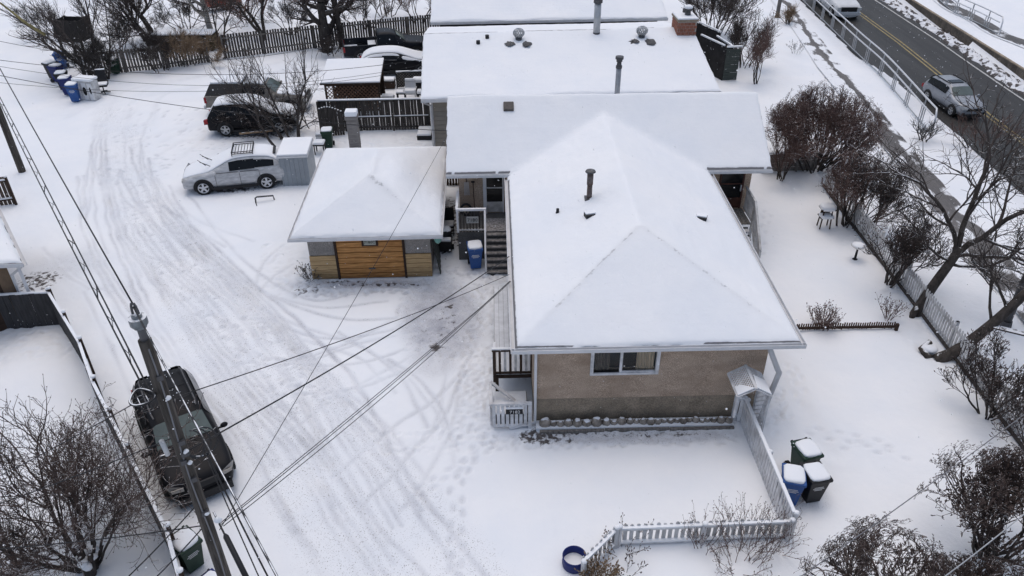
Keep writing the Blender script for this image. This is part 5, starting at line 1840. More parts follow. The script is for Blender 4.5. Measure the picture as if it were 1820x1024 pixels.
box_part(rav, 'sunroof', GLASS, (-0.55, -0.02, -0.42, 0.42, 1.675, 1.695))
box_part(rav, 'roof_rail', PBLACK, (-1.55, 0.1, 0.57, 0.61, 1.66, 1.71), (-1.55, 0.1, -0.61, -0.57, 1.66, 1.71))
for o in bpy.data.objects:
    if o.name.startswith(('parked_', 'crossover', 'pickup', 'moving')) and o.parent is None:
        o['group'] = 'vehicles on the road' if ('moving' in o.name or 'white pickup' in o['label']) else 'vehicles parked along the alley'

# ------------------------------------------------------------------ wheelie bins
def make_bin(name, label, loc, rz, body_m, lid_m=None, snow=True, scale=0.93, marks=True, lid_open=False):
    t = thing(name, label, 'bin', loc, rz, 'wheeled bins', scale)
    b = MB()
    def ring(hx, hy, z, oy=0):
        return [A(-hx, -hy + oy, z), A(hx, -hy + oy, z), A(hx, hy + oy, z), A(-hx, hy + oy, z)]
    R = [ring(.20, .22, .05), ring(.27, .31, .86), ring(.29, .33, .87), ring(.29, .33, .95), ring(.25, .29, .95), ring(.19, .2, .2)]
    fs = [(i * 4 + j, i * 4 + (j + 1) % 4, (i + 1) * 4 + (j + 1) % 4, (i + 1) * 4 + j) for i in range(5) for j in range(4)] + [(3, 2, 1, 0), (20, 21, 22, 23)]
    b.add(np.vstack(R), fs)
    b.build('body', body_m, t, local=True, bev=0.015)
    b = MB()
    b.obox((0, -0.01, 0.985), (0.30, 0, 0), (0, 0.35, 0.0), (0, 0, 0.028))
    b.obox((0, -0.35, 0.965), (0.30, 0, 0), (0, 0.02, 0), (0, 0, 0.04))
    ld = b.build('lid', lid_m or body_m, t, local=True, bev=0.015)
    b = MB()
    b.tube([A(-0.25, 0.40, 0.93), A(0.25, 0.40, 0.93)], 0.022, 6)
    for s in (-0.22, 0.22):
        b.box(s - 0.03, s + 0.03, 0.32, 0.42, 0.90, 0.97)
    b.build('handle', PBLACK, t, local=True)
    for s in (-1, 1):
        b = MB()
        n = 14
        b.tube([A(s * 0.20, 0.30, 0.12), A(s * 0.27, 0.30, 0.12)], 0.125, n)
        b.build('wheel', RUBBER, t, local=True)
    if snow:
        b = MB()
        b.pad((random.uniform(-.01, .01), -0.03, 1.03), 0.28, 0.315, random.uniform(0.05, 0.075))
        b.build('snow_cap', SNOW, t, local=True, smooth=True)
    if marks:
        b = MB()
        for k, w_ in ((0, 0.13), (1, 0.16), (2, 0.11)):
            b.obox((0, -0.292 + k * 0.006, 0.70 - k * 0.055), (w_, 0, 0), (0, 0.003, 0), (0, 0.0, 0.012))
        b.build_each('printed_line', MARK, t, local=True)
    return t
make_bin('wheelie_bin', 'blue bin with a snowy lid standing on the trodden snow beside the stoop steps', site(845, 474), deg(8), PBLUE)
make_bin('wheelie_bin', 'blue bin at the corner of the front picket fence', site(1399, 888), deg(-14), PBLUE)
make_bin('wheelie_bin', 'black bin right of the blue bin by the picket fence', site(1437, 884), deg(10), PBLACK)
make_bin('wheelie_bin', 'dark green bin behind the other two by the picket fence', site(1422, 842), deg(14), PGREEN, marks=False)
make_bin('wheelie_bin', 'green bin with white print by the utility pole and fence', site(343, 1005), deg(50) + 0.0, PGREEN)
make_bin('wheelie_bin', 'blue bin cut by the bottom edge beside the utility pole', site(388, 1078), deg(52), PNAVY, scale=0.85)
make_bin('wheelie_bin', 'green bin with snowy lid against the grey board fence across the alley', site(207, 131), deg(-3), PGREEN)
make_bin('wheelie_bin', 'green bin behind the metal shed and arched gate', site(585, 262), deg(5), PGREEN, marks=False)
for q, m_, lb, rz, sn in (((137, 180), PBLUE, 'brightest blue bin, nearest of the row beside the discarded cabinet', 8, True), ((124, 168), PNAVY, 'navy bin second from the near end of the alley row', 8, True),
                      ((117, 159), PBLACK, 'black bin in the middle of the alley row', 10, True), ((107, 146), PNAVY, 'navy bin turned sideways in the alley row', 70, True),
                      ((98, 140), PBLACK, 'black bin at the left end of the alley row', -30, True), ((113, 122), PBLUE, 'bare lidded blue bin, farthest of the alley row', 12, False)):
    make_bin('wheelie_bin', lb, site(*q), deg(rz), m_, snow=sn, marks=(m_ == PBLUE), scale=1.0)

# ------------------------------------------------------------------ fences
def fence(name, label, pts, h, spacing, bw, bt, bm, rail_m, post_m=None, snow=True, rails=(0.2, 0.8), post_sp=2.4, gap_side=1, lean=0.0, group=None, board='picket', post_h=None, point=False, zb=0.0, railside=-1):
    """boards stand along a plan polyline; every board is a part"""
    pts = [np.asarray(p, float)[:2] for p in pts]
    root = thing(name, label, 'fence', (*pts[0], 0), 0, group)
    bmesh_ = UNIT.get(('brd', board, bm.name, h, bw, bt))
    if bmesh_ is None:
        g = MB()
        if point:
            p = [A(-bw / 2, 0, 0), A(bw / 2, 0, 0), A(bw / 2, 0, h - bw * 0.45), A(bw * 0.2, 0, h), A(-bw * 0.2, 0, h), A(-bw / 2, 0, h - bw * 0.45)]
            g.slab([q - A(0, bt / 2, 0) for q in p], (0, 1, 0), bt)
        else:
            g.box(-bw / 2, bw / 2, -bt / 2, bt / 2, 0, h)
        bmesh_ = bpy.data.meshes.new(board)
        bmesh_.from_pydata(np.vstack(g.v).tolist(), [], g.f)
        bmesh_.materials.append(bm)
        UNIT[('brd', board, bm.name, h, bw, bt)] = bmesh_
    rb, sn, cnt = MB(), MB(), 0
    for p, q in zip(pts[:-1], pts[1:]):
        L = np.linalg.norm(q - p)
        d = A(*(q - p) / L, 0)
        nrm = A(-d[1], d[0], 0) * railside
        n = max(1, int(round(L / spacing)))
        for i in range(n):
            c = A(*(p + (q - p) * (i + 0.5) / n), zb)
            if cnt < 296:
                jz = random.uniform(-0.022, 0.022)
                tl = random.uniform(-0.03, 0.03) + lean
                inst(board, bmesh_, root, mw(c + A(0, 0, jz) + nrm * random.uniform(-.004, .004), d, A(-d[1], d[0], 0), A(tl * d[0], tl * d[1], 1)))
            cnt += 1
        for f in rails:
            o = nrm * (bt / 2 + 0.024)
            rb.beam(A(*p, zb + h * f) + o, A(*q, zb + h * f) + o, 0.042, 0.085)
            if snow:
                sn.beam(A(*p, zb + h * f + 0.065) + o * 1.3, A(*q, zb + h * f + 0.065) + o * 1.3, 0.085, 0.05)
        m = max(1, int(round(L / post_sp)))
        for i in range(m + 1):
            c = A(*(p + (q - p) * i / m), 0) + nrm * (bt / 2 + 0.09)
            g = MB()
            hh = post_h or h
            g.obox(c + A(0, 0, zb + hh / 2 - 0.1), d * 0.045, A(-d[1], d[0], 0) * 0.045, (0, 0, hh / 2 + 0.1))
            po = g.build('post', post_m or rail_m, root)
            if snow:
                g = MB()
                g.ball(c + A(0, 0, zb + hh + 0.03), 0.075, 0.075, 0.05, 8, 5)
                g.build('snow_cap', SNOW, po, smooth=True)
    rb.build_each('rail', rail_m, root)
    if snow and sn.n:
        sn.build_each('rail_snow', SNOW, root)
    return root
def g2(*q):
    return [site(*p)[:2] for p in q]
# long white picket fence beside the footpath
fp = [A(13.75, 31.0), A(13.72, 27.5), A(13.80, 23.0), A(13.8, 19.6), A(13.82, 15.9), A(13.85, 11.5)]
pfence = fence('picket_fence', 'long weathered white picket fence between the back yard and footpath', fp, 1.0, 0.15, 0.08, 0.02, WPALE, WPALE, snow=False, rails=(0.2, 0.78), post_sp=2.3, point=True, railside=1)
b = MB()
for p, q in zip(fp[:-1], fp[1:]):
    b.beam(A(*p, 0.10) + A(-0.05, 0, 0), A(*q, 0.10) + A(-0.05, 0, 0), 0.04, 0.12)
b.build('kick_board', DFENCE, pfence)
b = MB()
for i in range(34):
    y = 15.2 + i * 0.36 + random.uniform(-.1, .1)
    b.beam(A(13.86, y, 0.84), A(13.86, y + random.uniform(0.15, 0.34), 0.84), 0.05, 0.03)
b.build('rail_snow', SNOW, pfence)['kind'] = 'stuff'
# low white fence of the front yard
ff = [hw(6.12, 16.1)[:2], site(1395, 953)[:2]]
fence('picket_fence', 'low white fence running from the house corner to the bins', [site(1300, 747)[:2], site(1315, 752)[:2], site(1396, 955)[:2]], 0.85, 0.145, 0.10, 0.018, WWOOD, WWOOD, rails=(0.2, 0.97), post_sp=2.0, point=True, railside=1)
fence('picket_fence', 'low white snow topped fence across the front flower bed', [site(1396, 955)[:2], site(1092, 968)[:2], site(1030, 1030)[:2]], 0.72, 0.155, 0.095, 0.018, WPALE, WWOOD, rails=(0.12, 0.80), post_sp=2.2, point=True, railside=1)
# little wooden edging fence in the back yard
fence('edging_fence', 'tiny brown wooden edging fence across the back yard', g2((1413, 586), (1590, 583)), 0.24, 0.075, 0.042, 0.02, mat('brown_edging', (0.085, 0.05, 0.035), 0.9, 0.4, 5), BROWN, snow=False, rails=(0.35,), post_sp=9, board='slat')
# grey fence behind the shrubs
gf = thing('panel_fence', 'low grey horizontal board fence behind the shrubs right of the house', 'fence', site(1360, 304))
p, q = site(1352, 306), site(1445, 303)
for i in range(4):
    c = (p + q) / 2 + A(0, 0, 0.12 + i * 0.21)
    piece('board', GFENCE, gf, c, (q - p) / 2, unit(A(-(q - p)[1], (q - p)[0], 0)) * 0.015, A(0, 0, 0.095))
for t in (0.0, 0.33, 0.66, 1.0):
    c = p + (q - p) * t
    piece('post', GFENCE, gf, c + A(0, -0.06, 0.44), A(0.045, 0, 0), A(0, 0.045, 0), A(0, 0, 0.48))
b = MB()
b.beam(p + A(0, 0, 0.93), q + A(0, 0, 0.93), 0.10, 0.07)
b.build('snow_cap', SNOW, gf)
# dark fence with ledge between garage and neighbour, and its arched gate
dfp = [site(572, 234)[:2], site(765, 230)[:2]]
df = fence('board_fence', 'tall dark board fence with a snowy ledge behind the garage', dfp, 1.62, 0.148, 0.14, 0.02, DFENCE, DFENCE, snow=False, rails=(0.12,), post_sp=2.0, board='board', railside=-1)
b, b2 = MB(), MB()
P0, P1 = A(*dfp[0], 0), A(*dfp[1], 0)
b2.beam(P0 + A(0, 0, 1.66), P1 + A(0, 0, 1.66), 0.12, 0.06)
b2.beam(P0 + A(1.3, -0.05, 0.80), P1 + A(0, -0.05, 0.80), 0.07, 0.03)
b.beam(P0 + A(0, 0, 1.62), P1 + A(0, 0, 1.62), 0.14, 0.03)
b.beam(P0 + A(1.3, -0.05, 0.76), P1 + A(0, -0.05, 0.76), 0.09, 0.05)
b.build('ledge', DFENCE, df)
b2.build('snow_cap', SNOW, df)
gt = thing('arched_gate', 'dark arched wooden gate standing at the left end of the dark board fence', 'gate', site(592, 238))
p, q = site(574, 240), site(615, 236)
for i in range(9):
    t = (i + 0.5) / 9
    hgt = 1.25 + 0.28 * math.sin(min(1, t * 0.8 + 0.25) * math.pi)
    c = p + (q - p) * t
    piece('gate_board', DFENCE, gt, c + A(0, -0.25, hgt / 2), unit(q - p) * 0.055, A(0, 0.012, 0), A(0, 0, hgt / 2))
    g = MB()
    g.ball(c + A(0, -0.25, hgt + 0.015), 0.05, 0.03, 0.03, 6, 4)
    g.build('snow_cap', SNOW, gt)
b = MB()
for z in (0.35, 1.05):
    b.beam(p + A(0, -0.22, z), q + A(0, -0.22, z), 0.03, 0.09)
b.build('brace', DFENCE, gt)
# far board fence along the top of the alley
far1 = g2((150, 136), (225, 128), (300, 121), (372, 110))
fence('board_fence', 'weathered grey brown board fence behind the far shrubs and green bin', far1, 1.35, 0.17, 0.13, 0.02, FARFENCE, FARFENCE, snow=False, rails=(0.2, 0.9), post_sp=2.4, board='board')
far2 = g2((400, 104), (470, 96), (560, 86), (660, 76), (790, 63))
fence('board_fence', 'long board fence with pale gaps behind the black pickup', far2, 1.5, 0.17, 0.125, 0.02, DFENCE, FARFENCE, snow=False, rails=(0.25, 0.85), post_sp=2.4, board='board')
# dark fence on the left, and the line along the alley
lf = [site(-60, 598)[:2], site(18, 586)[:2], site(108, 581)[:2]]
fence('plank_fence', 'dark plank fence with snowy rails left of the alley in front of the outbuilding', lf, 1.35, 0.20, 0.19, 0.02, mat('black_brown_plank', (0.045, 0.044, 0.046), 0.85, 0.35, 3, stretch=(5, 5, 0.6)), BROWN, rails=(0.08, 0.97), post_sp=1.45, board='plank', post_h=1.45, railside=1)
al = [site(108, 581)[:2], A(-12.9, 18.4) * 1.0, A(-11.7, 16.6), A(-9.7, 14.0), A(-7.8, 11.5), A(-7.1, 10.3), A(-5.2, 7.6)]
fence('plank_fence', 'dark snow capped fence running down the alley side toward the near utility pole', al, 1.35, 0.20, 0.19, 0.022, mat('black_brown_plank', (0.045, 0.044, 0.046)), BROWN, rails=(0.5, 0.97), post_sp=2.1, board='plank', post_h=1.5, railside=1)
fence('plank_fence', 'short brown board fence at the left edge above the outbuilding', [site(-90, 378)[:2], site(30, 362)[:2]], 1.3, 0.16, 0.13, 0.02, mat('brown_board', (0.10, 0.075, 0.06), 0.9, 0.4, 3, stretch=(6, 6, 0.7)), BROWN, rails=(0.2, 0.85), post_sp=1.9, board='board')
# black boarded screen right of the neighbour's house
bs = thing('board_screen', 'dark green stained board screen right of the neighbouring house', 'fence', site(1295, 141))
p, q = site(1284, 143), site(1308, 142)
for i in range(8):
    piece('board', DGREEN, bs, (p + q) / 2 + A(0, 0.0 - 0.012 * (i % 2), 0.12 + i * 0.23), (q - p) / 2, A(0, 0.015, 0), A(0, 0, 0.108))
b = MB()
b.beam(p + A(0, 0, 1.98), q + A(0.06, 0, 1.98), 0.12, 0.08)
b.beam(p + A(0.35, 0.05, 1.98), p + A(-0.1, 2.2, 1.98), 0.10, 0.08)
b.beam(p + A(-0.1, 0.2, 2.0), p + A(-1.0, 2.4, 2.0), 0.10, 0.08)
b.beam(p + A(0.2, 2.6, 2.1), p + A(-0.8, 5.2, 2.1), 0.10, 0.08)
b.build_each('snow_cap', SNOW, bs)
b = MB()
b.beam(p + A(0.0, 0.05, 0.95), p + A(-1.0, 2.4, 0.95), 0.05, 1.95)
b.beam(p + A(0.35, 0.05, 0.95), p + A(-0.1, 2.2, 0.95), 0.05, 1.9)
b.beam(p + A(0.2, 2.6, 1.0), p + A(-0.8, 5.2, 1.0), 0.05, 2.0)
b.build_each('side_panel', mat('black_board', (0.02, 0.019, 0.02), 0.9, 0.4, 3), bs)

# ------------------------------------------------------------------ steel railing by the road
def railing(name, label, path, h, z0=0.0, grp=2.45):
    root = thing(name, label, 'railing', (*path[0], z0))
    P = smooth_line(np.array(path), 6)
    top, mid, low = MB(), MB(), MB()
    z = lambda p, k: A(p[0], p[1], z0 + k)
    top.tube([z(p, h) for p in P] + [z(P[-1], h) + A(-0.12, -0.35, -0.25), z(P[-1], h) + A(-0.18, -0.5, -1.0)], 0.045, 8)
    mid.tube([z(p, h - 0.34) + A(-0.10, 0, 0) for p in P], 0.042, 8)
    low.tube([z(p, 0.10) for p in P], 0.03, 6)
    top.build('top_rail', LSTEEL, root, smooth=True)
    mid.build('middle_rail', LSTEEL, root, smooth=True)
    low.build('bottom_rail', STEEL, root, smooth=True)
    seg = np.linalg.norm(np.diff(P, axis=0), axis=1)
    cum = np.concatenate([[0], np.cumsum(seg)])
    s = 0.4
    while s < cum[-1]:
        for k in (-0.26, 0.0, 0.26):
            q = A(np.interp(s + k, cum, P[:, 0]), np.interp(s + k, cum, P[:, 1]))
            g = MB()
            hh = h if k == 0 else h - 0.34
            g.tube([z(q, -0.1), z(q, hh)], 0.038 if k == 0 else 0.026, 6)
            g.build('post' if k == 0 else 'baluster', STEEL, root)
        s += grp
    return root
railing('steel_railing', 'long galvanised steel railing along the left side of the road', [(23.3, 68), (22.95, 63.0), (22.2, 50.5), (21.95, 45.1), (21.2, 38.6), (21.0, 36.8)][::1], 1.32)
fr_ = [np.asarray(p)[:2] for p in (site(1655, -12, .55), site(1690, 20, .55), site(1740, 45, .55), site(1772, 62, .55))]
railing('steel_railing', 'far grey railing beside the curving path beyond the road', fr_, 1.15, 0.55, 1.9)

# ------------------------------------------------------------------ metal shed, gazebo, small yard things
sp = site(504, 332), site(552, 330)
SF_ = Frame(sp[0], sp[1] - sp[0])
sh = thing('metal_shed', 'small grey ribbed metal shed with snowy roof behind the silver crossover', 'shed', SF_(0.6, 0.9))
b = MB()
SF_.box(b, 0, 1.22, 0.0, 1.75, -0.05, 1.40)
b.build('wall', GREYM, sh)
for i in range(7):
    SF_.piece('rib', GREYM, sh, 0.02 + i * 0.195, 0.05 + i * 0.195, -0.022, 0.001, 0.0, 1.38)
b = MB()
SF_.box(b, -0.06, 1.28, -0.10, 1.85, 1.40, 1.48)
b.build('roof', LSTEEL, sh)
b = MB()
SF_.box(b, -0.05, 1.27, -0.09, 1.84, 1.48, 1.57)
b.build('snow_cap', SNOW, sh, bev=0.035)
# lattice gazebo
gz0, gz1 = site(577, 150, 1.56) * A(1, 1, 0), site(672, 148, 1.56) * A(1, 1, 0)
ZF = Frame(gz0, gz1 - gz0)
Lg = np.linalg.norm(gz1 - gz0)
gz = thing('lattice_gazebo', 'brown lattice shelter with a snowy lean-to roof behind the dark fence', 'shelter', ZF(Lg / 2, 1))
b = MB()
lattice(b, ZF(0.05, 0, 0.15), ZF.x, (0, 0, 1), Lg - 0.1, 1.3, 20, 0.014, 0.04)
b.build('lattice_panel', RUSTY, gz)
b = MB()
for u in (0.0, Lg / 2, Lg):
    ZF.box(b, u - 0.05, u + 0.05, 0.03, 0.13, 0, 1.6)
    ZF.box(b, u - 0.05, u + 0.05, 2.2, 2.3, 0, 2.0)
ZF.box(b, 0, Lg, -0.03, 0.02, 1.45, 1.56)
ZF.box(b, 0, Lg, -0.03, 0.02, 0.05, 0.15)
ZF.box(b, 0, Lg, 2.25, 2.28, 0.1, 1.9)
b.build_each('frame', BROWN, gz)
def lean(b, u0, u1, v0, v1, z0, z1, t):
    b.slab([ZF(u0, v0, z0), ZF(u1, v0, z0), ZF(u1, v1, z1), ZF(u0, v1, z1)], (0, 0, 1), t)
b = MB()
lean(b, -0.2, Lg + 0.15, -0.25, 2.5, 1.60, 2.02, 0.05)
b.build('roof', BROWN, gz)
b = MB()
lean(b, -0.18, Lg + 0.13, -0.23, 2.48, 1.655, 2.07, 0.09)
b.build('snow_cap', SNOW, gz, bev=0.03)
b = MB()
ZF.box(b, 0.2, Lg - 0.2, 0.5, 2.0, 0.0, 0.5)
b.build('bench', BROWN, gz)
# snow covered patio between the shelter and the house
pt0, pt1 = site(706, 157), site(752, 155)
lp = thing('lattice_screen', 'dark framed lattice screen with a white top on the patio by the neighbouring house', 'screen', pt0)
b = MB()
lattice(b, pt0 + A(0.04, 0, 0.05), pt1 - pt0, (0, 0, 1), np.linalg.norm(pt1 - pt0) - 0.08, 0.85, 14, 0.012, 0.03)
b.build('lattice_panel', GFENCE, lp)
b = MB()
b.beam(pt0 + A(0, 0, 0.92), pt1 + A(0, 0, 0.92), 0.05, 0.06)
b.beam(pt0, pt0 + A(0, 0, 0.92), 0.06, 0.06, up=(0, 1, 0))
b.beam(pt0 + A(0, 0.06, 0.45), pt1 + A(0, 0.06, 0.45), 0.02, 0.85)
b.build_each('frame', PBLACK, lp)
b = MB()
b.beam(pt0 + A(0, 0, 0.98), pt1 + A(0, 0, 0.98), 0.10, 0.06)
b.build('snow_cap', SNOW, lp)
pc0 = site(730, 176)
pch = thing('patio_chair', 'snow laden reclining patio chair beside the neighbouring house', 'chair', pc0)
b = MB()
b.obox(pc0 + A(0, 0, 0.38), (0.30, 0, 0), (0, 0.26, 0), (0, 0, 0.05))
b.build('seat', WHITE, pch)
b = MB()
b.obox(pc0 + A(0, 0.34, 0.66), (0.30, 0, 0), (0, 0.03, 0.02), (0, 0.08, 0.30))
b.build('backrest', WHITE, pch)
for sx in (-1, 1):
    for sy in (-1, 1):
        b = MB()
        b.tube([pc0 + A(sx * 0.28, sy * 0.24, 0), pc0 + A(sx * 0.28, sy * 0.24, 0.36)], 0.022, 6)
        b.build('leg', WHITE, pch)
    b = MB()
    b.tube([pc0 + A(sx * 0.33, -0.26, 0.36), pc0 + A(sx * 0.33, -0.24, 0.58), pc0 + A(sx * 0.33, 0.34, 0.60)], 0.025, 6)
    b.build('armrest', WHITE, pch)
b = MB()
b.obox(pc0 + A(0, 0.02, 0.50), (0.29, 0, 0), (0, 0.27, 0), (0, 0, 0.075))
b.obox(pc0 + A(0, 0.36, 1.0), (0.29, 0, 0), (0, 0.07, 0), (0, 0, 0.06))
b.build('snow_cap', SNOW, pch, bev=0.04)
def snowy_box(name, label, cat, px, w_, d_, h_, m, th=0.10, z=0.0, legs=False, rz=0.0):
    c = site(*px)
    t = thing(name, label, cat, c + A(0, 0, z), rz)
    b = MB()
    if legs:
        for sx in (-1, 1):
            for sy in (-1, 1):
                b2_ = MB()
                b2_.box(sx * (w_ - .05) - 0.025, sx * (w_ - .05) + 0.025, sy * (d_ - .05) - 0.025, sy * (d_ - .05) + 0.025, 0, h_ - 0.05)
                b2_.build('leg', m, t, local=True)
        b.box(-w_, w_, -d_, d_, h_ - 0.05, h_)
        b.build('top', m, t, local=True)
    else:
        b.box(-w_, w_, -d_, d_, 0, h_)
        b.build('body', m, t, local=True, bev=0.02)
        b = MB()
        b.box(-w_ * 1.03, w_ * 1.03, -d_ * 1.03, d_ * 1.03, h_ * 0.86, h_ * 0.93)
        b.build('band', PBLACK, t, local=True)
    b = MB()
    b.box(-w_ * 0.98, w_ * 0.98, -d_ * 0.98, d_ * 0.98, h_ + 0.001, h_ + th)
    b.build('snow_cap', SNOW, t, local=True, bev=th * 0.4)
    return t
snowy_box('patio_cabinet', 'black cabinet with thick snow lid touching the neighbouring house', 'cabinet', (748, 164), 0.42, 0.30, 0.62, PBLACK, 0.24)
snowy_box('patio_stool', 'low black stool with a snow cushion beside the cabinet', 'stool', (752, 176), 0.32, 0.26, 0.35, PBLACK, 0.18, legs=True)
snowy_box('side_table', 'small dark side table with snow left of the patio chair', 'table', (714, 177), 0.26, 0.24, 0.42, PBLACK, 0.10, legs=True)
snowy_box('planter_box', 'brown planter box under snow between the shelter and lattice screen', 'planter', (690, 155), 0.42, 0.28, 0.42, BROWN, 0.14)
snowy_box('cushion_box', 'low dark storage box with snow in front of the patio', 'box', (690, 179), 0.34, 0.22, 0.25, GFENCE, 0.1)
snowy_box('entry_step', 'small dark edged step with snow against the beige siding', 'step', (756, 242), 0.36, 0.55, 0.22, PBLACK, 0.12)
snowy_box('garden_stool', 'round looking black stool with snow cap behind the metal shed', 'stool', (570, 272), 0.27, 0.25, 0.5, PBLACK, 0.14, legs=True)
snowy_box('cooler_box', 'pale cooler box with snow between shed and arched gate', 'cooler', (572, 250), 0.24, 0.16, 0.35, WPALE, 0.08)
# covered things in the gap beside the garage
gx0 = site(792, 447)
gr = thing('barbecue', 'black barbecue cart with snow on hood and shelves in the gap beside the garage', 'barbecue', gx0)
b = MB()
b.obox(gx0 + A(0, 0.15, 0.36), (0.24, 0, 0), (0, 0.22, 0), (0, 0, 0.34))
b.build('cart', PBLACK, gr, bev=0.02)
b = MB()
b.ball(gx0 + A(0, 0.15, 0.72), 0.27, 0.26, 0.24, 12, 8)
b.build('hood', PBLACK, gr, smooth=True)
b = MB()
b.obox(gx0 + A(0, -0.18, 0.60), (0.26, 0, 0), (0, 0.12, 0), (0, 0, 0.02))
b.build('shelf', DSTEEL, gr)
b = MB()
b.ball(gx0 + A(0.0, 0.19, 0.84), 0.25, 0.24, 0.16, 12, 7)
b.obox(gx0 + A(0, -0.19, 0.65), (0.24, 0, 0), (0, 0.11, 0), (0, 0, 0.03))
b.build_each('snow_cap', SNOW, gr)
for sx in (-1, 1):
    b = MB()
    b.tube([gx0 + A(sx * 0.25, 0.2, 0.10), gx0 + A(sx * 0.31, 0.2, 0.10)], 0.10, 12)
    b.build('wheel', RUBBER, gr)
fc = site(797, 415)
fch = thing('folding_chair', 'snow dusted folding chair behind the barbecue beside the garage', 'chair', fc)
b = MB()
b.obox(fc + A(0, 0, 0.40), (0.24, 0, 0), (0, 0.22, 0), (0, 0, 0.03))
b.build('seat', PBLACK, fch)
b = MB()
b.obox(fc + A(0, 0.28, 0.68), (0.24, 0, 0), (0, 0.02, 0), (0, 0.07, 0.28))
b.build('backrest', PBLACK, fch)
b = MB()
b.obox(fc + A(0, 0, 0.46), (0.23, 0, 0), (0, 0.21, 0), (0, 0, 0.03))
b.build('snow_cap', SNOW, fch, bev=0.02)
for sx in (-1, 1):
    b = MB()
    b.beam(fc + A(sx * 0.22, -0.2, 0), fc + A(sx * 0.22, 0.2, 0.40), 0.03, 0.03)
    b.build('leg', DSTEEL, fch)
    b = MB()
    b.beam(fc + A(sx * 0.22, 0.2, 0), fc + A(sx * 0.22, -0.2, 0.40), 0.03, 0.03)
    b.build('leg', DSTEEL, fch)
lb = thing('leaning_boards', 'dark wet boards leaning against the right wall of the garage', 'boards', GF(4.45, 1, 0))
for i in range(4):
    b = MB()
    b.beam(GF(4.62 - 0.02 * i, 0.25 + i * 0.35, 0), GF(4.38, 0.3 + i * 0.35, 1.55 - 0.15 * (i % 2)), 0.22, 0.03, up=(1, 0, 0))
    b.build('board', mat('dark_wet_board', (0.04, 0.046, 0.042), 0.7, 0.4, 4), lb)
pal = thing('pallet', 'row of small dark planks with snow under the far left eave of the bungalow', 'pallet', site(803, 326))
for i in range(5):
    c = site(796 + i * 5.0, 327)
    piece('plank', BROWN, pal, c + A(0, 0, 0.2), A(0.04, 0, 0), A(0, 0.14, 0), A(0, 0, 0.2))
    piece('snow_cap', SNOW, pal, c + A(0, 0, 0.42), A(0.035, 0, 0), A(0, 0.13, 0), A(0, 0, 0.02))
# bent metal sled frame lying on the snow
b = MB()
p, q = site(455, 362), site(487, 356)
b.tube([p + A(0, 0, -0.02), p + A(0.0, 0.05, 0.24), p * 0.9 + q * 0.1 + A(0, 0.05, 0.28), q + A(0, 0, 0.22), q + A(0.02, 0, -0.02)], 0.035, 6)
b.tube([p + A(0.0, 0.0, 0.02), p + A(0.12, -0.28, 0.0)], 0.03, 6)
tag(b.build('bent_pipe', DSTEEL, smooth=True), 'bent grey metal pipe sticking out of open snow in front of the silver crossover', 'pipe')
# blue ring
c = site(1020, 1003)
rg = thing('barrel_ring', 'open blue plastic barrel ring filled with snow by the front fence', 'barrel', c)
b = MB()
n = 28
prof = [(0.27, 0.0), (0.285, 0.10), (0.27, 0.20), (0.28, 0.32), (0.26, 0.32), (0.255, 0.05)]
b.add([c + A(r * math.cos(t), r * math.sin(t), z) for r, z in prof for t in np.arange(n) * 2 * math.pi / n],
      [(i * n + j, i * n + (j + 1) % n, (i + 1) * n + (j + 1) % n, (i + 1) * n + j) for i in range(len(prof) - 1) for j in range(n)])
b.build('ring', PNAVY, rg, smooth=True)
b = MB()
b.cyl(c, 0.255, 0.0, 0.09, 24)
b.build('snow_fill', SNOW, rg)
# bird bath and bird table
c = site(1519, 462)
bb_ = thing('bird_bath', 'bird bath with a snow filled dish on a dark stem', 'bird bath', c)
b = MB()
b.tube([c, c + A(0, 0, 0.55)], [0.05, 0.035], 8)
b.cyl(c, 0.10, 0, 0.04, 10)
b.build('stem', PBLACK, bb_)
b = MB()
b.cyl(c, 0.14, 0.52, 0.62, 20, 0.27)
b.build('dish', WPALE, bb_)
b = MB()
b.ball(c + A(0, 0, 0.64), 0.26, 0.26, 0.05, 18, 5)
b.build('snow_fill', SNOW, bb_, smooth=True)
c = site(1463, 404)
bt = thing('bird_table', 'wooden bird table with snow on roof and tray at the shrubs', 'bird table', c)
b = MB()
for sx in (-1, 1):
    for sy in (-1, 1):
        b.beam(c + A(sx * 0.20, sy * 0.16, 0), c + A(sx * 0.16, sy * 0.12, 0.85), 0.04, 0.04, up=(1, 0, 0))
b.build_each('leg', BROWN, bt)
b = MB()
b.obox(c + A(0, 0, 0.50), (0.26, 0, 0), (0, 0.20, 0), (0, 0, 0.02))
b.build('tray', BROWN, bt)
b = MB()
b.obox(c + A(0, 0, 0.86), (0.28, 0, 0), (0, 0.22, 0), (0, 0, 0.02))
b.build('roof', BROWN, bt)
b = MB()
b.pad(c + A(0, 0, 0.91), 0.30, 0.24, 0.12)
b.pad(c + A(0, -0.04, 0.54), 0.27, 0.22, 0.07)
b.build_each('snow_cap', SNOW, bt, smooth=True)
b = MB()
b.obox(c + A(0, 0.13, 0.69), (0.17, 0, 0), (0, 0.012, 0), (0, 0, 0.17))
b.build('back_board', BROWN, bt)
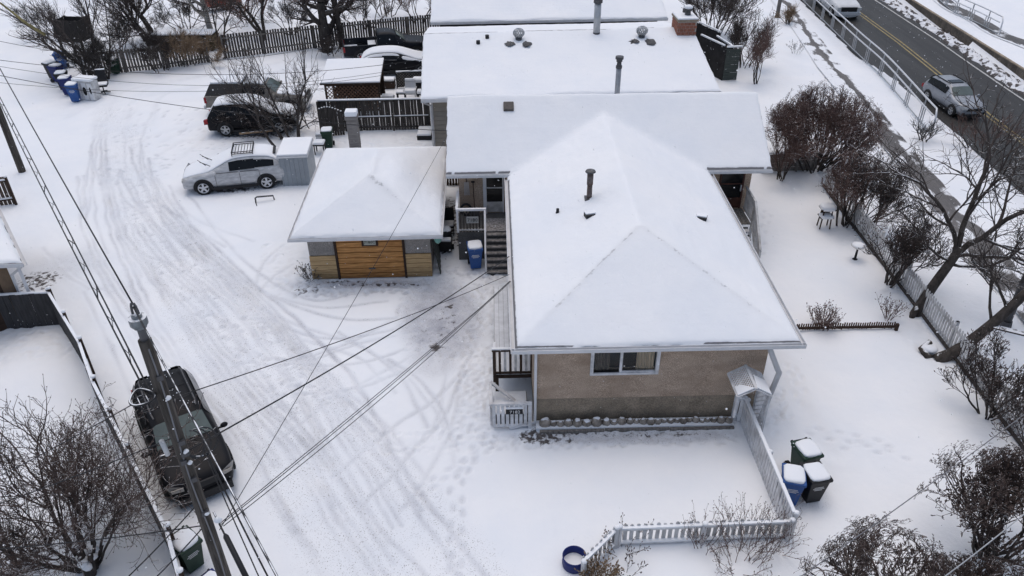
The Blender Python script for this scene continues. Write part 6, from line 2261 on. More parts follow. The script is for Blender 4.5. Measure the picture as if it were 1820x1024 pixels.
# discarded things by the alley bins
c = site(160, 176)
dc = thing('discarded_cabinet', 'discarded white cabinet with dark oval opening beside the alley bins', 'cabinet', c, deg(-12))
b = MB()
b.box(-0.55, 0.55, -0.25, 0.35, 0, 1.1)
b.build('body', WPALE, dc, local=True)
b = MB()
b.box(-0.60, 0.60, -0.30, 0.40, 1.10, 1.25)
b.build('snow_cap', SNOW, dc, local=True, bev=0.05)
for x in (-0.35, 0.08, 0.42):
    b = MB()
    b.box(x - 0.13, x + 0.13, -0.285, -0.25, 0.05, 1.0)
    b.build('panel', WHITE, dc, local=True)
b = MB()
b.add([A(0.08 + 0.12 * math.cos(t), -0.292, 0.55 + 0.24 * math.sin(t)) for t in np.arange(18) * math.pi / 9], [tuple(range(18))])
b.add([A(0.44 + 0.06 * math.cos(t), -0.292, 0.6 + 0.2 * math.sin(t)) for t in np.arange(18) * math.pi / 9], [tuple(range(18))])
b.build('opening', DARK, dc, local=True)
c = site(186, 166)
oc = thing('office_chair', 'black office chair with snow on its seat next to the discarded cabinet', 'chair', c, deg(15))
b = MB()
b.box(-0.30, 0.30, -0.28, 0.28, 0.44, 0.54)
b.build('seat', PBLACK, oc, local=True, bev=0.03)
b = MB()
b.obox((0, 0.33, 0.88), (0.27, 0, 0), (0, 0.05, 0), (0, 0.10, 0.36))
b.build('backrest', PBLACK, oc, local=True, bev=0.03)
b = MB()
b.box(-0.29, 0.29, -0.27, 0.22, 0.545, 0.63)
b.box(-0.26, 0.26, 0.38, 0.50, 1.23, 1.29)
b.build('snow_cap', SNOW, oc, local=True, bev=0.03)
b = MB()
b.tube([A(0, 0, 0.1), A(0, 0, 0.44)], 0.035, 8)
for k in range(5):
    t = k * 2 * math.pi / 5
    b.tube([A(0, 0, 0.12), A(0.34 * math.cos(t), 0.34 * math.sin(t), 0.06)], 0.03, 6)
b.build('base', PBLACK, oc, local=True)
for sx in (-1, 1):
    b = MB()
    b.tube([A(sx * 0.30, 0.1, 0.50), A(sx * 0.36, 0.1, 0.72), A(sx * 0.36, -0.2, 0.74)], 0.025, 6)
    b.build('armrest', PBLACK, oc, local=True)
# play tower, wood pile, red box
c = site(146, 106)
PTW = mat('dark_grey_board', (0.04, 0.036, 0.034), 0.9, 0.4, 3, stretch=(5, 5, 0.6))
pt_ = thing('play_tower', 'dark boarded play tower on tall posts among the far bare trees', 'play tower', c, deg(-8))
for sx in (-1, 1):
    for sy in (-1, 1):
        b = MB()
        b.box(sx * 0.72 - 0.06, sx * 0.72 + 0.06, sy * 0.55 - 0.06, sy * 0.55 + 0.06, 0, 2.6)
        b.build('post', PTW, pt_, local=True)
for i in range(9):
    piece('board', PTW, pt_, np.array(Matrix(pt_.matrix_basis) @ Vector((-0.72 + i * 0.18, -0.63, 1.95)))[:3], A(0.083, -0.0115, 0), A(0.0, 0.015, 0), A(0, 0, 0.66))
b = MB()
b.box(-0.78, 0.78, -0.60, 0.60, 1.28, 1.36)
b.box(-0.80, -0.77, -0.60, 0.60, 1.36, 2.55)
b.box(0.77, 0.80, -0.60, 0.60, 1.36, 2.55)
b.box(-0.77, 0.77, 0.57, 0.60, 1.36, 2.55)
b.build_each('deck', PTW, pt_, local=True)
c = site(318, 100)
wp = thing('wood_pile', 'long brown mossy wood pile under snow behind the grey board fence', 'wood pile', c + A(0, 1.2, 0))
r3 = np.random.default_rng(9)
for i in range(13):
    for j in range(3):
        g = MB()
        r = r3.uniform(0.14, 0.2)
        p = c + A(-1.9 + i * 0.31 + (0.15 if j % 2 else 0), 1.0 + r3.uniform(-.1, .1), 0.16 + j * 0.30)
        g.tube([p, p + A(0.05, 1.3, 0)], r, 7)
        g.build('log', mat('mossy_log', (0.085, 0.068, 0.040), 0.95, 0.5, 5), wp)
b = MB()
b.obox(c + A(0, 1.7, 1.06), (2.0, 0, 0), (0, 0.6, 0), (0, 0, 0.05))
b.build('snow_cap', SNOW, wp, bev=0.04)
c = site(398, 16)
rb_ = thing('red_trailer', 'low red box trailer with snowy top behind the far trees', 'trailer', c, deg(38))
b = MB()
b.box(-1.3, 1.3, -0.6, 0.6, 0.45, 0.95)
b.build('body', REDP, rb_, local=True)
b = MB()
b.box(-1.28, 1.28, -0.58, 0.58, 0.95, 1.15)
b.build('snow_cap', SNOW, rb_, local=True, bev=0.06)
b = MB()
b.box(-1.3, 1.3, -0.55, 0.55, 0.32, 0.45)
b.build('chassis', PBLACK, rb_, local=True)
for sy in (-1, 1):
    b = MB()
    b.tube([A(0.2, sy * 0.58, 0.26), A(0.2, sy * 0.70, 0.26)], 0.26, 14)
    b.build('wheel', RUBBER, rb_, local=True)
c = site(1786, 581)
sl_ = thing('lamp_post', 'grey steel lamp post at the right edge behind the leaning trees', 'lamp post', c)
b = MB()
b.tube([c + A(0, 0, -0.1), c + A(0, 0, 7.5)], [0.13, 0.08], 10)
b.build('pole', DSTEEL, sl_, smooth=True)
b = MB()
b.cyl(c, 0.2, -0.05, 0.25, 10, 0.16)
b.build('base', DSTEEL, sl_)
b = MB()
b.tube([c + A(0, 0, 7.45), c + A(0.8, 0, 7.9), c + A(2.0, 0, 8.0)], 0.05, 8)
b.build('arm', DSTEEL, sl_)
b = MB()
b.obox(c + A(2.3, 0, 7.98), (0.35, 0, 0), (0, 0.13, 0), (0, 0, 0.06))
b.build('lamp_head', STEEL, sl_)
c = site(1381, 31)
sp_ = thing('sign_post', 'plain grey post at the top edge beside the footpath', 'post', c)
b = MB()
b.tube([c + A(0, 0, -0.1), c + A(0, 0, 6.0)], [0.15, 0.11], 8)
b.build('pole', mat('grey_timber_post', (0.16, 0.155, 0.15), 0.9, 0.3, 4), sp_, smooth=True)
b = MB()
b.cyl(c, 0.2, -0.02, 0.12, 8)
b.build('base', CONC, sp_)

# ------------------------------------------------------------------ utility poles and wires
def pole(name, label, base, h, r0, r1):
    t = thing(name, label, 'utility pole', base)
    b = MB()
    n = 10
    b.tube([base + A(0, 0, -0.2 + (h + 0.2) * k / n) for k in range(n + 1)], np.linspace(r0, r1, n + 1), 14)
    b.build('pole', POLE, t, smooth=True)
    return t
P1B = site(257, 604, 9.0) * A(1, 1, 0)
P2B = site(40, 306)
P3B = P1B + (P1B - P2B)
p1 = pole('utility_pole', 'near weathered wooden utility pole in front of the black parked SUV', P1B, 9.0, 0.125, 0.09)
p2 = pole('utility_pole', 'second wooden utility pole standing at the left edge of the view', P2B, 9.3, 0.16, 0.11)
def on_pole(row):
    """point on the near pole's axis seen at an image row"""
    lo, hi = 0.0, 9.6
    for _ in range(40):
        z = (lo + hi) / 2
        v = np.array([P1B[0], P1B[1], z]) - CAM
        y = 512 - FPX * (v @ _ur) / (v @ _f)
        if y > row: lo = z
        else: hi = z
    return np.array([P1B[0], P1B[1], z])
right = unit(A(P1B[0] - P2B[0], P1B[1] - P2B[1], 0))
side_ = A(-right[1], right[0], 0)      # towards the house side
ins = MB()
top = P1B + A(0, 0, 9.0)
ins.cyl(top, 0.055, -0.05, 0.34, 10)
ins.build('pole_pin', DSTEEL, p1)
ins = MB()
for z, r in ((0.22, 0.09), (0.27, 0.12), (0.325, 0.12), (0.385, 0.07)):
    ins.cyl(top, r, z, z + 0.055, 16)
ins.build('insulator', mat('grey_porcelain', (0.17, 0.185, 0.195), 0.3, 0.4, 9, snow=0.35), p1, smooth=False)
b = MB()
tt = np.linspace(0, math.pi, 9)
b.tube([top + A(0.04 * math.cos(t), 0, 0.42 + 0.2 * math.sin(t)) for t in tt], 0.018, 6)
b.build('tie_loop', DSTEEL, p1)
b = MB()   # earth wire and conduit stapled to the pole
toC = unit(CAM * A(1, 1, 0) - P1B)
perp = A(-toC[1], toC[0], 0)
b.tube([P1B + toC * (0.125 - 0.0038 * z + 0.01) + perp * 0.02 * math.sin(z * 1.7) + A(0, 0, z) for z in np.linspace(0, 8.9, 30)], 0.012, 5)
b.build('earth_wire', GWIRE, p1)
b = MB()
for row, sg, w_ in ((665, 1, 0.06), (780, 1, 0.07), (800, 1, 0.09), (812, -1, 0.06), (845, 1, 0.06), (905, 1, 0.08)):
    q = on_pole(row)
    b.obox(q + toC * 0.11 + perp * 0.03 * sg, perp * w_ * 0.7, toC * 0.03, A(0, 0, 0.04))
b.build_each('bracket', DSTEEL, p1)
b = MB()
for row in (795, 815, 700, 905):
    q = on_pole(row)
    b.ball(q + toC * 0.13 + perp * 0.05, 0.04, 0.045, 0.03, 8, 5, jit=0.2)
b.build_each('snow_cap', SNOW, p1, smooth=True)
b = MB()
q = on_pole(792)
sd2 = -perp if (-perp)[0] > 0 else perp
for k in range(3):
    tt = np.linspace(0, math.pi * 1.3, 12)
    b.tube([q + toC * 0.2 + sd2 * (0.18 + (0.14 + 0.05 * k) * math.sin(t) + 0.05 * k) + A(0, 0, 0.28 * math.cos(t) + 0.1) for t in tt], 0.011, 5)
b.build_each('slack_loop', SWIRE, p1)
b = MB()
q = on_pole(792)
b.tube([q - sd2 * 0.22 + toC * 0.1 + A(0, 0, 0.30), q - sd2 * 0.20 + toC * 0.1 + A(0, 0, 0.0)], 0.038, 10)
b.build('terminal_canister', mat('snowy_canister', (0.45, 0.46, 0.47), 0.6, 0.2, 5), p1, smooth=True)
def wire(label, p, q, r=0.011, sag=0.15, m=WIRE, n=18, name='overhead_wire', par=0, gap=0.09, group='overhead wires'):
    b = MB()
    p, q = np.asarray(p, float), np.asarray(q, float)
    t = np.linspace(0, 1, n)
    s = unit(np.cross(q - p, (0, 0, 1)))
    for k in range(par + 1):
        o = s * gap * (k - par / 2) + A(0, 0, 0.0 + 0.03 * (k % 2))
        b.tube([p * (1 - u) + q * u + o * (0.25 + 0.75 * math.sin(math.pi * min(1, u * 1.2 + 0.05)) ** 0.5 if par else 1) - A(0, 0, sag * 4 * u * (1 - u)) for u in t], r, 5)
    o = b.build(name, m, None, smooth=True)
    return tag(o, label, 'wire', group)
wire('thin top wire from the insulator of the near pole up to the second pole', top + A(0, 0, 0.62), P2B + A(0, 0, 9.5), 0.012, 0.25)
wire('snowy top wire running from the near pole insulator past the bottom edge', top + A(0, 0, 0.55), P3B + A(0, 0, 9.4), 0.013, 0.5, SWIRE)
ca = on_pole(705) - sd2 * 0.17 + A(0, 0, 0.1)
cab_end = P2B + A(0, 0, 5.75)
wire('thick paired telephone cables between the two utility poles', ca, cab_end, 0.014, 0.18, WIRE, par=1, gap=0.095)
b = MB()
lash = []
for i in range(46):
    u = (i + 0.5) / 46
    p = ca * (1 - u) + cab_end * u - A(0, 0, 0.18 * 4 * u * (1 - u))
    s = unit(np.cross(cab_end - ca, (0, 0, 1)))
    f = 0.25 + 0.75 * math.sin(math.pi * min(1, u * 1.2 + 0.05)) ** 0.5
    b.tube([p - s * 0.05 * f, p + s * 0.05 * f + (cab_end - ca) / 46 * (0.9 if i % 2 else -0.6)], 0.005 + 0.006 * (i % 5 == 0), 4)
tag(b.build('cable_lashing', WIRE), 'zigzag lashing wire strung between the paired telephone cables', 'wire', 'overhead wires', 'stuff')
sn_ = thing('cable_storage_loop', 'white racket shaped cable storage loop left of the near pole', 'cable loop', on_pole(700) - sd2 * 0.26)
b = MB()
c = on_pole(700) - sd2 * 0.27 + A(0, 0, 0.05)
tt = np.linspace(0, 2 * math.pi, 25)
dC = -unit(A(P2B[0] - P1B[0], P2B[1] - P1B[1], 0)) * -1
b.tube([c + dC * 0.19 * math.cos(t) + sd2 * 0.13 * math.sin(t) * (1.2 - 0.5 * math.cos(t)) + A(0, 0, 0.02) for t in tt], 0.02, 6, False)
b.build('rim', SWIRE, sn_, smooth=True)
b = MB()
for k in (-0.08, 0.08):
    b.tube([c + dC * 0.16 + sd2 * k * 0.7, c - dC * 0.32 + sd2 * k * 0.7], 0.011, 6)
b.tube([c + dC * 0.05 - sd2 * 0.11, c + dC * 0.05 + sd2 * 0.11], 0.010, 6)
b.build('frame', SWIRE, sn_, smooth=True)
wire('black service wire from the near pole to the upper left eave of the bungalow', on_pole(712), site(905, 488, 2.96), 0.009, 0.12)
wire('heavy twisted service cable from the near pole to the bungalow eave beside the stoop', on_pole(806), site(905, 456, 2.96), 0.014, 0.15)
wire('triple service cable from the near pole to the left eave of the bungalow', on_pole(935) + toC * 0.1 + sd2 * 0.2, site(907, 500, 2.96), 0.008, 0.12, WIRE, par=2, gap=0.085)
rake = hw(-1.86, 27.7, CZ + CS * (27.7 - CB0) + 0.05)
wire('long thin wire crossing above the garage roof from the near pole', on_pole(940) + toC * 0.12 + sd2 * 0.15, rake, 0.007, 0.10)
u = 0.83
jn = ca * (1 - u) + cab_end * u - A(0, 0, 0.18 * 4 * u * (1 - u))
wire('thin level wire from the telephone cables to the bungalow over the silver crossover', jn, rake + A(0, 0.2, 0.1), 0.012, 0.35)
for k, (z, e, sg_, r) in enumerate(((5.35, NF(0.0, 3.5, 3.9), 0.75, 0.012), (5.1, NF(0.0, 3.0, 3.8), 1.0, 0.009), (4.3, NF(0.0, 2.6, 3.75), 0.75, 0.009))):
    wire(('thicker upper wire', 'middle thin wire', 'lowest thin wire')[k] + ' crossing the alley top from the second pole to the neighbour', P2B + A(0, 0, z), e, r, sg_)
wire('short dark wire leaving the left edge above the second pole toward the alley bins', P2B + A(0, 0, 6.3), site(560, 84, 4.0), 0.010, 0.9)
wire('nearly level wire from the near pole across the bare bush to the left edge', on_pole(933), site(-160, 985, 4.2), 0.011, 0.1)
wire('upper of two slanting wires running from the near pole to the bottom left', on_pole(892), site(110, 1130, 4.2), 0.011, 0.1)
wire('lower of two slanting wires running from the near pole to the bottom left', on_pole(930), site(165, 1125, 4.0), 0.011, 0.1)
wire('thin wire from the cable loop across the bush top to the left edge', on_pole(690), site(-80, 885, 4.0), 0.009, 0.05)
wire('thin wire from the near pole through the bush middle to the left edge', on_pole(775), site(-80, 922, 4.2), 0.009, 0.05)
wire('dark cable dropping from the near pole toward the bottom edge', on_pole(800) + sd2 * 0.3 + toC * 0.1, site(520, 1110, 5.3), 0.014, 0.1)
wire('outermost thin dark wire dropping right of the near pole', on_pole(830) + sd2 * 0.3, site(498, 1110, 5.6), 0.010, 0.05)
cl0, cl1 = on_pole(905) + toC * 0.15 + sd2 * 0.15, site(462, 1075, 4.9)
wire('snowy cable with a splice running down right of the near pole', cl0, cl1, 0.016, 0.05, SWIRE)
b = MB()
b.tube([cl0 * 0.75 + cl1 * 0.25, cl0 * 0.72 + cl1 * 0.28, cl0 * 0.28 + cl1 * 0.72, cl0 * 0.25 + cl1 * 0.75], [0.02, 0.045, 0.045, 0.02], 10)
tag(b.build('splice_case', PBLACK, smooth=True), 'black cylindrical splice case on the cable right of the near pole', 'splice case')
b = MB()
q = cl0 * 0.9 + cl1 * 0.1
b.ball(q, 0.06, 0.055, 0.07, 9, 6, jit=0.25)
tag(b.build('snow_lump', SNOW, smooth=True), 'lump of snow on the cable joint right of the near pole', 'snow')
wire('grey wire crossing above the shrubs in the bottom right corner', site(1900, 676, 6.0), site(1330, 1090, 6.0), 0.008, 0.1, GWIRE)
wire('pale wire at the very bottom right corner beside the shrubs', site(1860, 880, 6.0), site(1630, 1060, 6.0), 0.009, 0.1, STEEL)

# ------------------------------------------------------------------ bare trees and shrubs
def mesh_np(name, v, q, m, parent=None):
    if parent is not None:
        iv = np.array(parent.matrix_basis.inverted())
        v = v @ iv[:3, :3].T + iv[:3, 3]
    me = bpy.data.meshes.new(name)
    me.vertices.add(len(v))
    me.vertices.foreach_set('co', v.astype(np.float32).ravel())
    me.loops.add(q.size)
    me.loops.foreach_set('vertex_index', q.astype(np.int32).ravel())
    me.polygons.add(len(q))
    me.polygons.foreach_set('loop_start', np.arange(0, q.size, 4, dtype=np.int32))
    me.polygons.foreach_set('loop_total', np.full(len(q), 4, np.int32))
    me.polygons.foreach_set('use_smooth', np.ones(len(q), bool))
    me.materials.append(m)
    me.update()
    o = bpy.data.objects.new(name, me)
    COL.objects.link(o)
    o.parent = parent
    return o
def tubes_np(P, R, n):
    """P (B,k,3), R (B,k) -> verts, quads"""
    B, k, _ = P.shape
    T = np.empty_like(P)
    T[:, 1:-1] = P[:, 2:] - P[:, :-2]
    T[:, 0] = P[:, 1] - P[:, 0]
    T[:, -1] = P[:, -1] - P[:, -2]
    T /= np.maximum(np.linalg.norm(T, axis=2, keepdims=True), 1e-9)
    ref = np.where(np.abs(T[:, :1, 2:3]) < 0.9, np.array([[[0, 0, 1.0]]]), np.array([[[1.0, 0, 0]]]))
    S = np.cross(T, np.broadcast_to(ref, T.shape))
    S /= np.maximum(np.linalg.norm(S, axis=2, keepdims=True), 1e-9)
    U = np.cross(S, T)
    an = np.arange(n) * 2 * math.pi / n
    V = P[:, :, None] + (S[:, :, None] * np.cos(an)[None, None, :, None] + U[:, :, None] * np.sin(an)[None, None, :, None]) * R[:, :, None, None]
    i = np.arange(B * k * n).reshape(B, k, n)
    j = np.roll(i, -1, axis=2)
    q = np.stack([i[:, :-1], j[:, :-1], j[:, 1:], i[:, 1:]], -1).reshape(-1, 4)
    return V.reshape(-1, 3), q
TR = np.random.default_rng(77)
def perp_dir(d):
    r = TR.normal(size=3)
    r -= d * (r @ d)
    return unit(r)
def grow(out, p, d, L, r, lev, G, tip=True):
    n = G['seg'][min(lev, len(G['seg']) - 1)]
    pts, dd = [np.asarray(p, float)], unit(d)
    for i in range(n):
        dd = unit(dd + TR.normal(0, G['wob'], 3) + A(0, 0, G['up'][min(lev, len(G['up']) - 1)]))
        pts.append(pts[-1] + dd * L / n)
    pts = np.array(pts)
    rad = np.linspace(r, r * G.get('tap', 0.55), n + 1)
    out.append((pts, rad, lev))
    if lev + 1 >= G['lev']:
        return
    nc = G['nch'][min(lev, len(G['nch']) - 1)]
    t0 = G['t0'][min(lev, len(G['t0']) - 1)]
    an = G['ang'][min(lev, len(G['ang']) - 1)]
    for k in range(nc):
        t = t0 + (1 - t0) * (k + TR.uniform(0.1, 0.9)) / nc
        f = t * n
        i = min(int(f), n - 1)
        q = pts[i] + (pts[i + 1] - pts[i]) * (f - i)
        tg = unit(pts[i + 1] - pts[i])
        a = TR.normal(an, 0.16)
        grow(out, q, tg * math.cos(a) + perp_dir(tg) * math.sin(a), L * G['rat'] * TR.uniform(0.75, 1.15) * (1.12 - 0.35 * t), max(rad[i] * 0.62, G['rmin']), lev + 1, G)
    if tip:
        grow(out, pts[-1], dd, L * G['rat'] * 0.95, max(rad[-1] * 0.95, G['rmin']), lev + 1, G)
def plant(name, label, cat, base, stems, G, trunk_m=None, twig_m=None, trunk_lev=1, twig_n=4, twig_l=0.3, twig_r=0.006, bud=0, bud_m=None, bud_l=0.08, bud_r=0.011, group=None, spread=0.75, twup=0.35, dome=None):
    """stems: list of (start, direction, length, radius); thing > trunk, crown (> twigs)"""
    t = thing(name, label, cat, base, 0, group)
    out = []
    for s in stems:
        grow(out, *s, 0, G)
    cb = np.asarray(base, float)
    def clip(v):
        """a sheared or wind-trimmed crown keeps inside a dome"""
        if dome is None:
            return v
        q = (v - cb) / np.array([dome[0], dome[0], dome[1]])
        rr = np.linalg.norm(q, axis=1, keepdims=True)
        return cb + (v - cb) * np.where(rr > 1, rr ** -0.68, 1.0)
    tv = [[], []]
    for which in (0, 1):
        groups = {}
        for pts, rad, lev in out:
            if (lev < trunk_lev) == (which == 0):
                groups.setdefault(len(pts), []).append((pts, rad))
        vs, qs, o = [], [], 0
        for k, L in groups.items():
            v, q = tubes_np(np.array([a for a, _ in L]), np.array([b_ for _, b_ in L]), 8 if which == 0 else 4)
            vs.append(v)
            qs.append(q + o)
            o += len(v)
        tv[which] = (vs, qs, o)
    if tv[0][0]:
        mesh_np('trunk', clip(np.vstack(tv[0][0])), np.vstack(tv[0][1]), trunk_m or BARK, t)
    cr = None
    if tv[1][0]:
        cr = mesh_np('crown', clip(np.vstack(tv[1][0])), np.vstack(tv[1][1]), twig_m or TWIG, t)
    # twigs along the last two orders of branches
    last = [(p, r) for p, r, l in out if l >= G['lev'] - 2]
    if twig_n and last:
        bp, bd = [], []
        for p, r in last:
            for _ in range(twig_n):
                f = TR.uniform(0.25, 1.0) * (len(p) - 1)
                i = min(int(f), len(p) - 2)
                bp.append(p[i] + (p[i + 1] - p[i]) * (f - i))
                bd.append(unit(p[i + 1] - p[i]))
            bp.append(p[-1])
            bd.append(unit(p[-1] - p[-2]))
        bp, bd = np.array(bp), np.array(bd)
        N = len(bp)
        rn = TR.normal(size=(N, 3))
        rn /= np.linalg.norm(rn, axis=1, keepdims=True)
        d = bd * 0.75 + rn * spread + A(0, 0, twup)
        d /= np.linalg.norm(d, axis=1, keepdims=True)
        L = twig_l * TR.uniform(0.5, 1.35, (N, 1))
        d2 = d + TR.normal(0, 0.22, (N, 3)) + A(0, 0, 0.12)
        d2 /= np.linalg.norm(d2, axis=1, keepdims=True)
        m1 = bp + d * L * 0.5
        e = m1 + d2 * L * 0.5
        P = np.stack([bp, m1, e], 1)
        R = np.tile(np.array([1.0, 0.8, 0.45]), (N, 1)) * twig_r
        v, q = tubes_np(P, R, 3)
        tw = mesh_np('twigs', clip(v), q, twig_m or TWIG, t)
        tw.parent = cr if cr is not None else t
        tw['kind'] = 'stuff'
        if bud:
            k = np.repeat(np.arange(N), bud)
            rn = TR.normal(size=(len(k), 3))
            rn /= np.linalg.norm(rn, axis=1, keepdims=True)
            db = d2[k] * 0.9 + rn * 0.7 + A(0, 0, 0.25)
            db /= np.linalg.norm(db, axis=1, keepdims=True)
            b0 = e[k] - d2[k] * L[k] * TR.uniform(0, 0.35, (len(k), 1))
            ll = bud_l * TR.uniform(0.5, 1.3, (len(k), 1))
            P = np.stack([b0, b0 + db * ll * 0.5, b0 + db * ll], 1)
            R = np.tile(np.array([0.35, 1.0, 0.4]), (len(k), 1)) * bud_r
            v, q = tubes_np(P, R, 3)
            bo = mesh_np('seed_heads', clip(v), q, bud_m or TWIGB, t)
            bo.parent = cr if cr is not None else t
            bo['kind'] = 'stuff'
    return t
def fan(base, n, rad, L, r, tilt, lean=(0, 0), jl=0.25):
    """n stems leaving the ground round a base, tilting outwards"""
    out = []
    for k in range(n):
        a = 2 * math.pi * (k + TR.uniform(0, 1)) / n
        tl = tilt * math.sqrt(TR.uniform(0.02, 1.0))
        d = A(math.cos(a) * math.sin(tl) + lean[0], math.sin(a) * math.sin(tl) + lean[1], math.cos(tl))
        out.append((base + A(math.cos(a), math.sin(a), 0) * rad * TR.uniform(0.1, 1) - A(0, 0, 0.05), d, L * TR.uniform(1 - jl, 1 + jl), r * TR.uniform(0.7, 1.2)))
    return out
GT = dict(lev=5, seg=[5, 5, 4, 3, 3], wob=0.13, up=[0.02, 0.05, 0.06, 0.05, 0.03], nch=[4, 4, 4, 4], t0=[0.45, 0.25, 0.2, 0.2], ang=[0.75, 0.7, 0.7, 0.75], rat=0.66, rmin=0.006, tap=0.62)
# right hand trees by the footpath
c = site(1628, 556)
fk = site(1697, 455, 2.1)
st = [(fk, A(-0.28, 0.25, 1.0), 2.5, 0.085), (fk, A(0.15, 0.3, 1.0), 2.9, 0.10), (fk + A(0.05, 0, 0.05), A(0.75, 0.1, 0.95), 2.7, 0.10), (fk, A(0.95, -0.15, 0.4), 2.2, 0.07), (fk - A(0.1, 0, 0.3), A(0.7, -0.6, 0.25), 1.9, 0.055), (fk - A(0.08, 0, 0.2), A(-0.75, 0.1, 0.55), 1.7, 0.045)]
t = plant('bare_tree', 'big bare tree with forked trunk at the picket fence near the footpath', 'tree', c, st,
      dict(GT, lev=4, nch=[4, 4, 3], t0=[0.3, 0.25, 0.2], ang=[0.62, 0.65, 0.75], rat=0.66, up=[0.02, 0.02, 0.0], wob=0.15, tap=0.6, seg=[6, 5, 4, 3]), trunk_lev=1, twig_n=2, twig_l=0.34, twig_r=0.0075, twup=0.05, spread=0.95)
b = MB()
b.tube(smooth_line(np.array([c - A(0, 0, 0.1), c * 0.65 + fk * 0.35 + A(-0.04, 0, 0), fk - A(0, 0, 0.0), fk + A(0.1, 0.05, 0.3)]), 5), np.linspace(0.20, 0.115, 16), 10)
b.tube([c + A(0, 0, 0.25), c + A(-0.16, -0.12, 0.02), c + A(-0.22, -0.2, -0.1)], [0.10, 0.11, 0.08], 8)
b.build('trunk', BARK, t, smooth=True)
c = site(1665, 636)
pts = [c - A(0, 0, 0.1), site(1702, 622, 0.35), site(1762, 577, 1.25), site(1832, 513, 2.5)]
t = plant('bare_tree', 'heavily leaning bare tree with snow lodged on its crooked base', 'tree', c,
          [(pts[3], unit(pts[3] - pts[2]) + A(0.1, 0, 0.3), 1.6, 0.13), (pts[2], A(0.2, 0.55, 0.9), 1.3, 0.05), (pts[2] * 0.6 + pts[3] * 0.4, A(-0.25, 0.3, 1.0), 1.4, 0.05)],
          dict(GT, lev=4, rat=0.66, nch=[3, 3, 3]), trunk_lev=1, twig_n=2, twig_l=0.3)
b = MB()
b.tube(smooth_line(np.array(pts), 5), np.linspace(0.20, 0.13, 16), 10)
b.tube([pts[0] + A(-0.05, 0.1, 0), pts[0] + A(-0.30, 0.05, 0.12), pts[0] + A(-0.34, 0.35, 0.18), pts[0] + A(-0.05, 0.5, 0.35)], [0.10, 0.12, 0.11, 0.09], 8)
b.build('trunk', BARK, t, smooth=True)
b = MB()
b.ball(pts[0] + A(-0.12, 0.28, 0.24), 0.24, 0.20, 0.10, 12, 7, jit=0.06)
b.build('snow_cap', SNOW, t, smooth=True)
b = MB()
b.beam(pts[2] + A(0.0, -0.1, 0.0), pts[2] + A(0.95, -0.55, -0.02), 0.20, 0.05)
b.build('broken_limb', BARK, t)
# shrubs along the picket fence
GL = dict(lev=4, seg=[5, 4, 3, 3], wob=0.13, up=[0.03, 0.06, 0.08, 0.08], nch=[3, 3, 3], t0=[0.5, 0.35, 0.3], ang=[0.45, 0.5, 0.6], rat=0.60, rmin=0.0075, tap=0.62)
def shrub(label, px, h, w_, n, lean=(0, 0), G=GL, twm=TWIG, bud=2, budm=TWIGB, tn=3, tl=0.26, tr=0.006, tilt=None, z=0.0, name='bare_shrub', group='bare shrubs', budl=0.09, budr=0.012, rad=0.25, dome=None):
    c = site(*px)
    tilt = tilt if tilt is not None else math.atan2(w_ / 2 * 0.95, h * 0.75)
    return plant(name, label, 'shrub', c, fan(c, n, rad, h * 0.52, 0.022 + 0.004 * h, tilt, lean), G, BARK, twm, 1, tn, tl, tr, bud, budm, budl, budr, group, dome=dome)
shrub('large rounded reddish brown shrub between the house and footpath', (1450, 296), 3.9, 4.9, 60, G=dict(GL, nch=[3, 3, 2], wob=0.10, t0=[0.35, .3, .3], up=[0.0, 0.03, 0.05, 0.05]), twm=TWIGR, bud=1, budm=TWIGR, tn=2, rad=0.9, tl=0.24, tr=0.008, budl=0.10, budr=0.014, dome=(2.65, 3.7))
shrub('shrub with reddish stems just right of the bungalow eave', (1388, 318), 2.4, 1.4, 7, twm=TWIGR, budm=TWIGR, tn=1, bud=1)
shrub('tall dark shrub behind the bird table', (1502, 398), 3.3, 2.9, 18, dome=(1.5, 3.1), rad=0.6, tn=1, tr=0.008, bud=1, twm=TWIGR)
shrub('wide shrub leaning over the footpath right of the bird table', (1536, 408), 2.9, 2.0, 12, lean=(0.2, 0.05), rad=0.4, tn=1, tr=0.008, bud=1)
shrub('medium shrub with seed heads beyond the bird bath', (1582, 505), 2.5, 1.5, 11, lean=(0.18, 0), tn=1, rad=0.2, tr=0.007)
shrub('many stemmed shrub at the right edge growing through the picket fence', (1756, 742), 2.0, 2.2, 10, tn=1, rad=0.25, G=dict(GL, nch=[3, 3, 2]))
GB_ = dict(GL, nch=[3, 3, 3], up=[0.02, 0.05, 0.08, 0.1], wob=0.16)
shrub('largest near shrub full of dark seed heads in the right bottom corner', (1752, 990), 3.2, 3.1, 22, dome=(1.75, 3.1), twm=TWIGB, G=GB_, bud=4, tn=1, budl=0.08, budr=0.012, rad=0.3, tl=0.2, tr=0.006)
shrub('near shrub with dark seed heads cut by the bottom edge', (1545, 1140), 3.4, 2.8, 20, dome=(1.45, 3.2), twm=TWIGB, G=GB_, bud=4, tn=1, budl=0.08, budr=0.012, rad=0.3, tl=0.2, tr=0.006)
shrub('low twiggy shrub between the two near shrubs at the bottom edge', (1705, 1115), 2.1, 2.0, 11, dome=(1.2, 1.9), twm=TWIGB, G=GB_, bud=3, tn=1, budl=0.08, budr=0.013, tl=0.2)
shrub('small sparse shrub on the right edge below the leaning tree', (1835, 815), 1.8, 1.5, 4, bud=2, tn=1)
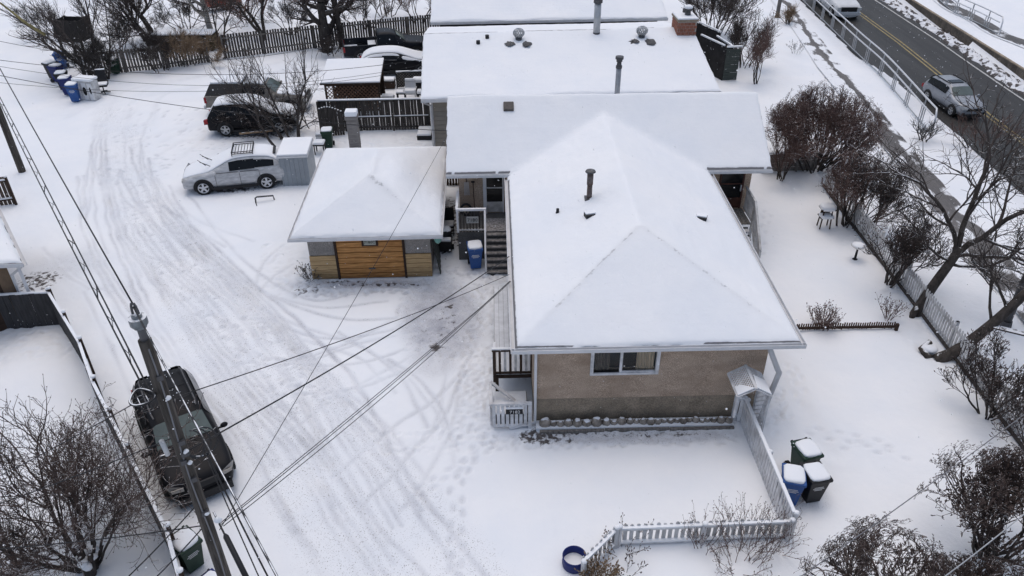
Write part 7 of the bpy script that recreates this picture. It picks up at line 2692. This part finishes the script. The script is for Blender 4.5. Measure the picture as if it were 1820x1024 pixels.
# left bush by the alley fence
c = site(160, 1010)
t = plant('bare_tree', 'wide many stemmed bare tree with tiny fruit beside the left alley fence', 'tree', c,
          fan(c, 9, 0.25, 2.3, 0.045, 0.45, (-0.04, 0.0)) + fan(c, 7, 0.2, 1.6, 0.032, 0.9, (-0.2, 0.1)),
      dict(GT, lev=4, nch=[4, 4, 3], rat=0.66, wob=0.16, up=[0.03, 0.03, 0.02], ang=[.6, .65, .75]), trunk_lev=1, twig_m=TWIGB, twig_n=2, twig_l=0.26, twig_r=0.006, bud=1, bud_l=0.035, bud_r=0.012, twup=0.15)
b = MB()
for k in range(9):
    b.ball(c + A(TR.uniform(-0.25, 0.45), TR.uniform(-0.35, 0.25), 0.5 + TR.uniform(-0.1, 0.35)), 0.12, 0.11, 0.08, 8, 6, jit=0.2)
b.build('snow_cap', SNOW, t, smooth=True)
b = MB()
for k in range(5):
    b.tube([c + A(TR.uniform(-.15, .25), TR.uniform(-.25, .15), -0.1), c + A(TR.uniform(-.2, .35), TR.uniform(-.3, .2), 0.75)], [0.10, 0.06], 7)
b.build('stump', BARK, t, smooth=True)
c = site(35, 1000)
plant('bare_tree', 'bare young tree at the bottom left corner left of the wide tree', 'tree', c, fan(c, 4, 0.2, 1.6, 0.04, 0.7),
      dict(GT, lev=4, nch=[3, 3, 2], rat=0.64, wob=0.16), trunk_lev=1, twig_n=1, twig_l=0.26, twig_r=0.0055)
# upper left trees
c = site(186, 142)
plant('bare_tree', 'bare tree whose trunk leans left over the alley bins', 'tree', c,
      [(c, A(-0.95, 0.0, 0.95), 3.0, 0.13), (c + A(0.1, 0.1, 0), A(-0.6, 0.2, 1.0), 2.8, 0.11), (c + A(-0.1, -0.1, 0), A(-0.35, -0.05, 1.0), 2.6, 0.09), (c + A(0.2, 0.1, 0), A(0.1, 0.1, 1.0), 2.3, 0.07)],
      dict(GT, lev=4, nch=[3, 3, 3], rat=0.72, wob=0.12, t0=[0.5, .3, .2], ang=[.45, .6, .65]), trunk_lev=1, twig_n=2, twig_l=0.4, twig_r=0.009)
b = MB()
q = smooth_line(np.array([site(0, 5, 5.0), site(22, 22, 4.4), site(45, 40, 3.9), site(80, 62, 3.0)]), 5)
b.tube(q, np.linspace(0.05, 0.09, len(q)), 6)
tag(b.build('leaning_branch', YELB, smooth=True), 'yellowish leaning branch in the far left top corner', 'branch')
def far_tree(label, px, h, r, lean, n=1, G=None, bark=BARK, tw=TWIG, name='bare_tree', tn=2, cat='tree'):
    c = site(*px)
    G = G or dict(GT, lev=4, nch=[4, 3, 3], rat=0.68, wob=0.12, t0=[0.45, .25, .2])
    stems = [(c + A(TR.uniform(-.15, .15), TR.uniform(-.15, .15), -0.1), A(lean[0] + (TR.uniform(-.45, .45) if n > 1 else 0), lean[1] + (TR.uniform(-.3, .3) if n > 1 else 0), 1), h * 0.42 * TR.uniform(.85, 1.15), r) for _ in range(n)]
    return plant(name, label, cat, c, stems, G, bark, tw, 2 if n == 1 else 1, tn, 0.42, 0.009)
far_tree('fan of dark leaning stems beside the wood pile', (268, 82), 6.0, 0.09, (-0.6, 0), 6)
far_tree('straight dark trunk rising behind the wood pile to the top edge', (272, 66), 9.0, 0.20, (0.0, 0))
far_tree('pale barked trunk standing right of the wood pile', (381, 72), 9.0, 0.24, (0.0, 0), bark=BIRCH)
far_tree('thick dark trunked tree right at the long board fence', (579, 93), 9.0, 0.36, (0.02, 0), G=dict(GT, nch=[5, 4, 3, 2], rat=0.64, wob=0.12, t0=[0.3, .2, .2, .2], ang=[1.0, .7, .7, .7]), tn=1)
far_tree('second thinner reddish trunk beside the thick trunked tree', (607, 88), 7.5, 0.20, (0.03, 0), tw=TWIGR)
far_tree('thin dark sapling in front of the grey fence gap', (395, 92), 6.0, 0.07, (0.05, 0), 2)
far_tree('bare tree with drooping limbs above the fence gap', (470, 70), 7.0, 0.13, (-0.1, 0), 3, tw=TWIGR)
GF_ = dict(GL, lev=4, nch=[3, 3, 3], seg=[4, 3, 3, 2], wob=0.18)
for lb, px, h, w_, n, m_ in (('tangled brown thicket at the top edge behind the far fence gap', (440, 40), 3.6, 4.5, 9, TWIGR),
                            ('dark tangled thicket at the top edge left of the far house', (690, 28), 3.2, 4.5, 9, TWIGG),
                            ('grey thicket behind the long fence left of the thick trunk', (520, 62), 2.8, 3.5, 8, TWIGG),
                            ('grey thicket behind the long fence above the black pickup', (650, 52), 2.6, 3.5, 8, TWIG),
                            ('brown thicket at the corner of the far house and long fence', (745, 40), 3.2, 3.2, 8, TWIGR),
                            ('grey thicket behind the wood pile near the straight trunk', (330, 52), 2.6, 4.0, 8, TWIGG),
                            ('brown thicket between play tower and wood pile', (212, 92), 2.2, 3.0, 8, TWIGG),
                            ('thicket left of the play tower by the alley end', (90, 70), 2.6, 3.0, 7, TWIGG),
                            ('dense brush clump at the foot of the leaning tree', (176, 140), 2.4, 2.2, 13, TWIGG),
                            ('dense brush in front of the wood pile fence', (290, 124), 2.1, 2.2, 11, TWIG),
                            ('brown brush hugging the grey fence under the pale trunk', (335, 116), 1.9, 2.6, 11, STRAW),
                            ('low brush at the right end of the grey fence', (380, 108), 1.4, 2.2, 8, STRAW),
                            ('ivy dark brush at the foot of the thick trunked tree', (592, 96), 1.5, 1.6, 9, TWIG)):
    shrub(lb, px, h, w_, n, G=GF_, twm=m_, bud=0, tn=1, tl=0.36, tr=0.009, rad=0.6)
# small tree and heaped brush in front of the parked trucks
c = site(516, 250)
plant('bare_tree', 'small bare tree with upright stems in front of the parked trucks', 'tree', c,
      [(site(530, 246), A(-0.05, 0.05, 1), 2.4, 0.065), (site(516, 250), A(-0.22, 0.0, 1), 2.4, 0.06), (site(505, 250), A(-0.40, 0.05, 1), 2.4, 0.055), (site(489, 262), A(-0.65, 0.15, 1), 2.2, 0.07), (site(532, 243), A(0.30, 0.1, 1), 2.3, 0.05), (site(500, 248), A(-0.7, 0.4, 1), 2.4, 0.045)],
      dict(GT, lev=4, nch=[3, 3, 2], rat=0.66, t0=[0.35, .3, .3], ang=[.42, .5, .6], up=[.02, .08, .06]), trunk_lev=1, twig_n=1, twig_l=0.42, twig_r=0.008)
c = site(455, 240)
t = plant('brush_heap', 'snow flecked heap of dark brush against the dark snow roofed SUV', 'brush heap', c,
          [(site(x, y) + A(0, 0, 0.1), A(TR.uniform(-.9, .9), TR.uniform(-.5, .5), 0.8), TR.uniform(.7, 1.3), 0.03) for x, y in [(400 + 15 * k, 238 - 0.6 * k) for k in range(11)] for _ in range(2)],
          dict(GL, lev=3, nch=[4, 4], wob=0.22, up=[-.05, -.05, 0]), trunk_lev=1, twig_n=2, twig_l=0.4, twig_r=0.009, spread=1.0, twup=0.0)
b = MB()
for k in range(16):
    q = site(TR.uniform(390, 540), TR.uniform(226, 238)) + A(0, 0, TR.uniform(0.2, 0.9))
    b.ball(q, TR.uniform(.06, .2), 0.08, 0.05, 7, 5, jit=0.2)
b.build('snow_cap', SNOW, t, smooth=True)
b = MB()
b.tube([site(425, 238, 0.35), site(485, 232, 0.35)], 0.05, 6)
b.build('pole', STRAW, t)
# shrubs right of the neighbouring house and small sapling
shrub('dense snowy shrub beside the brick chimney of the neighbouring house', (1268, 62), 3.8, 4.4, 18, G=dict(GL, nch=[4, 3, 3]), bud=1, tn=1, tl=0.36, tr=0.009, rad=0.8)
shrub('snowy shrub overhanging the dark green board screen', (1318, 118), 3.0, 2.4, 11, bud=1, tn=1, tl=0.34, tr=0.009, rad=0.5)
shrub('slim upright sapling clump right of the dark green board screen', (1342, 149), 3.3, 1.3, 5, bud=0, twm=TWIGR, tn=1, tl=0.4, tr=0.008, rad=0.12, tilt=0.25)
shrub('tuft of straw brown shrub at the foot of the grey post', (1399, 42), 1.3, 1.5, 14, G=dict(GL, lev=2, nch=[4]), twm=STRAW, bud=0, tn=4, tl=0.4, tr=0.011)
shrub('scrubby grass and twigs at the near end of the steel railing', (1640, 250), 1.0, 1.6, 8, G=dict(GL, lev=3, nch=[3, 3]), twm=TWIGG, bud=0, tn=1, tl=0.3, tr=0.007)
shrub('reddish brown scrub between railing and road behind the big tree', (1745, 268), 1.8, 3.2, 10, G=dict(GL, lev=3, nch=[3, 3]), twm=TWIGR, bud=0, tn=2, tl=0.3, tr=0.007, rad=0.8)
# dry perennials
GP = dict(lev=2, seg=[4, 3], wob=0.10, up=[0.03, 0.03], nch=[3], t0=[0.4], ang=[0.45], rat=0.45, rmin=0.004, tap=0.6)
def dry(label, px, n, h, tilt, m_, bud, rad, group='dry garden plants', bm=TWIGB, bl=0.05, br=0.016, stem=0.008):
    c = site(*px)
    return plant('dry_plant', label, 'plant', c, fan(c, n, rad, h, stem, tilt), GP, m_, m_, 1, 1, 0.12, 0.004, bud, bm, bl, br, group)
dry('tall dry rusty stems with dark heads right of the front fence middle', (1335, 968), 34, 0.75, 0.55, TWIGR, 1, 0.55, bl=0.035, br=0.010)
dry('dry brown stems leaning on the left part of the front fence', (1245, 972), 14, 0.7, 0.6, TWIGR, 1, 0.3, bl=0.04, br=0.012)
dry('flattened dry brown plant in front of the flower bed fence', (1310, 1010), 26, 0.5, 0.95, TWIGR, 1, 0.6, bl=0.035, br=0.010)
dry('dry stems right beside the fence corner post', (1378, 972), 16, 0.6, 0.7, TWIGR, 1, 0.3, bl=0.035, br=0.010)
dry('pale straw clump of dead flowers at the fence end by the blue ring', (1062, 1045), 50, 0.42, 0.75, STRAW, 2, 0.22, bm=STRAW, bl=0.06, br=0.018)
dry('few bent bare sticks in the snow of the front flower bed', (1105, 985), 8, 0.55, 1.0, TWIGB, 1, 0.2)
dry('small lone stick plant beside the straw clump', (1112, 1030), 5, 0.4, 1.1, TWIGB, 2, 0.1)
dry('small reddish dormant shrub behind the tiny edging fence', (1461, 580), 40, 0.5, 0.6, TWIGR, 1, 0.25, bm=TWIGR, stem=0.010)
dry('tiny leaning red stemmed plant right of the dormant shrub', (1578, 567), 14, 0.55, 0.5, TWIGR, 1, 0.14, bm=TWIGR, stem=0.010)
dry('weedy tuft at the left front corner of the garage', (551, 494), 22, 0.35, 0.9, TWIGG, 1, 0.18, bm=TWIGG)
dry('faint weeds poking out of the open snow by the footpath', (1413, 96), 10, 0.5, 0.5, TWIGG, 1, 0.3, bm=TWIGG)
dry('second faint weed tuft nearer the slim sapling clump', (1365, 96), 8, 0.5, 0.5, TWIGG, 1, 0.3, bm=TWIGG)

# ------------------------------------------------------------------ falling snow
N = 6500
fx = TR.uniform(-1, 1, N)
fy = 3.5 + 52 * TR.uniform(0, 1, N) ** 0.8
P = np.stack([fx * (3 + 0.72 * fy), fy, np.zeros(N)], 1)
P[:, 2] = TR.uniform(0.3, 1.0, N) * np.clip(14.0 - 0.15 * fy, 2, 14)
P = P[np.linalg.norm(P - CAM, axis=1) > 7.5]
r = 0.005 + 0.009 * TR.uniform(0, 1, len(P)) ** 2
oc = np.array([(1, 0, 0), (-1, 0, 0), (0, 1, 0), (0, -1, 0), (0, 0, 1), (0, 0, -1)], float)
V = (P[:, None] + oc[None] * r[:, None, None]).reshape(-1, 3)
tri = np.array([(0, 2, 4), (2, 1, 4), (1, 3, 4), (3, 0, 4), (2, 0, 5), (1, 2, 5), (3, 1, 5), (0, 3, 5)])
Fq = (np.arange(len(P))[:, None, None] * 6 + tri[None]).reshape(-1, 3)
me = bpy.data.meshes.new('falling_snow')
me.from_pydata(V.tolist(), [], Fq.tolist())
me.materials.append(mat('snowflake', (0.85, 0.86, 0.88), 0.9, 0.02))
o = bpy.data.objects.new('falling_snow', me)
COL.objects.link(o)
tag(o, 'snowflakes drifting down through the air', 'snowflakes', kind='stuff')
